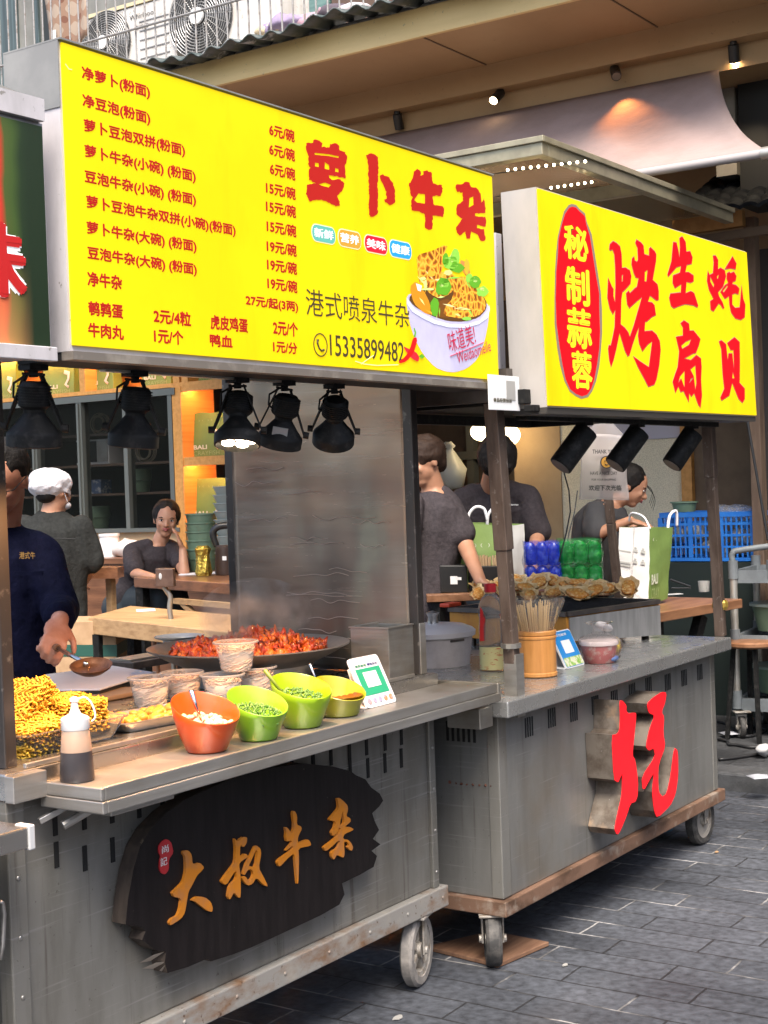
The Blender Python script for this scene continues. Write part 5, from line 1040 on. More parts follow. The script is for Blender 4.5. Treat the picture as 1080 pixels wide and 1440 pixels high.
TOFU = mat('orange_tofu', (.64,.25,.03), .4, var=(30,(.62,.24,.04),.45,.65), sss=.1)
b = MB()
for i in range(70):
    q = pc + ax_*rr.uniform(-.115,.115) + ay_*rr.uniform(-.06,.06) + Z_*(.012+.012*rr.random()); b.ball(q,(.016,.014,.010),10,7,frame(V((rr.uniform(-1,1),rr.uniform(-1,1),1.2))))
o = tag(b.build('tofu_pieces', TOFU, smooth=True),'orange tofu pieces piled in the shallow steel tray','food'); o['kind'] = 'stuff'
# yellow noodle bricks in a clear box
b0 = at(20,1062,'Z',ZC); bx0, by0 = 2.245, 2.515; 
t = thing('plastic_box', 'clear plastic box holding yellow instant noodle bricks by the left post', 'box', (2.42,2.62,ZC))
bc = V((2.415,2.625,ZC)); ax_ = X_; ay_ = Y_
S_ = []
for k, z in ((.80,0),(.82,0),(1,.05),(1.04,.05),(1.04,.053),(.985,.053),(.81,.003),(.79,.003)): S_.append([bc+X_*(x*k)+Y_*(y*k)+Z_*z for x,y in rrect(.165,.105,.02)])
MB().rings(S_).build('box_wall', mat('clear_box', (.92,.90,.84), .1, trans=.9, ior=1.12), t, smooth=30)
YN = mat('yellow_noodle', (.66,.41,.035), .5, var=(40,(.56,.30,.02),.4,.65), sss=.15)
def brick(c, ux, uy, dims, label, seed):
    q = random.Random(seed); ux = V(ux).normalized(); uz = ux.cross(V(uy)).normalized(); uy = uz.cross(ux); b = MB(); c = V(c); L_, W_, T_ = dims
    nl, nr, n = 8, 20, 44
    for lay in range(nl):
        pts = []; z0 = -T_/2 + T_*(lay+.5)/nl
        for i in range(nr):
            w0 = -W_/2 + W_*(i+.5)/nr; ph = q.uniform(0,6.28); LL = L_*(1+q.uniform(-.05,.04)); rg = range(n+1) if i % 2 == 0 else range(n,-1,-1)
            for j in rg:
                s_ = -LL/2 + LL*j/n; a = j*1.15+ph
                pts.append(c + ux*(s_+.003*math.sin(a*2)) + uy*(w0+.0080*math.sin(a)+q.uniform(-.001,.001)) + uz*(z0+.0030*math.cos(a*.7+ph)+q.uniform(-.0015,.0015)))
        pts = [p_+mnoise.noise_vector(p_*26+V((seed*3,0,0)))*.006+mnoise.noise_vector(p_*70)*.0015 for p_ in pts]
        b.tube(pts, .0024, 5)
    return tag(b.build('noodle_brick', YN, smooth=True), label, 'noodles', 'yellow instant noodle bricks')
brick((2.36,2.66,ZC+.098),(.75,.1,.62),(0,1,.0),(.135,.13,.055),'yellow noodle brick standing tilted, highest in the clear box',1)
brick((2.49,2.635,ZC+.066),(1,-.1,-.05),(.1,1,.1),(.14,.14,.075),'yellow noodle brick lying flat at the right of the clear box',2)
brick((2.33,2.60,ZC+.045),(1,.0,.1),(0,1,.2),(.14,.14,.07),'yellow noodle brick low at the left of the clear box, under the tilted one',3)
# tray cover of foil and board behind
t = thing('foil_tray', 'dark tray covered with pale foil behind the yellow noodles', 'tray', (3.0,3.0,ZC))
fo = [at(x,y,'Z',1.0) for x,y in ((66,945),(157,933),(214,942),(140,964),(84,965))]
zc = sum(fo,V((0,0,0)))/5
MB().prism([(p.x,p.y) for p in fo][::-1],(0,0,.985),X_,Y_,.02).build('tray', BLACKP, t)
MB().prism([(zc.x+(p.x-zc.x)*1.05,zc.y+(p.y-zc.y)*1.05) for p in fo][::-1],(0,0,.992),X_,Y_,.006).build('foil', mat('foil', (.62,.64,.70), .5, .1, bump=(20,.5,.01)), t, bevel=.003)
q_ = at(165,965,'Z',ZC); MB().box((q_.x-.16,q_.y-.01,ZC),(q_.x+.14,q_.y+.12,ZC+.022)).build('board', BLACKP, t, bevel=.003)
q_ = at(160,985,'Z',ZC); tag(MB().box((q_.x-.05,q_.y,ZC+.0),(q_.x+.16,q_.y+.11,ZC+.014)).build('cutting_board', mat('chop_board', (.30,.20,.12), .5), bevel=.004),'thin brown chopping board lying behind the tofu tray','chopping board')
# wok on its stand
wc_ = V((3.47,2.87,ZC+.016)); t = thing('wok', 'wide steel wok full of red stewed offal on a ring stand', 'wok', wc_)
WOK = mat('wok_steel', (.30,.28,.25), .36, .45, var=((9,9,9),(.20,.18,.15),.4,.7), bump=(40,.1))
zr = .098
MB().lathe([(.001,.022),(.12,.026),(.20,.046),(.26,.074),(.305,zr),(.312,zr+.002),(.312,zr-.002),(.30,zr-.008),(.255,.066),(.195,.038),(.12,.018),(.001,.014)], wc_, 56, cap=False).build('pan', WOK, t, smooth=50)
MB().lathe([(.175,-.0155),(.185,-.0155),(.20,.040),(.19,.040)], wc_, 48, cap=False, close=True).build('ring_stand', STEEL, t, smooth=40)
STEW = mat('stew', (.36,.040,.006), .35, var=[((26,26,26),(.62,.16,.012),.46,.60),(16,(.12,.018,.006),.54,.66),(60,(.60,.22,.03),.62,.70)], coat=.3, bump=(140,.7,.004))
r5 = random.Random(21)
st = MB(); st.lathe([(.001,.085),(.15,.082),(.235,.076),(.25,.074)], wc_, 40, cap=False)
for i in range(1500):
    a = r5.uniform(0,6.283); q = .235*math.sqrt(r5.random()); x, y = q*math.cos(a), q*math.sin(a)
    pile = .050*math.exp(-((x-.10)**2+(y-.06)**2)/.010) + .045*math.exp(-((x-.02)**2+(y+.12)**2)/.008) + .02*math.exp(-((x+.10)**2+(y-.10)**2)/.010)
    z = .086 + pile*r5.uniform(.5,1.05) - .004*(q/.235)**3
    p = wc_ + V((x,y,z)); s_ = r5.choice((.004,.005,.006,.008,.009,.013))*r5.uniform(.8,1.2); o0 = len(st.v)
    st.ball(p,(s_*r5.uniform(1.2,2.4),s_,s_*.5),7,5,frame(V((r5.uniform(-1,1),r5.uniform(-1,1),r5.uniform(.0,1)))))
    for k in range(o0,len(st.v)): st.v[k] = tuple(V(st.v[k])+mnoise.noise_vector(V(st.v[k])*70)*.006)
o = tag(st.build('stewed_offal', STEW, smooth=True),'red and orange stewed beef offal heaped in the wok','food'); o['kind'] = 'stuff'
p = at(252,897,'Z',1.035); t = thing('steel_dish', 'pale round steel dish peeking out behind the left rim of the wok', 'dish', (p.x,p.y,1.03))
MB().lathe([(.001,-.03),(.05,-.03),(.06,-.002),(.085,.006),(.09,.008),(.086,.002),(.06,-.006),(.052,-.034),(.001,-.034)], p, 32, cap=False).build('dish', mat('dish_steel', (.5,.48,.45), .35, .6), t, smooth=50)
g = thing('gas_burner', 'low dark steel burner under the left rim of the wok', 'burner', (3.3,3.1,ZC)); p = at(215,925,'Z',ZC+.02)
MB().box((p.x-.16,p.y-.06,ZC),(p.x+.10,p.y+.10,ZC+.024)).build('burner_body', DARKST, g, bevel=.003); MB().box((p.x-.14,p.y-.03,ZC+.0245),(p.x+.08,p.y+.07,ZC+.03)).build('grate', STEEL, g)
# steel box at the right end
t = thing('steel_box', 'open square stainless box standing by the right post of the nearest cart', 'box', (3.72,2.56,ZC))
bx = MB(); A_ = [at(502,954,'Z',ZC), at(553,947,'Z',ZC)]; 
x0, y0 = 3.655, 2.615; x1, y1 = 3.80, 2.475
bh = .155
for a, b_ in (((x0,y1),(x0+.003,y0)),((x0+.0031,y1),(x1,y1+.003)),((x1-.003,y1+.0031),(x1,y0)),((x0+.0031,y0-.003),(x1-.0031,y0))): bx.box((a[0],a[1],ZC),(b_[0],b_[1],ZC+bh))
bx.box((x0+.004,y1+.004,ZC),(x1-.004,y0-.004,ZC+.004)); bx.build('box_wall', STEEL, t, bevel=.001)
MB().box((x0-.004,y1-.004,ZC+bh),(x0+.006,y0+.004,ZC+bh+.004)).box((x0+.0061,y1-.004,ZC+bh),(x1+.003,y1+.006,ZC+bh+.004)).box((x0+.0061,y0-.006,ZC+bh),(x1+.003,y0+.004,ZC+bh+.004)).build('rim', STEEL, t)
# steam over the wok
SM = bpy.data.materials.new('steam'); SM.use_nodes = True; n_ = SM.node_tree.nodes; L_ = SM.node_tree.links; n_.remove(n_['Principled BSDF'])
vp_ = n_.new('ShaderNodeVolumePrincipled'); vp_.inputs['Color'].default_value = (1,.9,.8,1); tc_ = n_.new('ShaderNodeTexCoord'); nz_ = n_.new('ShaderNodeTexNoise'); nz_.inputs['Scale'].default_value = 8; nz_.inputs['Detail'].default_value = 3
L_.new(tc_.outputs['Object'], nz_.inputs[0]); mr_ = n_.new('ShaderNodeMapRange'); mr_.inputs[1].default_value = .48; mr_.inputs[2].default_value = .75; mr_.inputs[3].default_value = 0; mr_.inputs[4].default_value = 9.0
L_.new(nz_.outputs[0], mr_.inputs[0]); L_.new(mr_.outputs[0], vp_.inputs['Density']); L_.new(vp_.outputs[0], n_['Material Output'].inputs['Volume'])
b = MB().ball((3.52,2.88,1.17),(.20,.17,.11),20,12); o = tag(b.build('steam', SM, smooth=True),'thin steam drifting over the wok','steam'); o['kind'] = 'stuff'
# ================================================================ things on cart two
ZD = .8685
p = at(759,953,'Z',ZD)+V((.04,.03,0)); t = thing('skewer_cup', 'round bamboo cup full of skewers on the grill cart counter', 'cup', p)
MB().lathe([(.001,0),(.066,0),(.070,.004),(.070,.014),(.067,.017),(.068,.022),(.0675,.130),(.070,.134),(.070,.140),(.067,.143),(.070,.147),(.071,.158),(.068,.162),(.062,.160),(.060,.02),(.001,.015)], p, 40, cap=False).build('cup_body', BAMBOO, t, smooth=30)
SK = mat('skewer_wood', (.60,.40,.19), .6); sk0 = None; r6 = random.Random(8)
for i in range(42):
    a = r6.uniform(0,6.28); q = .05*math.sqrt(r6.random()); b0 = p+V((q*.6*math.cos(a),q*.6*math.sin(a),.02)); tip = p+V((q*1.75*math.cos(a)-.012,q*1.75*math.sin(a),.235+r6.uniform(0,.035)))
    tag(MB().cyl(b0,tip,.0022,n=6).build('skewer', SK),'thin wooden skewer standing in the bamboo cup','skewer','wooden skewers in the bamboo cup')
fl = MB().lathe([(.060,.158),(.075,.20),(.10,.262),(.098,.275)], p+V((-.012,0,0)), 24, cap=False, wob=lambda i,h: 1+(.10*math.sin(i*1.7)+.06*math.sin(i*3.1) if h > .17 else 0))
tag(fl.build('skewer_wrapper', mat('wrap_film', (.9,.88,.85), .15, trans=.9, ior=1.05, alpha=.5), smooth=True),'crinkled clear film wrapper around the skewers','wrapper')
# red tub in a bag
p = at(846,934,'Z',ZD)+V((.045,.03,0)); t = thing('red_tub', 'red and white tub tied in a clear bag near the blue payment stand', 'tub', p)
MB().lathe([(.001,0),(.052,0),(.055,.003),(.066,.066),(.001,.066)], p, 32, cap=False).build('tub', mat('tub_red', (.55,.12,.11), .4, var=(28,(.66,.42,.36),.5,.62)), t, smooth=40)
MB().lathe([(.066,.067),(.071,.067),(.071,.078),(.069,.082),(.001,.083)], p, 32, cap=False).build('lid', mat('tub_lid', (.70,.58,.55), .4), t, smooth=40)
q = p+V((.07,-.03,.05)); MB().ball(q,(.010,.016,.03),12,8).build('yellow_label', mat('yellow_label', (.70,.50,.04), .5), t, smooth=True)
MB().ball(p+V((.015,-.05,.015)),(.035,.014,.012),10,6).build('blue_print', mat('blue_print', (.12,.22,.50), .5), t, smooth=True)
bg_ = MB().lathe([(.060,.0),(.072,.02),(.080,.07),(.072,.092),(.035,.105),(.018,.118),(.022,.135),(.05,.15)], p, 28, cap=False, wob=lambda i,h: 1+.10*math.sin(i*1.3+h*60)+.08*math.sin(i*2.9+h*20))
bg_.build('clear_bag', mat('bag_film', (.93,.88,.88), .12, trans=.9, ior=1.06, alpha=.42), t, smooth=True)
MB().ball(p+V((.05,.0,.128)),(.06,.02,.016),14,8,frame(V((.3,.2,1)))).build('bag_knot', mat('bag_knot', (.85,.80,.80), .3, trans=.4, ior=1.1, alpha=.6, bump=(60,.6)), t, smooth=True)
# pot, bottle
p = V((4.66,2.95,ZD)); t = thing('lidded_pot', 'pale lidded bucket behind the front post of the grill cart', 'bucket', p)
MB().lathe([(.001,0),(.135,0),(.148,.10),(.150,.108),(.001,.108)], p, 40, cap=False).build('bucket', mat('pale_pot', (.64,.57,.53), .45, var=(20,(.55,.48,.44),.4,.65)), t, smooth=40)
MB().lathe([(.150,.110),(.160,.110),(.162,.128),(.150,.138),(.12,.150),(.001,.158)], p, 40, cap=False).build('lid', mat('pot_lid', (.72,.66,.63), .35, coat=.2), t, smooth=40)
MB().lathe([(.001,.155),(.022,.157),(.018,.18),(.026,.196),(.001,.204)], p+V((0,-.0,0)), 16, cap=False).build('knob', STEEL, t, smooth=40)
MB().bar(p+V((-.08,-.125,.10)),p+V((-.02,-.145,.10)),.012,.008).build('handle', DARKST, t)
p = at(694,944,'Z',ZD)+V((.03,.02,0)); t = thing('seasoning_bottle', 'clear bottle with red cap and yellow label against the leaning front post', 'bottle', p)
MB().lathe([(.001,0),(.042,0),(.046,.006),(.046,.16),(.043,.19),(.046,.20),(.046,.235),(.034,.262),(.018,.278),(.018,.285)], p, 28, cap=False).build('bottle_wall', mat('bottle_clear', (.86,.80,.74), .1, trans=.85, ior=1.15), t, smooth=40)
MB().lathe([(.001,.284),(.021,.284),(.022,.288),(.022,.312),(.020,.315),(.001,.315)], p, 20, cap=False).build('cap', mat('cap_red', (.62,.02,.03), .35), t, smooth=30)
MB().lathe([(.0463,.005),(.0468,.005),(.0468,.088),(.0463,.088)], p, 28, cap=False, close=True).build('paper_label', mat('bottle_label', (.62,.55,.25), .5, var=((40,40,120),(.50,.16,.06),.58,.64)), t, smooth=40)
MB().prism([(-.010,.11),(.012,.11),(.014,.20),(-.004,.235)],p+V((-.047,.012,0)),V((-.3,1,0)).normalized()*-1,Z_,.0015).build('red_sticker', mat('sticker_red', (.58,.02,.02), .4), t)
# grill
FLp, FRp = V((5.12,2.62,0)), V((5.74,2.50,0)); BLp = V((5.22,3.22,0)); BRp = FRp+BLp-FLp
gr = thing('charcoal_grill', 'long charcoal grill box with orange painted end and grey front plate', 'grill', (5.4,2.8,ZD))
def zz(p, z): return V((p.x,p.y,z))
MB().hexa([zz(FLp,.905),zz(FRp,.905),zz(BRp,.905),zz(BLp,.905),zz(FLp,1.012),zz(FRp,1.012),zz(BRp,1.012),zz(BLp,1.012)]).build('firebox', mat('grill_orange', (.50,.22,.025), .5, var=[((12,12,6),(.40,.15,.02),.4,.6),(25,(.14,.08,.04),.62,.7)]), gr, bevel=.003)
fx = (FRp-FLp).normalized(); fy = Z_.cross(fx)
MB().hexa([zz(FLp+fx*.012-fy*.006,.915),zz(FRp-fy*.006,.880),zz(FRp-fy*.001,.880),zz(FLp+fx*.012-fy*.001,.915),zz(FLp+fx*.012-fy*.006,1.008),zz(FRp-fy*.006,1.006),zz(FRp-fy*.001,1.006),zz(FLp+fx*.012-fy*.001,1.008)]).build('front_plate', mat('grill_plate', (.46,.46,.45), .35, .5, var=((30,30,4),(.36,.36,.35),.4,.6)), gr)
tp_ = MB(); cen = (FLp+BRp)/2
for a, b_ in ((FLp,FRp),(FRp,BRp),(BRp,BLp),(BLp,FLp)): tp_.bar(zz(a,1.022),zz(b_,1.022),.02,.018)
tp_.build('top_rim', DARKST, gr)
gm = MB()
for k in range(26):
    u = (k+.5)/26; gm.cyl(zz(FLp.lerp(FRp,u),1.026),zz(BLp.lerp(BRp,u),1.026),.003,n=5)
for k in range(5):
    u = (k+.5)/5; gm.cyl(zz(FLp.lerp(BLp,u),1.022),zz(FRp.lerp(BRp,u),1.022),.004,n=5)
gm.build('grate', BLACK, gr)
MB().hexa([zz(FLp,1.013),zz(FRp,1.013),zz(BRp,1.013),zz(BLp,1.013),zz(FLp,1.016),zz(FRp,1.016),zz(BRp,1.016),zz(BLp,1.016)]).build('coal_bed', mat('coal', (.015,.014,.013), .9, bump=(60,1.,.01)), gr)
for P in (FLp+fx*.05+fy*.04,FRp-fx*.05+fy*.04,BLp+fx*.05-fy*.08,BRp-fx*.05-fy*.08): MB().box((P.x-.012,P.y-.012,ZD),(P.x+.012,P.y+.012,.9049)).build('leg', DARKST, gr)
pp = at(634,853,'Z',1.03); tag(MB().box((pp.x-.06,pp.y-.03,1.031),(pp.x+.04,pp.y+.02,1.048)).build('red_lighter', mat('red_plastic', (.60,.06,.02), .4), bevel=.005),'small red plastic lighter on the left corner of the grill','lighter')
# oysters: one shell with its meat, copied
SHELL = mat('oyster_shell', (.60,.38,.14), .6, var=[((25,25,25),(.78,.58,.30),.42,.6),(40,(.22,.10,.035),.58,.70)], bump=(90,.9,.006))
MEAT = mat('oyster_meat', (.62,.24,.03), .4, var=[(90,(.80,.52,.18),.48,.6),(50,(.38,.08,.01),.56,.66)], coat=.2, bump=(120,.8,.004))
t0 = thing('grilled_oyster', 'grilled oyster in its craggy shell on the grill', 'oyster', (0,0,0), 'oysters heaped on the grill')
r7 = random.Random(2)
def sh_w(i, n=26):
    a = i/n*2*math.pi; return 1.04+.12*math.sin(3*a+1)+.09*math.sin(7*a)+.07*math.sin(11*a+2)
b = MB().lathe([(.001,0),(.022,.002),(.038,.009),(.048,.017),(.050,.019),(.045,.017),(.034,.010),(.001,.006)], (0,0,0), 26, cap=False, wob=lambda i,h: sh_w(i))
b.v = [tuple(V((x*1.32,y*.82,z+.05*(x**2)/.05*.6))+mnoise.noise_vector(V((x,y,z))*60)*.0055) for x,y,z in b.v]; b.build('shell', SHELL, t0, smooth=60)
b = MB().ball((0,0,.014),(.046,.028,.011),18,10); b.v = [tuple(V(v)+mnoise.noise_vector(V(v)*75)*.006+V((0,0,.002))) for v in b.v]; b.build('meat', MEAT, t0, smooth=True)
spots = []
for px, py, dz in ((672,838,0),(712,838,0),(745,842,0),(700,826,0),(778,838,0),(735,830,.0),(770,826,0),(803,832,0),(748,822,.0),(826,826,0),(790,819,0),(858,830,0),(835,836,.0),(880,824,0),(902,828,0),(850,817,0),(725,833,.022),(757,832,.024),(790,828,.024),(823,818,.024),(775,820,.03),(806,817,.03),(812,840,.0),(845,825,.024),(707,833,.02),(740,838,.022)):
    spots.append((px,py,dz))
for i, (px, py, dz) in enumerate(spots):
    q = at(px,py+4,'Z',1.03)
    q.x = min(max(q.x,5.1),5.98); q.z = 1.031+dz
    o = t0 if i == 0 else dup(t0)
    R3 = Matrix.Rotation(r7.uniform(.25,.62),3,CR) @ Matrix.Rotation(r7.uniform(-.25,.25),3,V((CF.x,CF.y,0))) @ Matrix.Rotation(r7.uniform(0,6.28),3,'Z'); o.location = q+Z_*.012; o.rotation_euler = R3.to_euler(); s_ = r7.uniform(.85,1.2); o.scale = (s_,s_,s_*1.1)
    if i == 0: o['label'] = 'single grilled oyster apart from the heap, at the left corner of the grill'
    else: o['label'] = 'grilled oyster in its craggy shell in the heap on the grill'
# info card behind the leaning post
a = at(688,576,'Y',2.185); b_ = at(730,530,'Y',2.185); t = thing('info_card', 'white laminated card with small print hung between the two signs', 'card', (a.x,2.185,a.z))
MB().box((a.x,2.185,a.z),(b_.x,2.188,b_.z)).build('card', WHITE, t, bevel=.001)
row('食品经营信息', 694, 562, 720, 6, BLKT, .02, 2.185, .0015, t)
MB().box((b_.x-.085,2.1835,b_.z-.075),(b_.x-.03,2.1849,b_.z-.015)).build('blank_panel', mat('card_grey', (.35,.34,.32), .5), t)
# ground things
p = [at(x,y,'Z',.012) for x,y in ((600,1332),(700,1357),(772,1326),(690,1310))]
tag(MB().prism([(q.x,q.y) for q in p][::-1],(0,0,.016),X_,Y_,.014).build('wood_board', mat('ground_board', (.22,.12,.07), .7, var=((4,30,4),(.14,.07,.04),.4,.65)), bevel=.002),'worn brown board lying on the pavers under the caster of the grill cart','board')
p = at(930,1172,'Z',0); t = thing('blue_basin', 'blue plastic basin on the ground under the grill cart', 'basin', p)
MB().lathe([(.001,0),(.10,0),(.125,.09),(.132,.092),(.130,.096),(.121,.094),(.097,.006),(.001,.006)], p+V((.06,.08,0)), 32, cap=False).build('basin', mat('basin_blue', (.04,.13,.20), .5), t, smooth=40)
for px, py, s_, lab in ((560,1431,.02,'pale scrap of litter on the pavers at the bottom of the picture'),(795,1357,.013,'small white chip on the pavers near the brown board'),(1008,1198,.012,'tan leaf scrap on the pavers near the far caster')):
    q = at(px,py,'Z',.004); b = MB().prism([(s_*math.cos(a)*(1+.3*math.sin(a*3)),s_*.6*math.sin(a)) for a in [i*.7 for i in range(9)]],(q.x,q.y,.006),X_,Y_,.003); tag(b.build('litter', mat('litter_pale',(.30,.29,.27),.8) if px < 900 else CARD),lab,'litter')
# ================================================================ people
def remesh(mb, name, m, parent, vox, smooth_it=4, fn=None):
    o = mb.build(name, m, parent, smooth=True); md = o.modifiers.new('r','REMESH'); md.mode = 'VOXEL'; md.voxel_size = vox; md.adaptivity = 0
    if smooth_it: s = o.modifiers.new('s','SMOOTH'); s.iterations = smooth_it; s.factor = .5
    dg = bpy.context.evaluated_depsgraph_get(); dg.update(); me = bpy.data.meshes.new_from_object(o.evaluated_get(dg))
    o.modifiers.clear(); old = o.data; o.data = me; bpy.data.meshes.remove(old); me.name = name
    if fn:
        for v in me.vertices: v.co = fn(v.co)
    me.polygons.foreach_set('use_smooth', [True]*len(me.polygons)); me.materials.clear(); me.materials.append(m); return o
def limb(b, pts, rs, n=14):
    """tapered capsule chain"""
    P = [V(p) for p in pts]
    for i in range(len(P)-1):
        k = 5; a, c = P[i], P[i+1]
        b.cyl(a, c, rs[i], rs[i+1], n); b.ball(a, rs[i], n, 8); b.ball(c, rs[i+1], n, 8)
def hand(b, wr, d, up, s=1., curl=.5, side=1, spread=.12, base=0.):
    """palm + four unequal fingers + thumb; d = pointing direction, up = back of the hand"""
    d = V(d).normalized(); up = (V(up)-d*V(up).dot(d)).normalized(); sd = d.cross(up)*side
    pc = V(wr)+d*.045*s
    b.ball(pc, (.050*s,.040*s,.016*s), 14, 10, (d,sd,up)); b.ball(V(wr), (.030*s,.026*s,.020*s), 12, 8, (d,sd,up))
    for k, (off, ln) in enumerate(((.030,.074),(.010,.083),(-.010,.077),(-.029,.060))):
        p = pc + d*.036*s + sd*off*s; a = sd*spread*(1.2-k*.8); dd = (d+a).normalized(); dd = (dd*math.cos(base)-up*math.sin(base)).normalized(); ang = curl*(.55+.1*k)
        r = .0088*s
        for f in (.45,.30,.25):
            q = p + dd*ln*f*1.02*s; limb(b,[p,q],[r,r*.92],10); p = q; r *= .92
            ax_h = d.cross(up).normalized(); dd = (Matrix.Rotation(-ang,3,ax_h) @ dd).normalized() if True else dd
    p = pc - d*.018*s + sd*.030*s; dd = (sd*.75+d*.65-up*.25).normalized(); r = .0115*s
    for f in (.032,.028): q = p+dd*f*s; limb(b,[p,q],[r,r*.88],10); p = q; r *= .88; dd = (dd+d*.5-sd*.25-up*.15*curl).normalized()
def head_parts(b, c, f, u, s=1.):
    f = V(f).normalized(); u = (V(u)-f*V(u).dot(f)).normalized(); sd = f.cross(u); A = (f,sd,u)
    b.ball(c+u*.022*s-f*.004*s,(.094*s,.076*s,.094*s),20,14,A)
    b.ball(c-u*.028*s+f*.022*s,(.068*s,.063*s,.072*s),18,12,A)
    b.ball(c-u*.080*s+f*.046*s,(.034*s,.036*s,.028*s),14,10,A)
    b.ball(c+u*.022*s+f*.066*s,(.026*s,.052*s,.018*s),14,8,A)           # brow
    limb(b,[c+u*.006*s+f*.086*s,c-u*.024*s+f*.104*s],[.009*s,.013*s],10)   # nose
    for k in (-1,1):
        b.ball(c-u*.026*s+f*.092*s+sd*k*.012*s,(.010*s,.009*s,.008*s),8,6,A)
        b.ball(c-u*.020*s+f*.062*s+sd*k*.038*s,(.022*s,.020*s,.022*s),10,8,A)  # cheek
        b.ball(c-u*.006*s-f*.008*s+sd*k*.076*s,(.018*s,.008*s,.030*s),10,8,A)  # ear
    b.ball(c-u*.050*s+f*.084*s,(.012*s,.024*s,.012*s),10,6,A)
    return A
def face(par, c, A, s=1., glasses=False, smile=0.):
    f, sd, u = A; e = MB(); p = MB(); br = MB(); lp = MB()
    for k in (-1,1):
        q = c+u*.006*s+f*.0795*s+sd*k*.031*s; e.ball(q,(.006*s,.0135*s,.0055*s),12,8,A); p.ball(q+f*.0035*s,(.004*s,.0062*s,.0055*s),10,8,A)
        br.tube([c+u*.020*s+f*.086*s+sd*k*.016*s,c+u*.026*s+f*.083*s+sd*k*.034*s,c+u*.021*s+f*.070*s+sd*k*.050*s],[.0028*s,.0034*s,.0018*s],6)
        br.tube([q+f*.0045*s+u*.0055*s-sd*k*.013*s,q+f*.0065*s+u*.0075*s,q+f*.003*s+u*.004*s+sd*k*.014*s],.0016*s,5)
    lp.tube([c-u*.047*s+f*.088*s-sd*.024*s,c-u*.046*s+f*.097*s-sd*.008*s,c-u*.0465*s+f*.098*s,c-u*.046*s+f*.097*s+sd*.008*s,c-u*.047*s+f*.088*s+sd*.024*s],[.002*s,.0045*s,.004*s,.0045*s,.002*s],8)
    lp.tube([c-u*.055*s+f*.087*s-sd*.018*s,c-u*.056*s+f*.096*s,c-u*.055*s+f*.087*s+sd*.018*s],[.002*s,.0056*s,.002*s],8)
    e.build('eyes', EYEW, par, smooth=True); p.build('pupils', EYEB, par, smooth=True); br.build('eyebrows', HAIR, par, smooth=True); lp.build('lips', LIPS, par, smooth=True)
    if glasses:
        g = MB()
        for k in (-1,1):
            q = c+u*.002*s+f*.100*s+sd*k*.033*s; g.tube([q+(sd*.026*math.cos(a)+u*.019*math.sin(a))*s-f*.004*s for a in [i*math.pi/12 for i in range(25)]],.0018*s,6,False)
            g.tube([q+sd*k*.026*s-f*.004*s+u*.004*s,q+sd*k*.044*s-f*.02*s+u*.004*s,c+sd*k*.082*s-f*.005*s+u*.012*s],.0018*s,6)
        g.tube([c+u*.004*s+f*.100*s-sd*.008*s,c+u*.008*s+f*.104*s,c+u*.004*s+f*.100*s+sd*.008*s],.0018*s,6); g.build('glasses', BLACK, par, smooth=True)
def hair(par, c, A, m, s=1., back=.012, up_=.012, r=(.104,.088,.104), extra=None, seed=0, cut=None, name='hair'):
    f, sd, u = A; b = MB().ball(c+u*(.022+up_)*s-f*back*s, tuple(x*s for x in r), 40, 28, A)
    if extra: extra(b)
    def fn(v):
        return v+mnoise.noise_vector(v*28+V((seed,0,0)))*.006*s+mnoise.noise_vector(v*90)*.002*s
    return remesh(b, name, m, par, .006*s if s > .9 else .006, 2, fn)
def torso(b, pel, chest, neck, side, front, w_hip, w_ch, w_sh, d_hip=.10, d_ch=.115, infl=0.):
    side = V(side).normalized(); front = V(front).normalized(); pel, chest, neck = V(pel), V(chest), V(neck)
    S_ = []
    for p, w_, d_ in ((pel-(chest-pel).normalized()*.10, w_hip*.92, d_hip*.9),(pel, w_hip, d_hip),(pel.lerp(chest,.45), w_hip*.93, d_hip*.98),(chest, w_ch, d_ch),(chest.lerp(neck,.55), w_sh*.80, d_ch*.92),(chest.lerp(neck,.82), w_sh*.58, d_ch*.66),(neck, .062, .060)):
        ax = (neck-pel).normalized(); fr = (front-ax*front.dot(ax)).normalized(); S_.append((p, side*(w_+infl), fr*(d_+infl)))
    b.loft(S_, 24)
def person(label, d=None, loc=None): return thing('person', label, 'person', loc)
# ---- the man with the ladle, cut by the left post
M = person('man in navy coat and round glasses holding a ladle, cut off by the left post', loc=dp(10,1150,4.6))
hc = dp(3,674,4.62); hf = (-CF*.86 - CR*.20 - CU*.44).normalized(); hu = (Z_*.9 - CF*.42).normalized()
sk = MB(); A = head_parts(sk, hc, hf, hu, 1.0)
nk = dp(2,742,4.72); ch_ = dp(0,830,4.74); pe = dp(2,985,4.72); shL = dp(60,782,4.72); elL = dp(84,858,4.62); wrL = dp(84,872,4.34); shR = dp(-75,785,4.72); elR = dp(-95,880,4.6); wrR = dp(8,965,4.30)
limb(sk,[hc-hu*.05-hf*.02,nk],[.056,.06]); torso(sk,pe,ch_,nk,CR,-CF,.16,.18,.20)
limb(sk,[shL,elL,wrL],[.045,.038,.027]); limb(sk,[shR,elR,wrR],[.045,.038,.027])
hdL = dp(70,888,4.24); 
GD = (CR*.75-CU*.66).normalized(); HD = (-CF*.72-CU*.62).normalized(); HU = HD.cross(GD).normalized()
hand(sk, wrL, HD, HU, 1.08, 1.35, -1, .02, .55)
hand(sk, wrR, V((-.3,-.5,-.6)), V((.1,-.6,.6)), 1.0, .7, 1)
remesh(sk,'body',SKINR,M,.0065,3); face(M,hc,A,1.0,True)
hair(M,hc,A,HAIR,1.0,.022,.018,(.094,.083,.090),seed=3)
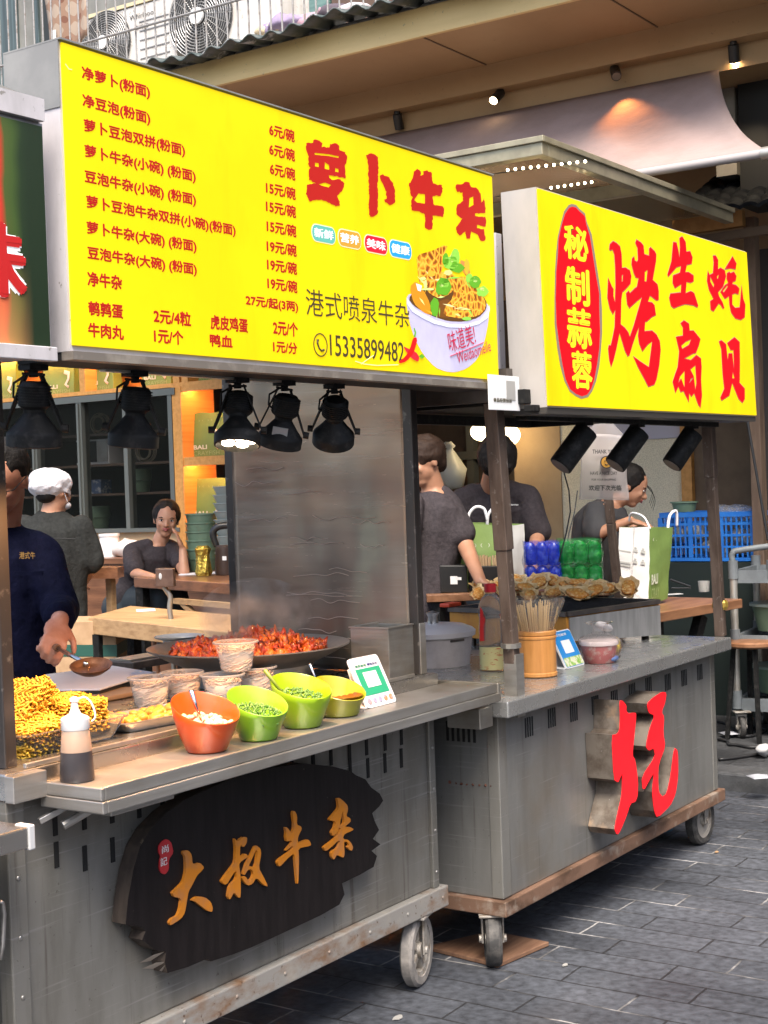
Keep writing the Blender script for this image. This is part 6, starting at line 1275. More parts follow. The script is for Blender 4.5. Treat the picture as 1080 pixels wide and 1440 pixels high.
ct_ = MB(); torso(ct_,pe,ch_,nk,CR,-CF,.165,.19,.20,.125,.135,.016); limb(ct_,[shL,elL,elL.lerp(wrL,.80)],[.072,.062,.050]); limb(ct_,[shR,elR,wrR],[.068,.060,.045]); limb(ct_,[dp(20,768,4.72),shL],[.075,.07])
ct_.lathe([(.066,-.035),(.072,-.01),(.066,.018),(.055,.015)], nk, 24, (hc-nk), cap=False, close=True)
co = remesh(ct_,'coat',NAVY,M,.009,4,lambda v: v+mnoise.noise_vector(v*V((13,13,6)))*.010)
bt = MB()
def coat_front(px, py): return dp(px,py,4.575)
text('港式牛', dp(27,786,4.55), CR, CU, .050, .022, mat('gold_thread', (.45,.24,.05), .5), M, 'embroidery', .02)
pk = MB().obox(dp(40,806,4.56),(.045,.004,.006),CR,CF,CU).build('pocket_flap', NAVY, M)
# ladle
gp = wrL+HD*.078-HU*.028; lb = dp(128,937,4.05); lt = gp-(lb-gp).normalized()*.045; L_ = thing('ladle', 'long steel ladle with a brown stained bowl held by the man in navy', 'ladle', lb)
dl = (lb-lt).normalized(); MB().tube([lt-dl*.02,lt+dl*.10],[.012,.011],10).build('wooden_grip', mat('grip_wood', (.22,.11,.06), .5), L_, smooth=40)
MB().tube([lt+dl*.10,lt.lerp(lb,.65),lb+dl*-.025],[.0065,.0065,.006],10).build('handle', STS, L_, smooth=True)
bx_ = (CR-dl*.0).normalized(); bz_ = (Z_*.92-CF*.38).normalized(); bx_ = (bx_-bz_*bx_.dot(bz_)).normalized(); by_ = bz_.cross(bx_)
b = MB().loft([(lb-bz_*.022,bx_*.012,by_*.010),(lb-bz_*.018,bx_*.035,by_*.028),(lb-bz_*.004,bx_*.055,by_*.042),(lb+bz_*.004,bx_*.060,by_*.045),(lb+bz_*.003,bx_*.056,by_*.041),(lb-bz_*.008,bx_*.044,by_*.034),(lb-bz_*.014,bx_*.02,by_*.016)],24)
b.build('bowl', mat('ladle_brown', (.25,.115,.055), .35, .5, var=(40,(.16,.07,.03),.4,.6)), L_, smooth=50)
# ---- cook in white cap seen from behind
D2 = 7.9; K = person('cook in charcoal jacket and white puffy cap standing with back turned', loc=dp(80,1010,D2))
hc = dp(76,693,D2); hf = (CF*.75+CR*.55-CU*.12).normalized(); hu = (Z_+CF*.12).normalized(); sk = MB(); A = head_parts(sk,hc,hf,hu,1.0)
nk = dp(72,722,D2); ch_ = dp(74,775,D2+.02); pe = dp(74,862,D2); shR = dp(113,742,D2); elR = dp(131,792,D2+.02); wrR = dp(112,826,D2+.22); shL = dp(36,742,D2); elL = dp(22,800,D2+.1); wrL = dp(40,828,D2+.28)
kn = [dp(62,965,D2), dp(86,965,D2)]; ft = [dp(62,1050,D2), dp(88,1050,D2)]; ft = [V((p.x,p.y,.32)) for p in ft]
limb(sk,[hc-hu*.05,nk],[.055,.058]); torso(sk,pe,ch_,nk,CR,-CF,.155,.175,.19); limb(sk,[shR,elR,wrR],[.047,.040,.028]); limb(sk,[shL,elL,wrL],[.047,.040,.028])
hand(sk,wrR,CF-CR*.4,Z_,1,.5,1); hand(sk,wrL,CF+CR*.3,Z_,1,.5,-1)
for i in (0,1): limb(sk,[pe.lerp(kn[i],.12),kn[i],ft[i]],[.085,.055,.04])
remesh(sk,'body',SKIN,K,.008,3)
jk = MB(); torso(jk,pe-Z_*.05,ch_,nk,CR,-CF,.175,.195,.205,.125,.135,.012); limb(jk,[shR,elR.lerp(shR,.10)],[.072,.075]); limb(jk,[shL,elL.lerp(shL,.05)],[.072,.072]); jk.loft([(pe+Z_*.02,CR*.185,CF*.135),(pe-Z_*.14,CR*.185,CF*.135),(pe-Z_*.17,CR*.18,CF*.13)],24)
jk.lathe([(.063,-.03),(.070,-.005),(.064,.022),(.052,.018)], nk-Z_*.01, 24, (hc-nk), cap=False, close=True)
remesh(jk,'jacket',CHARS,K,.010,4,lambda v: v+mnoise.noise_vector(v*V((13,13,5)))*.015)
MB().tube([dp(44,758,D2-.14),dp(74,757,D2-.158),dp(106,758,D2-.14)],.003,5).build('yoke_seam', mat('seam_dark', (.02,.02,.02), .9), K)
tr_ = MB(); 
for i in (0,1): limb(tr_,[pe.lerp(kn[i],.10),kn[i],ft[i]+Z_*.05],[.105,.075,.065])
remesh(tr_,'trousers',JEANS,K,.012,3)
sh_ = MB()
for i in (0,1): sh_.ball(ft[i]+CF*.05,(.14,.05,.045),14,8,(CF,CR,CU))
sh_.build('shoes', BLACKP, K, smooth=True)
def capx(b):
    f, sd, u = A
    b.ball(hc+u*.055-f*.028+sd*-.0,(.125,.112,.075),26,18,(f,sd,u)); b.ball(hc+u*.03-f*.05,(.10,.105,.07),20,14,(f,sd,u))
    b.lathe([(.088,-.012),(.096,-.012),(.096,.016),(.088,.016)], hc+u*.010-f*.012, 30, (u+f*.25), cap=False, close=True)
CAPW = mat('cap_white', (.62,.60,.62), .85, bump=(30,.6,.012))
hair(K,hc,A,CAPW,1.0,.02,.03,(.112,.10,.08),capx,5,name='cap')
hr_ = MB().ball(hc-A[2]*.02-A[0]*.055,(.05,.066,.045),16,10,A); remesh(hr_,'hair',HAIR,K,.007,2)
MB().tube([hc+A[1]*.082-A[2]*.01,hc+A[1]*.075+A[0]*.03-A[2]*.05,hc+A[0]*.07-A[2]*.07],.002,5).build('mask_loop', CLOTHW, K)
mk_ = MB().ball(hc+A[0]*.062-A[2]*.062,(.045,.052,.026),14,10,A).build('mask', CLOTHW, K, smooth=True)
# ---- seated woman
D3 = 9.25; W_ = person('seated woman in a grey t-shirt resting her cheek on her hand', loc=dp(205,900,D3))
hc = dp(234,731,D3); hf = (-CF*.93+CR*.14-CU*.12).normalized(); hu = (Z_+CR*.10).normalized(); sk = MB(); A = head_parts(sk,hc,hf,hu,.98)
nk = dp(224,764,D3+.02); ch_ = dp(213,800,D3+.06); pe = dp(188,842,D3+.10); shR = dp(187,775,D3-.04); elR = dp(190,806,D3-.22); wrR = dp(216,812,D3-.40); shL = dp(248,776,D3+.06); elL = dp(259,806,D3-.25); wrL = dp(257,773,D3-.20)
knR = dp(236,838,D3-.42); ftR = dp(240,905,D3-.30); knL = dp(246,842,D3-.30); ftL = dp(232,905,D3-.05)
limb(sk,[hc-hu*.05-hf*.01,nk],[.048,.050]); sd_ = (CR*.9+CF*.25).normalized(); torso(sk,pe,ch_,nk,sd_,-CF,.15,.15,.165,.11,.105)
limb(sk,[shR,elR,wrR],[.042,.035,.024]); limb(sk,[shL,elL,wrL],[.042,.035,.024])
hand(sk,wrR,CR*.8-CF*.5,Z_,.92,.4,1); hand(sk,wrL,Z_*.9-CR*.32+CF*.1,CR*.9+Z_*.3,.92,.35,1,.10)
limb(sk,[pe,knR,ftR],[.085,.055,.036]); limb(sk,[pe,knL,ftL],[.085,.055,.036])
remesh(sk,'body',SKIN,W_,.0065,3); face(W_,hc,A,.98)
def wext(b): 
    f, sd, u = A; b.ball(hc+u*.0-f*.07,(.05,.07,.075),16,10,A); b.ball(hc-u*.05-f*.09,(.03,.04,.06),12,8,A)
hair(W_,hc,A,HAIR,.98,.024,.013,(.100,.090,.101),wext,7)
ts = MB(); torso(ts,pe.lerp(ch_,.38),ch_,nk-Z_*.012,sd_,-CF,.165,.19,.185,.13,.125,.013); limb(ts,[shR,shR.lerp(elR,.80)],[.062,.066]); limb(ts,[shL,shL.lerp(elL,.55)],[.062,.064]); limb(ts,[nk.lerp(shR,.5),shR],[.055,.06]); limb(ts,[nk.lerp(shL,.5),shL],[.055,.06])
remesh(ts,'shirt',GREYS,W_,.009,4,lambda v: v+mnoise.noise_vector(v*V((14,14,7)))*.013)
tr_ = MB(); limb(tr_,[pe-Z_*.02,knR,ftR+Z_*.06],[.125,.088,.07]); limb(tr_,[pe-Z_*.02,knL,ftL+Z_*.06],[.125,.088,.07]); tr_.ball(pe-Z_*.02,(.17,.15,.12),18,12,(CR,CF,CU)); tr_.ball(pe-(ch_-pe).normalized()*.07,(.175,.16,.13),18,12,(CR,CF,CU)); remesh(tr_,'trousers',JEANS,W_,.011,4)
sh_ = MB()
for q in (ftR,ftL): sh_.ball(q-CF*.04,(.12,.045,.04),14,8,(CF,CR,CU))
sh_.build('shoes', BLACKP, W_, smooth=True)
st = thing('stool', 'round wooden stool under the seated woman', 'stool', dp(196,905,D3+.1)); sp_ = pe-Z_*.155
MB().lathe([(.001,0),(.17,0),(.175,.012),(.17,.03),(.001,.03)], sp_-Z_*.0, 28, cap=False).build('seat', WOODT, st, smooth=30)
for k in range(4): a = k*math.pi/2+.6; MB().cyl(sp_+V((.11*math.cos(a),.11*math.sin(a),0)),V((sp_.x+.15*math.cos(a),sp_.y+.15*math.sin(a),.30)),.014,n=8).build('leg', WOODR, st)
# ---- man half hidden by the post, arm reaching down
D4 = 7.1; G = person('brown-haired man in grey t-shirt half hidden behind the steel panel, arm on the grill', loc=dp(600,1000,D4))
hc = dp(598,651,D4); hf = (-CR*.80-CF*.45-CU*.30).normalized(); hu = (Z_-CR*.28).normalized(); sk = MB(); A = head_parts(sk,hc,hf,hu,1.0)
nk = dp(610,690,D4+.02); ch_ = dp(604,745,D4+.03); pe = dp(600,855,D4); shL = dp(632,712,D4); elL = dp(655,768,D4-.10); wrL = dp(676,818,D4-.34); shR = dp(580,712,D4-.1); elR = dp(565,790,D4-.2); wrR = dp(575,840,D4-.4)
limb(sk,[hc-hu*.05,nk],[.054,.058]); torso(sk,pe,ch_,nk,(CR*.8-CF*.5).normalized(),-CF-CR*.4,.15,.165,.18)
limb(sk,[shL,elL,wrL],[.048,.042,.028]); limb(sk,[shR,elR,wrR],[.048,.042,.028]); hand(sk,wrL,CR*.85-Z_*.30-CF*.3,Z_*.9+CR*.3,1.0,.55,-1); hand(sk,wrR,-CF-Z_*.5,Z_,1.0,.5,1)
remesh(sk,'body',SKINT,G,.007,3); face(G,hc,A)
hair(G,hc,A,HAIRB,1.0,.020,.018,(.106,.09,.102),lambda b: b.ball(hc-A[0]*.06-A[2]*.01,(.05,.07,.06),14,10,A),9)
ts = MB(); torso(ts,pe,ch_,nk-Z_*.01,(CR*.8-CF*.5).normalized(),-CF-CR*.4,.165,.18,.185,.13,.13,.013); limb(ts,[shL,shL.lerp(elL,.72)],[.066,.070]); limb(ts,[shR,shR.lerp(elR,.7)],[.066,.070]); limb(ts,[nk.lerp(shL,.4),shL],[.06,.065])
remesh(ts,'shirt',GREYS,G,.009,4,lambda v: v+mnoise.noise_vector(v*V((14,14,6)))*.014)
tr_ = MB(); 
for k in (-1,1): f_ = V((pe.x+CR.x*.09*k,pe.y+CR.y*.09*k,.16)); limb(tr_,[pe+CR*.08*k,pe.lerp(f_,.5)+CR*.04*k,f_],[.11,.085,.07])
remesh(tr_,'trousers',JEANS,G,.013,3)
# ---- bending man
D5 = 7.75; B_ = person('black-haired man in grey t-shirt bending over the green bag with his head down', loc=dp(690,1000,D5))
hc = dp(699,651,D5-.22); hf = (-Z_*.80-CF*.55).normalized(); hu = (-CF*.78+Z_*.62).normalized(); sk = MB(); A = head_parts(sk,hc,hf,hu,1.0)
nk = dp(690,688,D5-.02); ch_ = dp(694,722,D5+.06); pe = dp(697,800,D5+.22); shL = dp(742,702,D5-.0); elL = dp(757,752,D5-.05); wrL = dp(745,792,D5-.30); shR = dp(650,706,D5); elR = dp(636,762,D5-.05); wrR = dp(652,795,D5-.32)
limb(sk,[hc-hf*.03-hu*.03,nk],[.056,.06]); torso(sk,pe,ch_,nk,CR,-CF,.16,.18,.20); limb(sk,[shL,elL,wrL],[.048,.042,.028]); limb(sk,[shR,elR,wrR],[.048,.042,.028])
hand(sk,wrL,-CF-CR*.5-Z_*.3,Z_,1,.6,-1); hand(sk,wrR,-CF+CR*.5-Z_*.3,Z_,1,.6,1)
remesh(sk,'body',SKINT,B_,.007,3); face(B_,hc,A)
def bext(b): b.ball(hc+A[2]*.03-A[0]*.05,(.07,.088,.075),18,12,A); b.ball(hc+A[0]*.07+A[2]*.075,(.035,.075,.03),14,8,A)
hair(B_,hc,A,HAIR,1.0,.012,.022,(.118,.104,.112),bext,2)
ts = MB(); torso(ts,pe,ch_,nk-Z_*.0,CR,-CF,.17,.20,.21,.13,.14,.015); limb(ts,[shL,shL.lerp(elL,.88)],[.075,.075]); limb(ts,[shR,shR.lerp(elR,.88)],[.075,.075]); limb(ts,[nk.lerp(shL,.35),shL],[.065,.075]); limb(ts,[nk.lerp(shR,.35),shR],[.065,.075])
remesh(ts,'shirt',GREYS,B_,.010,4,lambda v: v+mnoise.noise_vector(v*V((14,14,6)))*.015)
p0 = dp(712,711,D5-.20); text('BALI CRAYFISH', p0, CR, CU, .062, .008, WHITE, B_, 'chest_print', .01)
tr_ = MB()
for k in (-1,1): f_ = V((pe.x+CR.x*.1*k,pe.y+CR.y*.1*k,.16)); limb(tr_,[pe+CR*.08*k,pe.lerp(f_,.5),f_],[.11,.085,.07])
remesh(tr_,'trousers',JEANS,B_,.014,3)
# ---- woman packing the bag at the right
D6 = 8.15; R_ = person('woman with a black ponytail in dark grey t-shirt packing a bag beside the blue crate', loc=dp(830,1000,D6))
hc = dp(886,684,D6); hf = (CR*.88-CF*.12-Z_*.42).normalized(); hu = (Z_*.9+CR*.38).normalized(); sk = MB(); A = head_parts(sk,hc,hf,hu,.98)
nk = dp(862,706,D6+.02); ch_ = dp(842,738,D6+.04); pe = dp(828,812,D6+.05); shR = dp(836,722,D6-.14); elR = dp(836,752,D6-.24); wrR = dp(886,732,D6-.30); shL = dp(856,720,D6+.18); elL = dp(862,760,D6+.2); wrL = dp(890,742,D6+.05)
limb(sk,[hc-hu*.05,nk],[.048,.052]); sdv = (CF*.85+CR*.2).normalized(); torso(sk,pe,ch_,nk,sdv,CR,.15,.16,.17,.11,.11)
limb(sk,[shR,elR,wrR],[.043,.037,.025]); limb(sk,[shL,elL,wrL],[.043,.037,.025]); hand(sk,wrR,CR*.9-Z_*.25,Z_*.9-CF*.2,.95,.7,-1); hand(sk,wrL,CR,Z_,.95,.6,1)
remesh(sk,'body',SKINT,R_,.007,3); face(R_,hc,A,.98)
def rext(b): f,sd,u = A; b.ball(hc-u*.0-f*.085,(.05,.055,.06),14,10,A); limb(b,[hc-f*.11+u*.0,hc-f*.13-u*.05,hc-f*.12-u*.12],[.028,.024,.010])
hair(R_,hc,A,HAIR,.98,.024,.012,(.098,.088,.098),rext,4)
wl = MB()
for k in range(4): wl.curve([hc+A[0]*.06+A[2]*.05,hc+A[0]*(.12+.01*k)+A[2]*(.03-.01*k),hc+A[0]*(.135+.012*k)-A[2]*(.04+.01*k)],.0012,4)
wl.build('loose_hair', HAIR, R_)
ts = MB(); torso(ts,pe,ch_,nk-Z_*.01,sdv,CR,.165,.17,.175,.13,.13,.013); limb(ts,[shR,shR.lerp(elR,.85)],[.066,.068]); limb(ts,[shL,shL.lerp(elL,.8)],[.064,.066])
remesh(ts,'shirt',mat('dark_grey_shirt', (.045,.045,.048), .9, bump=(14,.45,.012)),R_,.010,4,lambda v: v+mnoise.noise_vector(v*V((14,14,6)))*.014)
tr_ = MB()
for k in (-1,1): f_ = V((pe.x+sdv.x*.1*k,pe.y+sdv.y*.1*k,.16)); limb(tr_,[pe+sdv*.07*k,pe.lerp(f_,.5),f_],[.11,.085,.07])
remesh(tr_,'trousers',JEANS,R_,.014,3)
# ================================================================ takeaway bags
def fold(w_, d_, h_, crink=.006):
    return None
def bagmesh(c, ux, uy, w_, d_, h_, seed=0, lean=0.):
    b = MB(); ux, uy = V(ux), V(uy)
    def P(a, bb, z): 
        k = 1-.10*(z/h_)**2 if True else 1
        q = V(c)+ux*(a*w_/2)+uy*(bb*d_/2*(1-.35*(z/h_)**2))+Z_*z + uy*lean*z
        return q+mnoise.noise_vector(q*11+V((seed,0,0)))*.006*(z > .01)
    return P
def bag(c, ux, w_, d_, h_, label, seed=0, white_side=None, handles=True, words=True, group=None, plain_front=False):
    """green paper bag; ux runs along the printed face, whose normal points at ux x Z"""
    ux = V(ux).normalized(); uy = Z_.cross(ux); c = V(c); t = thing('takeaway_bag', label, 'paper bag', c, group); P = bagmesh(c,ux,uy,w_,d_,h_,seed)
    n = 8
    def face_(f): return MB().grid(f, n, n)
    fr = face_(lambda u,v: P(u*2-1,-1,v*h_)); fr.build('front', BAGW if white_side == 'front' else BAGG, t, smooth=True)
    face_(lambda u,v: P(u*2-1,1,v*h_)).build('back', BAGG, t, smooth=True)
    for s in (-1,1):
        sg = MB().grid(lambda u,v: P(s*(1-.10*math.sin(u*math.pi)*(v**1.2)),u*2-1,v*h_), n, n); sg.build('gusset', BAGW if white_side in ('left','both') and s < 0 or white_side == 'both' else BAGG, t, smooth=True)
    MB().add([P(-1,-1,.001),P(1,-1,.001),P(1,1,.001),P(-1,1,.001)],[(0,1,2,3)]).build('bottom', BAGG, t)
    if handles:
        for s in (-1,1):
            cn = c+Z_*h_+uy*s*d_*.25; MB().curve([cn-ux*w_*.22-Z_*.02,cn-ux*w_*.18+Z_*.05,cn-ux*.02+Z_*.075,cn+ux*w_*.1+Z_*.06,cn+ux*w_*.2-Z_*.02],.006,6).build('handle', CLOTHW if group is None else BAGG, t, smooth=True)
    if words and not plain_front:
        o = c-uy*(d_/2+.008)-ux*w_/2
        text('BALI', o+ux*w_*.08+Z_*h_*.17, ux, Z_, w_*.42, h_*.10, mat('bag_print', (.62,.64,.50), .6), t, 'printed_name', .035)
        text('CRAYFISH', o+ux*w_*.08+Z_*h_*.035, ux, Z_, w_*.80, h_*.095, mat('bag_print_pale', (.30,.38,.16), .6), t, 'printed_name', -.006)
        cm = MB(); q = o+ux*w_*.80+Z_*h_*.30
        cm.tube([q+ux*(-.02*w_/.25)+Z_*.09*h_/.32,q+ux*.015*w_/.25+Z_*.075*h_/.32,q+ux*.012*w_/.25+Z_*.03*h_/.32,q+ux*-.012*w_/.25-Z_*.015*h_/.32,q+ux*.012*w_/.25-Z_*.04*h_/.32],[.016*h_/.32,.022*h_/.32,.012*h_/.32,.014*h_/.32,.012*h_/.32],8)
        for k, v in enumerate(cm.v): v = V(v); dd = (v-q).dot(uy); cm.v[k] = tuple(v-uy*dd*.93)
        cm.build('printed_mark', mat('bag_print2', (.58,.60,.50), .6), t, smooth=True)
        for k in range(3): text('(   )', o+ux*w_*(.10+.28*k)+Z_*h_*.80, ux, Z_, w_*.2, h_*.045, mat('bag_print_pale', (.30,.38,.16), .6), t, 'printed_brackets', .0)
    return t
SUX = V((0,-1,0))
gs = 'green bags on the lit shelves'
for px0, px1, z, h_, lab in ((-10,28,WTOP+.0865,.30,'green bag on the top shelf at the left edge'),(66,110,WTOP+.0865,.30,'green bag on the top shelf above the left lamps'),(124,165,WTOP+.0865,.30,'green bag on the top shelf between the two dark lamps'),(206,246,WTOP+.0865,.30,'green bag on the top shelf right of the second lamp'),(272,316,WTOP+.0865,.30,'green bag on the top shelf of the right shelf column'),(272,317,1.811,.32,'green bag in the middle lit cubby behind the glowing lamp'),(268,316,1.326,.325,'green bag in the lowest lit cubby above the seated woman')):
    a = at(px0,620,'X',WX+.12); b_ = at(px1,620,'X',WX+.12); w_ = abs(a.y-b_.y); bag(V((WX+.15,(a.y+b_.y)/2,z)),SUX,w_,.10,h_,lab,int(px1),None,False,True,gs)
# big bags on the tables
p = at(905,842,'Z',.874); bw = V((.15,-1,0)).normalized()
def corner_bag():
    # white gusset faces the camera's left, green printed face turns right
    c = at(902,838,'Z',.874)+V((.12,.05,0)); ux = V((.62,-.78,0)).normalized()
    return c, ux
t = thing('takeaway_bag', 'large takeaway bag with white side panel and green face in front of the blue crate', 'paper bag', at(905,838,'Z',.874))
d_ = 7.75
A0, A1, A2 = dp(864,842,d_-.02), dp(912,850,d_-.10), dp(938,842,d_+.10)
T0, T1, T2 = dp(871,741,d_), dp(914,741,d_-.06), dp(946,741,d_+.10)
bk0 = A0+(A2-A1); bt0 = T0+(T2-T1)*.8
def bil(a,b,c,d,seed): return lambda u,v: (a.lerp(b,u).lerp(c.lerp(d,u),v)) + mnoise.noise_vector((a.lerp(b,u).lerp(c.lerp(d,u),v))*12+V((seed,0,0)))*.007
MB().grid(bil(A0,A1,T0,T1,1),10,12).build('side_panel', BAGW, t, smooth=True); MB().grid(bil(A1,A2,T1,T2,1),10,12).build('front', BAGG, t, smooth=True)
MB().grid(bil(A2,bk0,T2,bt0,1),6,8).build('gusset', BAGG, t, smooth=True); MB().grid(bil(bk0,A0,bt0,T0,1),6,8).build('back', BAGG, t, smooth=True)
ux = (A2-A1).normalized(); uy = (T1-A1).normalized(); nn = ux.cross(uy); uy = (T1-A1).normalized()
o = A1+nn*.010
text('BALI', o+ux*.012+uy*.10, ux, uy, .082, .055, mat('bag_print', (.62,.64,.50), .6), t, 'printed_name', .03)
text('CRAY', o+ux*.012+uy*.025, ux, uy, .10, .055, mat('bag_print_pale', (.30,.38,.16), .6), t, 'printed_name', -.006)
text('( ) (', o+ux*.02+uy*.33, ux, uy, .10, .018, mat('bag_print', (.62,.64,.50), .6), t, 'printed_brackets')
ux2 = (A1-A0).normalized(); nn2 = ux2.cross(uy)
for i in range(2): MB().box((0,0,0),(0,0,0)) if False else None
pr = MB(); base = A0+nn2*.008
for i in range(2):
    for j in range(2):
        q = base+ux2*(.112+.042*i)+uy*(.21+.06*j); pr.obox(q,(.012,.0006,.007),ux2,nn2,uy); pr.obox(q+uy*.016,(.006,.0006,.004),ux2,nn2,uy)
for j, y in enumerate((.26,.20,.185)): pr.obox(base+ux2*.055+uy*y,(.032,.0006,.004),ux2,nn2,uy)
pr.build('printed_table', mat('print_grey', (.36,.36,.33), .6), t)
MB().tube([A0.lerp(A1,.5)+nn2*.009,A0.lerp(A1,.5)+nn2*.009+uy*.06,T0.lerp(T1,.5)+nn2*.004],.0015,4).tube([A0+nn2*.008+uy*.01+ux2*.01,A0.lerp(A1,.5)+nn2*.010+uy*.06,A1+nn2*.008+uy*.01],.0015,4).build('fold_line', mat('fold_grey', (.42,.41,.39), .7), t)
MB().curve([T1.lerp(T2,.0)+V((0,0,-.01)),dp(905,727,d_),dp(888,722,d_+.05),dp(884,740,d_+.1)],.006,6).build('handle', CLOTHW, t, smooth=True)
MB().curve([dp(939,745,d_+.1),dp(942,725,d_+.15),dp(951,719,d_+.18),dp(952,740,d_+.2)],.008,6).build('handle', CLOTHW, t, smooth=True)
t = thing('takeaway_bag', 'green bag with white side panel standing before the bending man', 'paper bag', at(700,833,'Z',1.0)); d_ = 7.15
A0, A1, A2 = dp(648,800,d_), dp(712,802,d_-.02), dp(738,798,d_+.12); T0, T1, T2 = dp(647,736,d_+.05), dp(711,739,d_+.03), dp(736,737,d_+.14)
dn = lambda p: V((p.x,p.y,1.032))
A0, A1, A2 = dn(A0), dn(A1), dn(A2); bk0 = A0+(A2-A1)*.9; bt0 = T0+(T2-T1)*.7
MB().grid(bil(A0,A1,T0,T1,1),10,12).build('front', BAGG, t, smooth=True); MB().grid(bil(A1,A2,T1,T2,1),8,12).build('side_panel', BAGW, t, smooth=True)
MB().grid(bil(bk0,A0,bt0,T0,1),6,8).build('gusset', BAGG, t, smooth=True); MB().grid(bil(A2,bk0,T2,bt0,1),6,8).build('back', BAGG, t, smooth=True)
ux = (A1-A0).normalized(); uy = Z_; nn = ux.cross(uy)
for k in range(3): text('(ENJOY)' if False else '(   )', A0+nn*.012+ux*(.035+.066*k)+uy*((T0-A0).length*.62), ux, uy, .045, .020, mat('bag_print', (.62,.64,.50), .6), t, 'printed_brackets', .01)
for k in range(2):
    q = T0.lerp(T1,.45)+CF*.05*k
    MB().curve([q+CR*(-.065+.1*k)-Z_*.01,q+CR*(-.055+.1*k)+Z_*.05,q+CR*(-.02+.1*k)+Z_*.085,q+CR*(.02+.1*k)+Z_*.075,q+CR*(.035+.1*k)+Z_*.02],.008,8).build('handle', CLOTHW, t, smooth=True)
# chopsticks bundle in front of that bag
r8 = random.Random(6); cs = thing('chopstick_box', 'black box of paper wrapped chopsticks in front of the bending man', 'box', dp(690,832,7.0))
q = V((dp(690,832,7.0).x,dp(690,832,7.0).y,1.0305))
MB().obox(q+Z_*.06,(.105,.04,.06),CR,V((CF.x,CF.y,0)).normalized(),Z_).build('box', BLACKP, cs, bevel=.004)
text('FLOWER', q+Z_*.035-CR*.085-CF*.06, CR, Z_, .08, .014, mat('grey_print', (.30,.30,.30), .5), cs, 'box_lettering', .02)
CP = mat('chopstick_paper', (.56,.40,.24), .7, var=((70,70,5),(.42,.28,.15),.4,.65)); bb = MB()
for i in range(60):
    c = q+CR*r8.uniform(-.085,.085)+V((CF.x,CF.y,0))*r8.uniform(-.03,.03)
    tag(MB().bar(c+Z_*.06,c+Z_*(.155+r8.uniform(0,.018))+CR*r8.uniform(-.006,.006),.0058,.0058).build('chopsticks', CP),'paper wrapped chopsticks standing in the black box','chopsticks','chopsticks in the black box')
b2 = thing('black_bin', 'black open box with a torn white sticker left of the chopsticks', 'box', dp(640,830,7.0)); q2 = V((dp(638,832,7.0).x,dp(638,832,7.0).y,1.0305))
fy_ = V((CF.x,CF.y,0)).normalized()
MB().obox(q2+Z_*.065,(.065,.06,.065),CR,fy_,Z_).build('box', BLACKP, b2, bevel=.004)
MB().obox(q2+Z_*.06-fy_*.062,(.017,.001,.019),CR,fy_,Z_).obox(q2+Z_*.068-fy_*.062+CR*.024,(.012,.001,.007),CR,fy_,Z_).build('sticker', WHITE, b2)
# work table holding these
wtb = thing('work_table', 'brown work table behind the grill cart under the drinks and boxes', 'table', (6.4,3.7,0))
c0 = at(612,836,'Z',1.0); c1 = at(868,842,'Z',1.0); 
xa, xb = 5.95, 7.15
pq = [(c0.x-.1,c0.y+.12),(c0.x-.1+.35,c0.y-.35+.0),(c1.x,c1.y)]
tq0, tq1 = dp(600,838,6.86), dp(862,838,6.9); tq0.z = tq1.z = 1.0; tf = V((CF.x,CF.y,0)).normalized()
tl_ = (tq1-tq0); MB().prism([(tq0.x,tq0.y),(tq1.x,tq1.y),(tq1.x+tf.x*.62,tq1.y+tf.y*.62),(tq0.x+tf.x*.62,tq0.y+tf.y*.62)],(0,0,1.03),X_,Y_,.035).build('table_top', WOODR, wtb, bevel=.003)
for a in (tq0+tl_*.06+tf*.05,tq0+tl_*.94+tf*.05,tq0+tl_*.06+tf*.55,tq0+tl_*.94+tf*.55): MB().box((a.x-.025,a.y-.025,.09),(a.x+.025,a.y+.025,.994)).build('leg', BLACK, wtb)
# shrink wrapped drinks
def pack(px0, px1, py0, py1, d, col, colw, label, rows):
    c = dp((px0+px1)/2,py1,d); z0 = 1.0305; wd = (px1-px0)*d/FPX; hh = (py1-py0)*d/FPX
    t = thing('drink_pack', label, 'drinks', V((c.x,c.y,z0))); fr = MB()
    m = mat('drink', col, .12, trans=.1, coat=.6, var=(22,colw,.52,.66), bump=(20,.6,.01)); mw = mat('shrink_film', tuple(c_*1.4+.01 for c_ in col), .08, alpha=.32, coat=1., bump=(16,.9,.02))
    nb = 3; r = wd/nb/2
    for j in range(rows):
        zb = z0+hh/rows*j
        for k in range(nb):
            for l in range(2):
                q = V((c.x,c.y,zb))+CR*(-wd/2+r*(2*k+1))+tf*(r*(2*l+1)); hb = hh/rows*.96
                MB().lathe([(.001,0),(r*.8,0),(r*.97,.01),(r*.97,hb*.55),(r*.90,hb*.62),(r*.97,hb*.70),(r*.90,hb*.85),(r*.45,hb*.97),(r*.42,hb*.99),(.001,hb)],q,16,cap=False).build('bottle', m, t, smooth=40)
    fb = MB()
    def ff(u, v):
        a = u*2*math.pi; q = V((c.x,c.y,z0))+tf*r*2; ca, sa = math.cos(a), math.sin(a); e = .55
        x = (abs(ca)**e)*(1 if ca > 0 else -1)*(wd/2+.004); y = (abs(sa)**e)*(1 if sa > 0 else -1)*(r*2+.004)
        p = q+CR*x+tf*y+Z_*(hh+.006)*v; return p+mnoise.noise_vector(p*24)*.012
    fb.grid(ff,40,14); fb.build('film', mw, t, smooth=True)
pack(740,790,752,818,7.0,(.012,.03,.42),(.08,.14,.6),'blue bottles shrink wrapped in a pack, left of the green pack',2)
pack(788,850,754,820,7.02,(.006,.17,.03),(.06,.40,.08),'green bottles shrink wrapped in a pack behind the oysters',2)
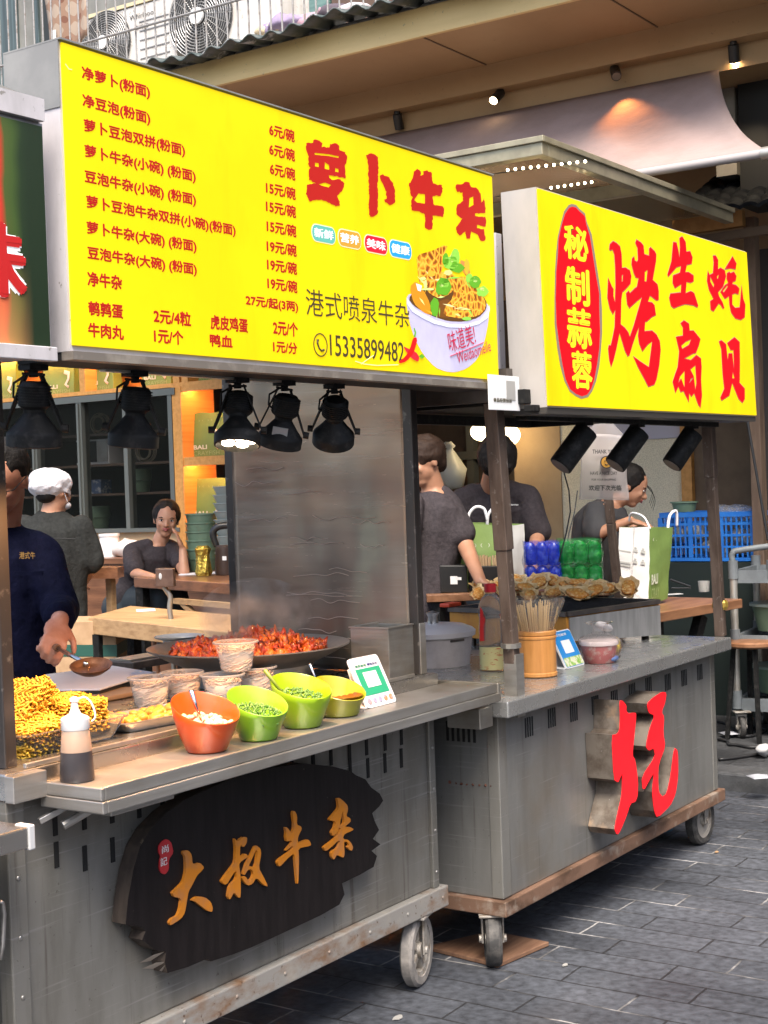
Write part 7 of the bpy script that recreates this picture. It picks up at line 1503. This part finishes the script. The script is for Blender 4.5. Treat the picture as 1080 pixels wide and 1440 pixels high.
# dark bottles on their right
t = thing('right_table', 'brown wooden table with black trestle legs behind the grill cart', 'table', (7.4,2.9,0))
rq = [at(925,862,'Z',.87),at(1044,842,'Z',.87)]; r0, r1 = rq[0], rq[1]
dirx = (r1-r0).normalized(); bk = Z_.cross(dirx)
r0 = r0 - dirx*.3
MB().prism([(r0.x,r0.y),(r1.x,r1.y),((r1+bk*.75).x,(r1+bk*.75).y),((r0+bk*.75).x,(r0+bk*.75).y)],(0,0,.87),X_,Y_,.05).build('table_top', WOODR, t, bevel=.004)
q = r0+dirx*.45+bk*.12; MB().box((q.x-.04,q.y-.04,.09),(q.x+.04,q.y+.04,.819)).build('leg', BLACK, t)
q2 = r0+dirx*.9+bk*.10; MB().bar(V((q.x+.05,q.y-.02,.12)),V((q2.x,q2.y,.80)),.05,.06).build('brace', BLACK, t)
q3 = r1-dirx*.12+bk*.5; MB().box((q3.x-.04,q3.y-.04,.09),(q3.x+.04,q3.y+.04,.819)).build('leg', BLACK, t)
p = at(990,832,'Z',.871); tag(MB().lathe([(.001,0),(.030,0),(.034,.062),(.032,.062),(.029,.004),(.001,.004)],p,20,cap=False).build('plastic_cup', FROST, smooth=40),'small frosted plastic cup alone on the brown table by the crate','cup')
p = at(957,828,'Z',.88); st_ = thing('stapler', 'black stapler lying on the brown table beside the large bag', 'stapler', p); MB().bar(p+CR*-.06+Z_*.055,p+CR*.06+Z_*.012,.025,.014).build('top_arm', BLACKP, st_, bevel=.004); MB().bar(p+CR*-.055+Z_*.004,p+CR*.06+Z_*.004,.025,.008).build('base', BLACKP, st_, bevel=.002)
p = at(947,836,'Z',.871); tag(MB().obox(p+Z_*.002,(.05,.025,.0015),V((.8,-.6,0)),V((.6,.8,0))).build('receipt', WHITE),'white slip of paper on the brown table below the stapler','paper')
# crate
cr = thing('plastic_crate', 'bright blue slatted plastic crate full of wrapped goods near the stucco wall', 'crate', at(1000,788,'X',8.55)); CB = mat('crate_blue', (.02,.17,.62), .4, var=(9,(.03,.22,.70),.4,.6))
yl, yr = at(929,750,'X',8.45).y, at(1066,750,'X',8.45).y; zt, zb = at(1000,720,'X',8.45).z, at(1000,789,'X',8.45).z; cxf = 8.45; dp_ = .42
def crate_side(b, P):      # P(u along, z, depth out)
    H_ = zt-zb
    for z0, z1 in ((0,.055),(.30,.36),(.50,.56),(.74,1.0)): b.append(('h',z0*H_,z1*H_))
cb = MB(); H_ = zt-zb
def wall(p0, p1, nrm):
    L_ = (p1-p0).length; u = (p1-p0)/L_; nv = max(6,int(L_/.032))
    for z0, z1, th in ((0,.07,.012),(.27,.31,.010),(.50,.55,.010),(.73,.78,.010),(.90,1,.018)):
        cb.obox((p0+p1)/2+Z_*(H_*(z0+z1)/2),(L_/2,th/2,H_*(z1-z0)/2),u,nrm,Z_)
    for k in range(nv+1):
        w_ = .014 if k % 6 == 0 else .0045
        cb.obox(p0+u*(L_*k/nv)+Z_*H_*.485-nrm*.0,(w_,.0042,H_*.41),u,nrm,Z_)
a, b_, c_, d2 = V((cxf,yl,zb)),V((cxf,yr,zb)),V((cxf+dp_,yr,zb)),V((cxf+dp_,yl,zb))
wall(a,b_,V((-1,0,0))); wall(a+X_*.008,d2,Y_); wall(b_+X_*.008,c_,-Y_); wall(d2,c_,X_)
cb.box((cxf+.01,yr,zb-.004),(cxf+dp_,yl,zb+.004)); cb.build('crate_body', CB, cr)
for i in range(9):
    q = V((cxf+.06+.3*rr.random(),yl+(yr-yl)*(i+.7)/10,zb+.03+.14*rr.random())); o = MB().ball(q,(.08,.05,.06),12,8); o.v = [tuple(V(v)+mnoise.noise_vector(V(v)*20)*.02) for v in o.v]
    tag(o.build('wrapped_goods', mat('wrapped_goods', (.60,.60,.60), .3, trans=.3, var=(20,(.25,.27,.3),.45,.6)), smooth=True),'clear wrapped goods inside the blue crate','packet','wrapped goods in the blue crate')
p = at(958,716,'X',8.55); tb = thing('green_tub', 'pale green tub standing on the blue crate', 'tub', p); MB().lathe([(.001,0),(.065,0),(.078,.055),(.001,.055)],V((8.6,p.y,zt+.001)),24,cap=False).build('tub', TUBG, tb, smooth=40); MB().lathe([(.001,.055),(.088,.055),(.088,.064),(.001,.066)],V((8.6,p.y,zt+.001)),24,cap=False).build('lid', TUBG, tb, smooth=40)
p = at(1020,716,'X',8.5); o = MB().ball(V((8.6,p.y,zt-.01)),(.10,.16,.05),16,10); o.v = [tuple(V(v)+mnoise.noise_vector(V(v)*14)*.03) for v in o.v]; tag(o.build('film_heap', mat('film_heap', (.85,.85,.82), .2, trans=.7, ior=1.1, alpha=.6), smooth=True),'crumpled clear film heaped on the blue crate','film')
dk = thing('dark_cabinet', 'dark green cabinet that carries the blue crate', 'cabinet', (8.7,3.4,.087)); MB().box((cxf-.02,yr-.02,.087),(cxf+.55,yl+.5,zb-.006)).build('carcass', mat('dark_green', (.018,.026,.022), .45), dk)
# trolley
TR = mat('trolley_grey', (.17,.19,.20), .5, var=(8,(.13,.145,.155),.4,.6)); tl0 = thing('utility_trolley', 'grey plastic utility trolley with silver posts and casters at the right edge', 'trolley', (8.1,3.0,.087))
tx = 7.75; ya = at(1034,900,'X',tx).y; yb = at(1078,900,'X',tx+.45).y
pa_, pb_2 = V((tx,ya,0)), V((tx+.05,ya-.20,0)); 
for (P, nm) in ((pa_,'post'),(pb_2,'post'),(pa_+V((.5,.05,0)),'post'),(pb_2+V((.5,-.25,0)),'post')):
    MB().cyl((P.x,P.y,.28),(P.x,P.y,1.05),.021,n=16).build('post', ALU, tl0, smooth=40)
    cl = MB()
    for z in (.30,.64,1.02): cl.cyl((P.x,P.y,z-.05),(P.x,P.y,z+.05),.027,n=16)
    cl.build('post_collar', TR, tl0, smooth=40)
MB().curve([pa_+Z_*1.06,pa_+Z_*1.11,pa_.lerp(pb_2,.3)+Z_*1.13,pa_.lerp(pb_2,2.)+Z_*1.17],.017,10).build('push_handle', TR, tl0, smooth=True)
for z in (.27,.62,.98):
    sh_ = MB()
    q0, q1, q2, q3 = pa_+V((.02,.0,z)), pb_2+V((.02,-.25,z)), pb_2+V((.5,-.25,z)), pa_+V((.5,.05,z))
    for s_, e_ in ((q0,q1),(q1,q2),(q2,q3),(q3,q0)): sh_.bar(s_,e_,.022,.07)
    sh_.hexa([q+Z_*dz_ for dz_ in (-.03,-.02) for q in (q0,q1,q2,q3)])
    sh_.build('shelf', TR, tl0)
for P in (pa_,pb_2+V((.0,-.1,0)),pa_+V((.5,.05,0))):
    wheel(tl0,(P.x,P.y-.02,.087+.062),.062,.03,.6,RUBBER,.24,False,'wheel')
for z, dy, lab in ((.66,-.02,'dull green plastic tub on the middle shelf of the trolley'),(.31,-.02,'dull green plastic tub on the lowest shelf of the trolley')):
    q = V((tx+.3,ya-.12+dy,z)); g = thing('storage_tub', lab, 'tub', q); MB().lathe([(.001,0),(.11,0),(.14,.14),(.001,.14)],q,28,cap=False).build('tub', TUBG, g, smooth=40); MB().lathe([(.001,.14),(.155,.14),(.155,.155),(.001,.158)],q,28,cap=False).build('lid', mat('tub_lid_pale', (.34,.42,.36), .4), g, smooth=40)
# stool in front
q = at(1062,902,'Z',.62); so = thing('bar_stool', 'brown topped stool with black legs cropped by the right edge', 'stool', (q.x,q.y,.087))
q = V((q.x-.05,q.y,.60)); MB().lathe([(.001,0),(.155,0),(.165,.01),(.165,.026),(.155,.034),(.001,.036)],q,32,cap=False).build('seat', WOODR, so, smooth=30)
for k in range(4): a = k*math.pi/2+.5; MB().bar(q+V((.10*math.cos(a),.10*math.sin(a),0)),V((q.x+.15*math.cos(a),q.y+.15*math.sin(a),.088)),.022,.022).build('leg', BLACK, so)
# cables, paper, shoe on the pavement
for k, pts in enumerate((((1012,1015),(1040,1028),(1062,1020),(1085,1032)),((1011,1040),(1034,1048),(1076,1052),(1074,1060),(1011,1068)),((1012,1030),(1050,1036),(1085,1026)))):
    P = [at(x,y,'Z',.097) for x,y in pts]; Q = []
    for i in range(len(P)-1):
        for j in range(6): f_ = j/6; Q.append(P[i].lerp(P[i+1],f_)+V((.02*math.sin(i*2+j),.01*math.cos(j+k),0)))
    tag(MB().tube(Q+[P[-1]],.009,6).build('floor_cable', CABLE, smooth=True),('thick black cable curling past the paper slip on the pavement','thin loop of black cable nearest the kerb','black cable running behind the paper slip')[k],'cable')
for (x,y,lab,s_) in ((1028,1031,'white printed paper slip lying among the cables',.07),(1070,1092,'white paper scrap lying at the kerb by the right edge',.07)):
    q = at(x,y,'Z',.11); f = MB().grid(lambda u,v: q+V((.7,-.7,0))*(u-.5)*s_*1.6+V((.7,.7,0))*(v-.5)*s_*1.4+Z_*(.012*math.sin(u*4)*math.sin(v*3)),6,6); tag(f.build('paper_slip', mat('paper_white', (.40,.41,.45), .8), smooth=True, solid=.001),lab,'paper')
q = at(1074,1054,'Z',.13); o = MB().ball(q,(.055,.04,.03),16,10); o.v = [tuple(V(v)+mnoise.noise_vector(V(v)*25)*.014) for v in o.v]; tag(o.build('crumpled_tissue', mat('tissue', (.42,.42,.42), .8), smooth=True),'crumpled white tissue on the pavement at the right edge','tissue')
# hanging clear bag with thank you print
hb = thing('hanging_bag', 'translucent white bag printed THANK YOU hung on the back post of the grill cart', 'plastic bag', dp(848,650,6.6)); dH = 6.62
F4 = [dp(815,702,dH),dp(884,704,dH),dp(878,612,dH),dp(818,610,dH)]
tb_ = bil(F4[0],F4[1],F4[3],F4[2],3); HB = mat('hanging_film', (.70,.64,.62), .35, alpha=.34)
MB().grid(tb_,16,20).build('film', HB, hb, smooth=True, solid=.002)
MB().add([F4[3],F4[2],dp(852,585,dH)],[(0,1,2)]).build('film_top', HB, hb)
pm = mat('bag_ink', (.03,.03,.03), .6)
def bagtext(s, x0, x1, y, hp, bold=.02): a = dp(x0,y,dH-.018); b_ = dp(x1,y,dH-.018); text(s,a,CR,CU,(b_-a).length,hp*dH/FPX,pm,hb,'printed_words',bold)
bagtext('THANK YOU',833,867,638,6,.03); bagtext('HAVE A NICE DAY',830,868,668,5); bagtext('FOR YOUR SHOPPING',832,866,676,3); bagtext('欢迎下次光临',828,874,690,8,.03)
q = dp(853,650,dH-.018); MB().lathe([(.001,0),(.024,0),(.024,.002),(.001,.002)],q,20,-CF,cap=False).build('printed_face', mat('ink_orange', (.55,.28,.04), .6), hb); MB().lathe([(.024,0),(.029,0),(.029,.002),(.024,.002)],q,20,-CF,cap=False,close=True).build('printed_ring', pm, hb)
e_ = MB()
for k in (-1,1): e_.ball(q+CR*.008*k+CU*.006-CF*.004,.003,6,4)
e_.tube([q+CR*.01*math.sin(a)-CU*(.012*math.cos(a))-CF*.004 for a in (-.9,-.4,0,.4,.9)],.0015,4).build('printed_smile', pm, hb)
# lamps glowing in the kitchen
gl = mat('globe_lamp', (.9,.8,.6), .4, emit=((1,.74,.40),4.))
for x, y, r_, lab in ((678,607,.085,'round glowing pendant lamp left of the leaning post'),(712,612,.10,'glowing pendant lamp seen right of the leaning post')):
    q = at(x,y,'X',9.05); t = thing('pendant_lamp', lab, 'lamp', q); MB().ball(q,(r_,r_,r_*.8),20,14).build('globe', gl, t, smooth=True); MB().cyl(q+Z_*r_*.75,(q.x,q.y,2.85),.006,n=6).build('cord', CABLE, t)
q = at(632,645,'X',9.0); t = thing('tied_bag', 'pale tied plastic bag hanging behind the bending man', 'plastic bag', q); o = MB().lathe([(.001,-.22),(.10,-.20),(.12,-.08),(.06,.03),(.02,.07),(.05,.10),(.02,.12)],q,18,cap=False); o.v = [tuple(V(v)+mnoise.noise_vector(V(v)*20)*.02) for v in o.v]; o.build('film', mat('pale_film', (.55,.57,.52), .3, alpha=.8), t, smooth=True)
# ---------------------------------------------------------------- dining side
def table(pts, z, th, m, label, legm, nm='dining_table', leg_w=.03, zf=.30):
    t = thing(nm, label, 'table', (sum(p[0] for p in pts)/4,sum(p[1] for p in pts)/4,zf)); MB().prism(pts,(0,0,z),X_,Y_,th).build('table_top', m, t, bevel=.004)
    cx = sum(p[0] for p in pts)/4; cy = sum(p[1] for p in pts)/4
    for p in pts: x = p[0]+(cx-p[0])*.14; y = p[1]+(cy-p[1])*.10; MB().box((x-leg_w,y-leg_w,zf),(x+leg_w,y+leg_w,z-th-.001)).build('leg', legm, t)
    return t
d_ = 7.0; a = dp(124,876,d_); b_ = dp(345,895,d_-.35); zt_ = .90
a = at(124,868,'Z',.93); b_ = at(350,892,'Z',.93); e1 = (b_-a); tk = Z_.cross(e1.normalized())*-1
bk_ = at(240,850,'Z',.93)-a; 
A_ = [(a.x,a.y),(b_.x,b_.y),(b_.x+.62,b_.y+.30),(a.x+.62,a.y+.30)]
table(A_,.93,.085,WOODT,'pale wooden dining table behind the wok and ladle',BLACK,zf=.09)
tag(MB().obox(at(205,858,'Z',.934)+Z_*.0,(.07,.05,.0015),V((.7,.7,0)),V((-.7,.7,0))).build('paper_napkin', WHITE),'white paper napkin on the pale wooden table','napkin')
a = at(188,812,'Z',1.05); b_ = at(345,822,'Z',1.05)
A_ = [(a.x,a.y),(b_.x,b_.y),(b_.x+.75,b_.y+.30),(a.x+.75,a.y+.30)]
tt_ = table(A_,1.05,.06,WOODD,'dark wooden table where the seated woman leans',BLACK,zf=.30)
ly = MB(); a2, b2_ = V((a.x,a.y,.93)), V((b_.x,b_.y,.93)); ly.bar(a2+(b2_-a2)*.4,b2_,.04,.03).build('stretcher', WOODT, tt_); MB().bar(a2.lerp(b2_,.45),V((a2.lerp(b2_,.8).x,a2.lerp(b2_,.8).y,.72)),.03,.03).build('brace', WOODT, tt_)
tag(MB().obox(at(290,806,'Z',1.053),(.16,.10,.002),V((.6,-.8,0)),V((.8,.6,0))).build('paper_sheet', CLOTHW),'white paper spread on the dark table right of the seated woman','paper')
q = at(233,826,'Z',.99); nb_ = thing('napkin_box', 'dark wooden napkin box on a bent steel stand before the seated woman', 'napkin box', q); fz = V((CF.x,CF.y,0)).normalized()
qx = dp(233,812,7.2); MB().obox(qx,(.044,.04,.045),CR,fz,Z_).build('box', mat('napkin_wood', (.09,.05,.035), .5, var=(20,(.06,.03,.02),.4,.6)), nb_, bevel=.003)
MB().ball(qx-fz*.041-CR*.02+Z_*.008,(.008,.002,.016),10,8,(CR,fz,Z_)).build('printed_mark', mat('mark_grey', (.4,.4,.4), .5), nb_)
MB().curve([qx-Z_*.046-CR*.01,qx-Z_*.07+CR*.005,qx-Z_*.10+CR*.02,qx-Z_*.16+CR*.014,qx-Z_*.32+CR*.022,V((qx.x+CR.x*.022,qx.y+CR.y*.022,.09))],.013,10).build('bent_stand', STEEL, nb_, smooth=True)
# things by the woman: stacked green tubs, kettle, gold packet, white tub
q = at(274,806,'Z',1.052)+V((.25,.15,0)); g = 'stacked green tubs'
hT = .062; n_t = 6
for i in range(n_t): 
    p = V((q.x,q.y,1.052+i*.056)); t = thing('stacked_tub', ['green tub at the bottom of the stack right of the seated woman','second green tub from the bottom of that stack','third green tub in the stack beside the woman','fourth green tub in the stack beside the woman','fifth green tub, under the topmost of the stack','topmost green tub of the stack beside the woman'][i], 'tub', p, g)
    MB().lathe([(.001,0),(.085,0),(.098,.075),(.106,.076),(.106,.084),(.097,.084),(.083,.006),(.001,.006)],p,28,cap=False).build('tub', TUBG, t, smooth=40)
q = at(321,806,'Z',1.052)+V((.3,.2,0))
for i in range(10):
    p = V((q.x-.05,q.y-.0,1.052+i*.052)); t = thing('stacked_bowl', 'pale green bowl in the tall stack behind the steel post', 'bowl', p, 'tall stack of pale green bowls'); MB().lathe([(.001,0),(.06,0),(.085,.056),(.090,.058),(.090,.064),(.083,.064),(.058,.006),(.001,.006)],p,24,cap=False).build('bowl', mat('bowl_pale', (.32,.36,.33), .4) if i == 0 else bpy.data.materials['bowl_pale'], t, smooth=40)
q = at(318,808,'Z',1.052); kt_ = thing('kettle', 'dark kettle with looped handle on the dark table by the steel post', 'kettle', q); MB().lathe([(.001,0),(.062,0),(.066,.02),(.058,.17),(.05,.178),(.001,.18)],q,24,cap=False).build('body', mat('kettle_dark', (.045,.028,.022), .35), kt_, smooth=40); MB().curve([q+CR*-.05+Z_*.17,q+CR*-.07+Z_*.25,q+CR*-.03+Z_*.29,q+CR*.05+Z_*.29,q+CR*.06+Z_*.24],[.018,.022,.022,.02,.016],10).build('handle', BLACKP, kt_, smooth=True); MB().obox(q-CF*.062+Z_*.10,(.012,.003,.012),CR,CF,CU).build('sticker', WHITE, kt_)
q = at(303,809,'Z',1.052)+V((-.05,.05,0)); tag(MB().lathe([(.001,0),(.045,0),(.05,.02),(.04,.12),(.05,.16),(.03,.18),(.001,.181)],q,14,cap=False,wob=lambda i,h: 1+.12*math.sin(i*2.1+h*40)).build('gold_packet', mat('gold_foil', (.45,.33,.06), .25, .8, bump=(40,1.,.01))),'crumpled gold packet between the green tubs and the kettle','packet')
for px, py, s_, lab, m_ in ((155,790,1.,'large pale translucent tub on the counter left of the seated woman',FROST),):
    q = V((WX-.25,at(px,py,'X',WX-.25).y,1.101)); t = thing('pale_tub', lab, 'tub', q); MB().lathe([(.001,0),(.075,0),(.072,.15),(.078,.152),(.078,.17),(.001,.172)],q,24,cap=False).build('tub', WHITEPL, t, smooth=40)
for px, lab in ((185,'clear bag heaped on the counter behind the seated woman'),(130,'pale bag heaped on the counter behind the cook')):
    q = V((WX-.22,at(px,790,'X',WX-.22).y,1.15)); o = MB().ball(q,(.10,.16,.07),16,10); o.v = [tuple(V(v)+mnoise.noise_vector(V(v)*16)*.035) for v in o.v]; tag(o.build('heaped_bag', mat('heaped_film', (.66,.62,.58), .35, bump=(30,.6,.01)), smooth=True),lab,'plastic bag')
# inside the cabinet
q = V((WX+.42,at(144,640,'X',WX+.4).y,1.80)); mw = thing('microwave', 'white microwave inside the dark cabinet', 'microwave', q); MB().box((q.x-.15,q.y-.20,1.80),(q.x+.2,q.y+.16,2.0)).build('casing', WHITE, mw, bevel=.006); MB().box((q.x-.156,q.y-.07,1.82),(q.x-.151,q.y+.15,1.985)).build('door', BLACKP, mw); MB().box((q.x-.158,q.y-.19,1.82),(q.x-.151,q.y-.08,1.985)).build('control_panel', ALU, mw)
for i, (px, lab) in enumerate(((137,'green tub on the cabinet floor under the microwave'),(196,'pale green bowl stack in the right half of the cabinet'))):
    q = V((WX+.35,at(px,720,'X',WX+.35).y,1.289 if i == 0 else 1.57)); t = thing('cabinet_tub', lab, 'tub', q); MB().lathe([(.001,0),(.085,0),(.098,.09),(.106,.092),(.106,.10),(.105,.18),(.001,.182)],q,24,cap=False).build('tub', TUBG, t, smooth=40)
q = V((WX+.35,at(141,700,'X',WX+.35).y,1.57)); bx = thing('blue_carton', 'small blue and white carton on the cabinet shelf', 'carton', q); MB().box((q.x-.06,q.y-.07,1.57),(q.x+.06,q.y+.08,1.68)).build('carton', mat('carton_blue', (.12,.17,.28), .5, var=(20,(.5,.5,.5),.5,.6)), bx)
for px, z, lab in ((140,2.04,'coiled wire basket on the top cabinet shelf'),(203,1.80,'coiled wire basket right of the microwave')):
    q = V((WX+.3,at(px,600,'X',WX+.3).y,z+.08)); b = MB()
    for k in range(7): b.tube([q+V((.03*math.sin(k),(.10-.006*k)*math.cos(a),(.085-.005*k)*math.sin(a))) for a in [i*math.pi/10 for i in range(21)]],.004,5,False)
    tag(b.build('wire_basket', mat('basket_tan', (.34,.29,.2), .5), smooth=True),lab,'basket')
# cardboard boxes near the cook
for x, y, w2, h2, d_, lab, tape in ((128,905,.16,.34,7.6,'tall cardboard carton with a green band beside the cook',True),(290,935,.10,.30,7.3,'cardboard carton under the pale wooden table',False)):
    q = dp(x,y,d_); t = thing('cardboard_box', lab, 'box', (q.x,q.y,.09)); zt = q.z+.13 if tape else q.z+.05
    MB().obox((q.x,q.y,(.09+zt)/2),(w2,.15,(zt-.09)/2),CR,tf,Z_).build('carton', CARD, t, bevel=.004)
    if tape: MB().obox((q.x,q.y,zt-.15),(w2+.002,.152,.03),CR,tf,Z_).build('green_band', mat('band_green', (.012,.07,.05), .5), t)
for x0, lab in ((170,'slatted wooden chair side behind the pale table'),):
    t = thing('wooden_chair', lab, 'chair', dp(122,930,8.3)); ch = dp(118,870,8.3)
    for k in (-1,1): MB().bar(V((ch.x,ch.y,.3))+CR*.16*k,V((ch.x,ch.y,1.10))+CR*.16*k,.04,.04).build('leg', WOODT, t)
    MB().bar(V((ch.x,ch.y,.80))-CR*.14,V((ch.x,ch.y,.80))+CR*.14,.035,.035).build('rail', WOODT, t); MB().obox(V((ch.x,ch.y,1.12)),(.22,.10,.03),CR,tf,Z_).build('top_rail', WOODD, t)

for o in list(bpy.data.objects):
    if o.type == 'MESH' and o.name.split('.')[0] in ('corner_trim','vent_slot','soffit_joint','upper_window','post_collar','rivet','teal_shutter','rail_foot','broken_edge','shelf_bracket','tray_rim','added_wire','cabinet_shelf','film_wrinkle'): split_loose(o)
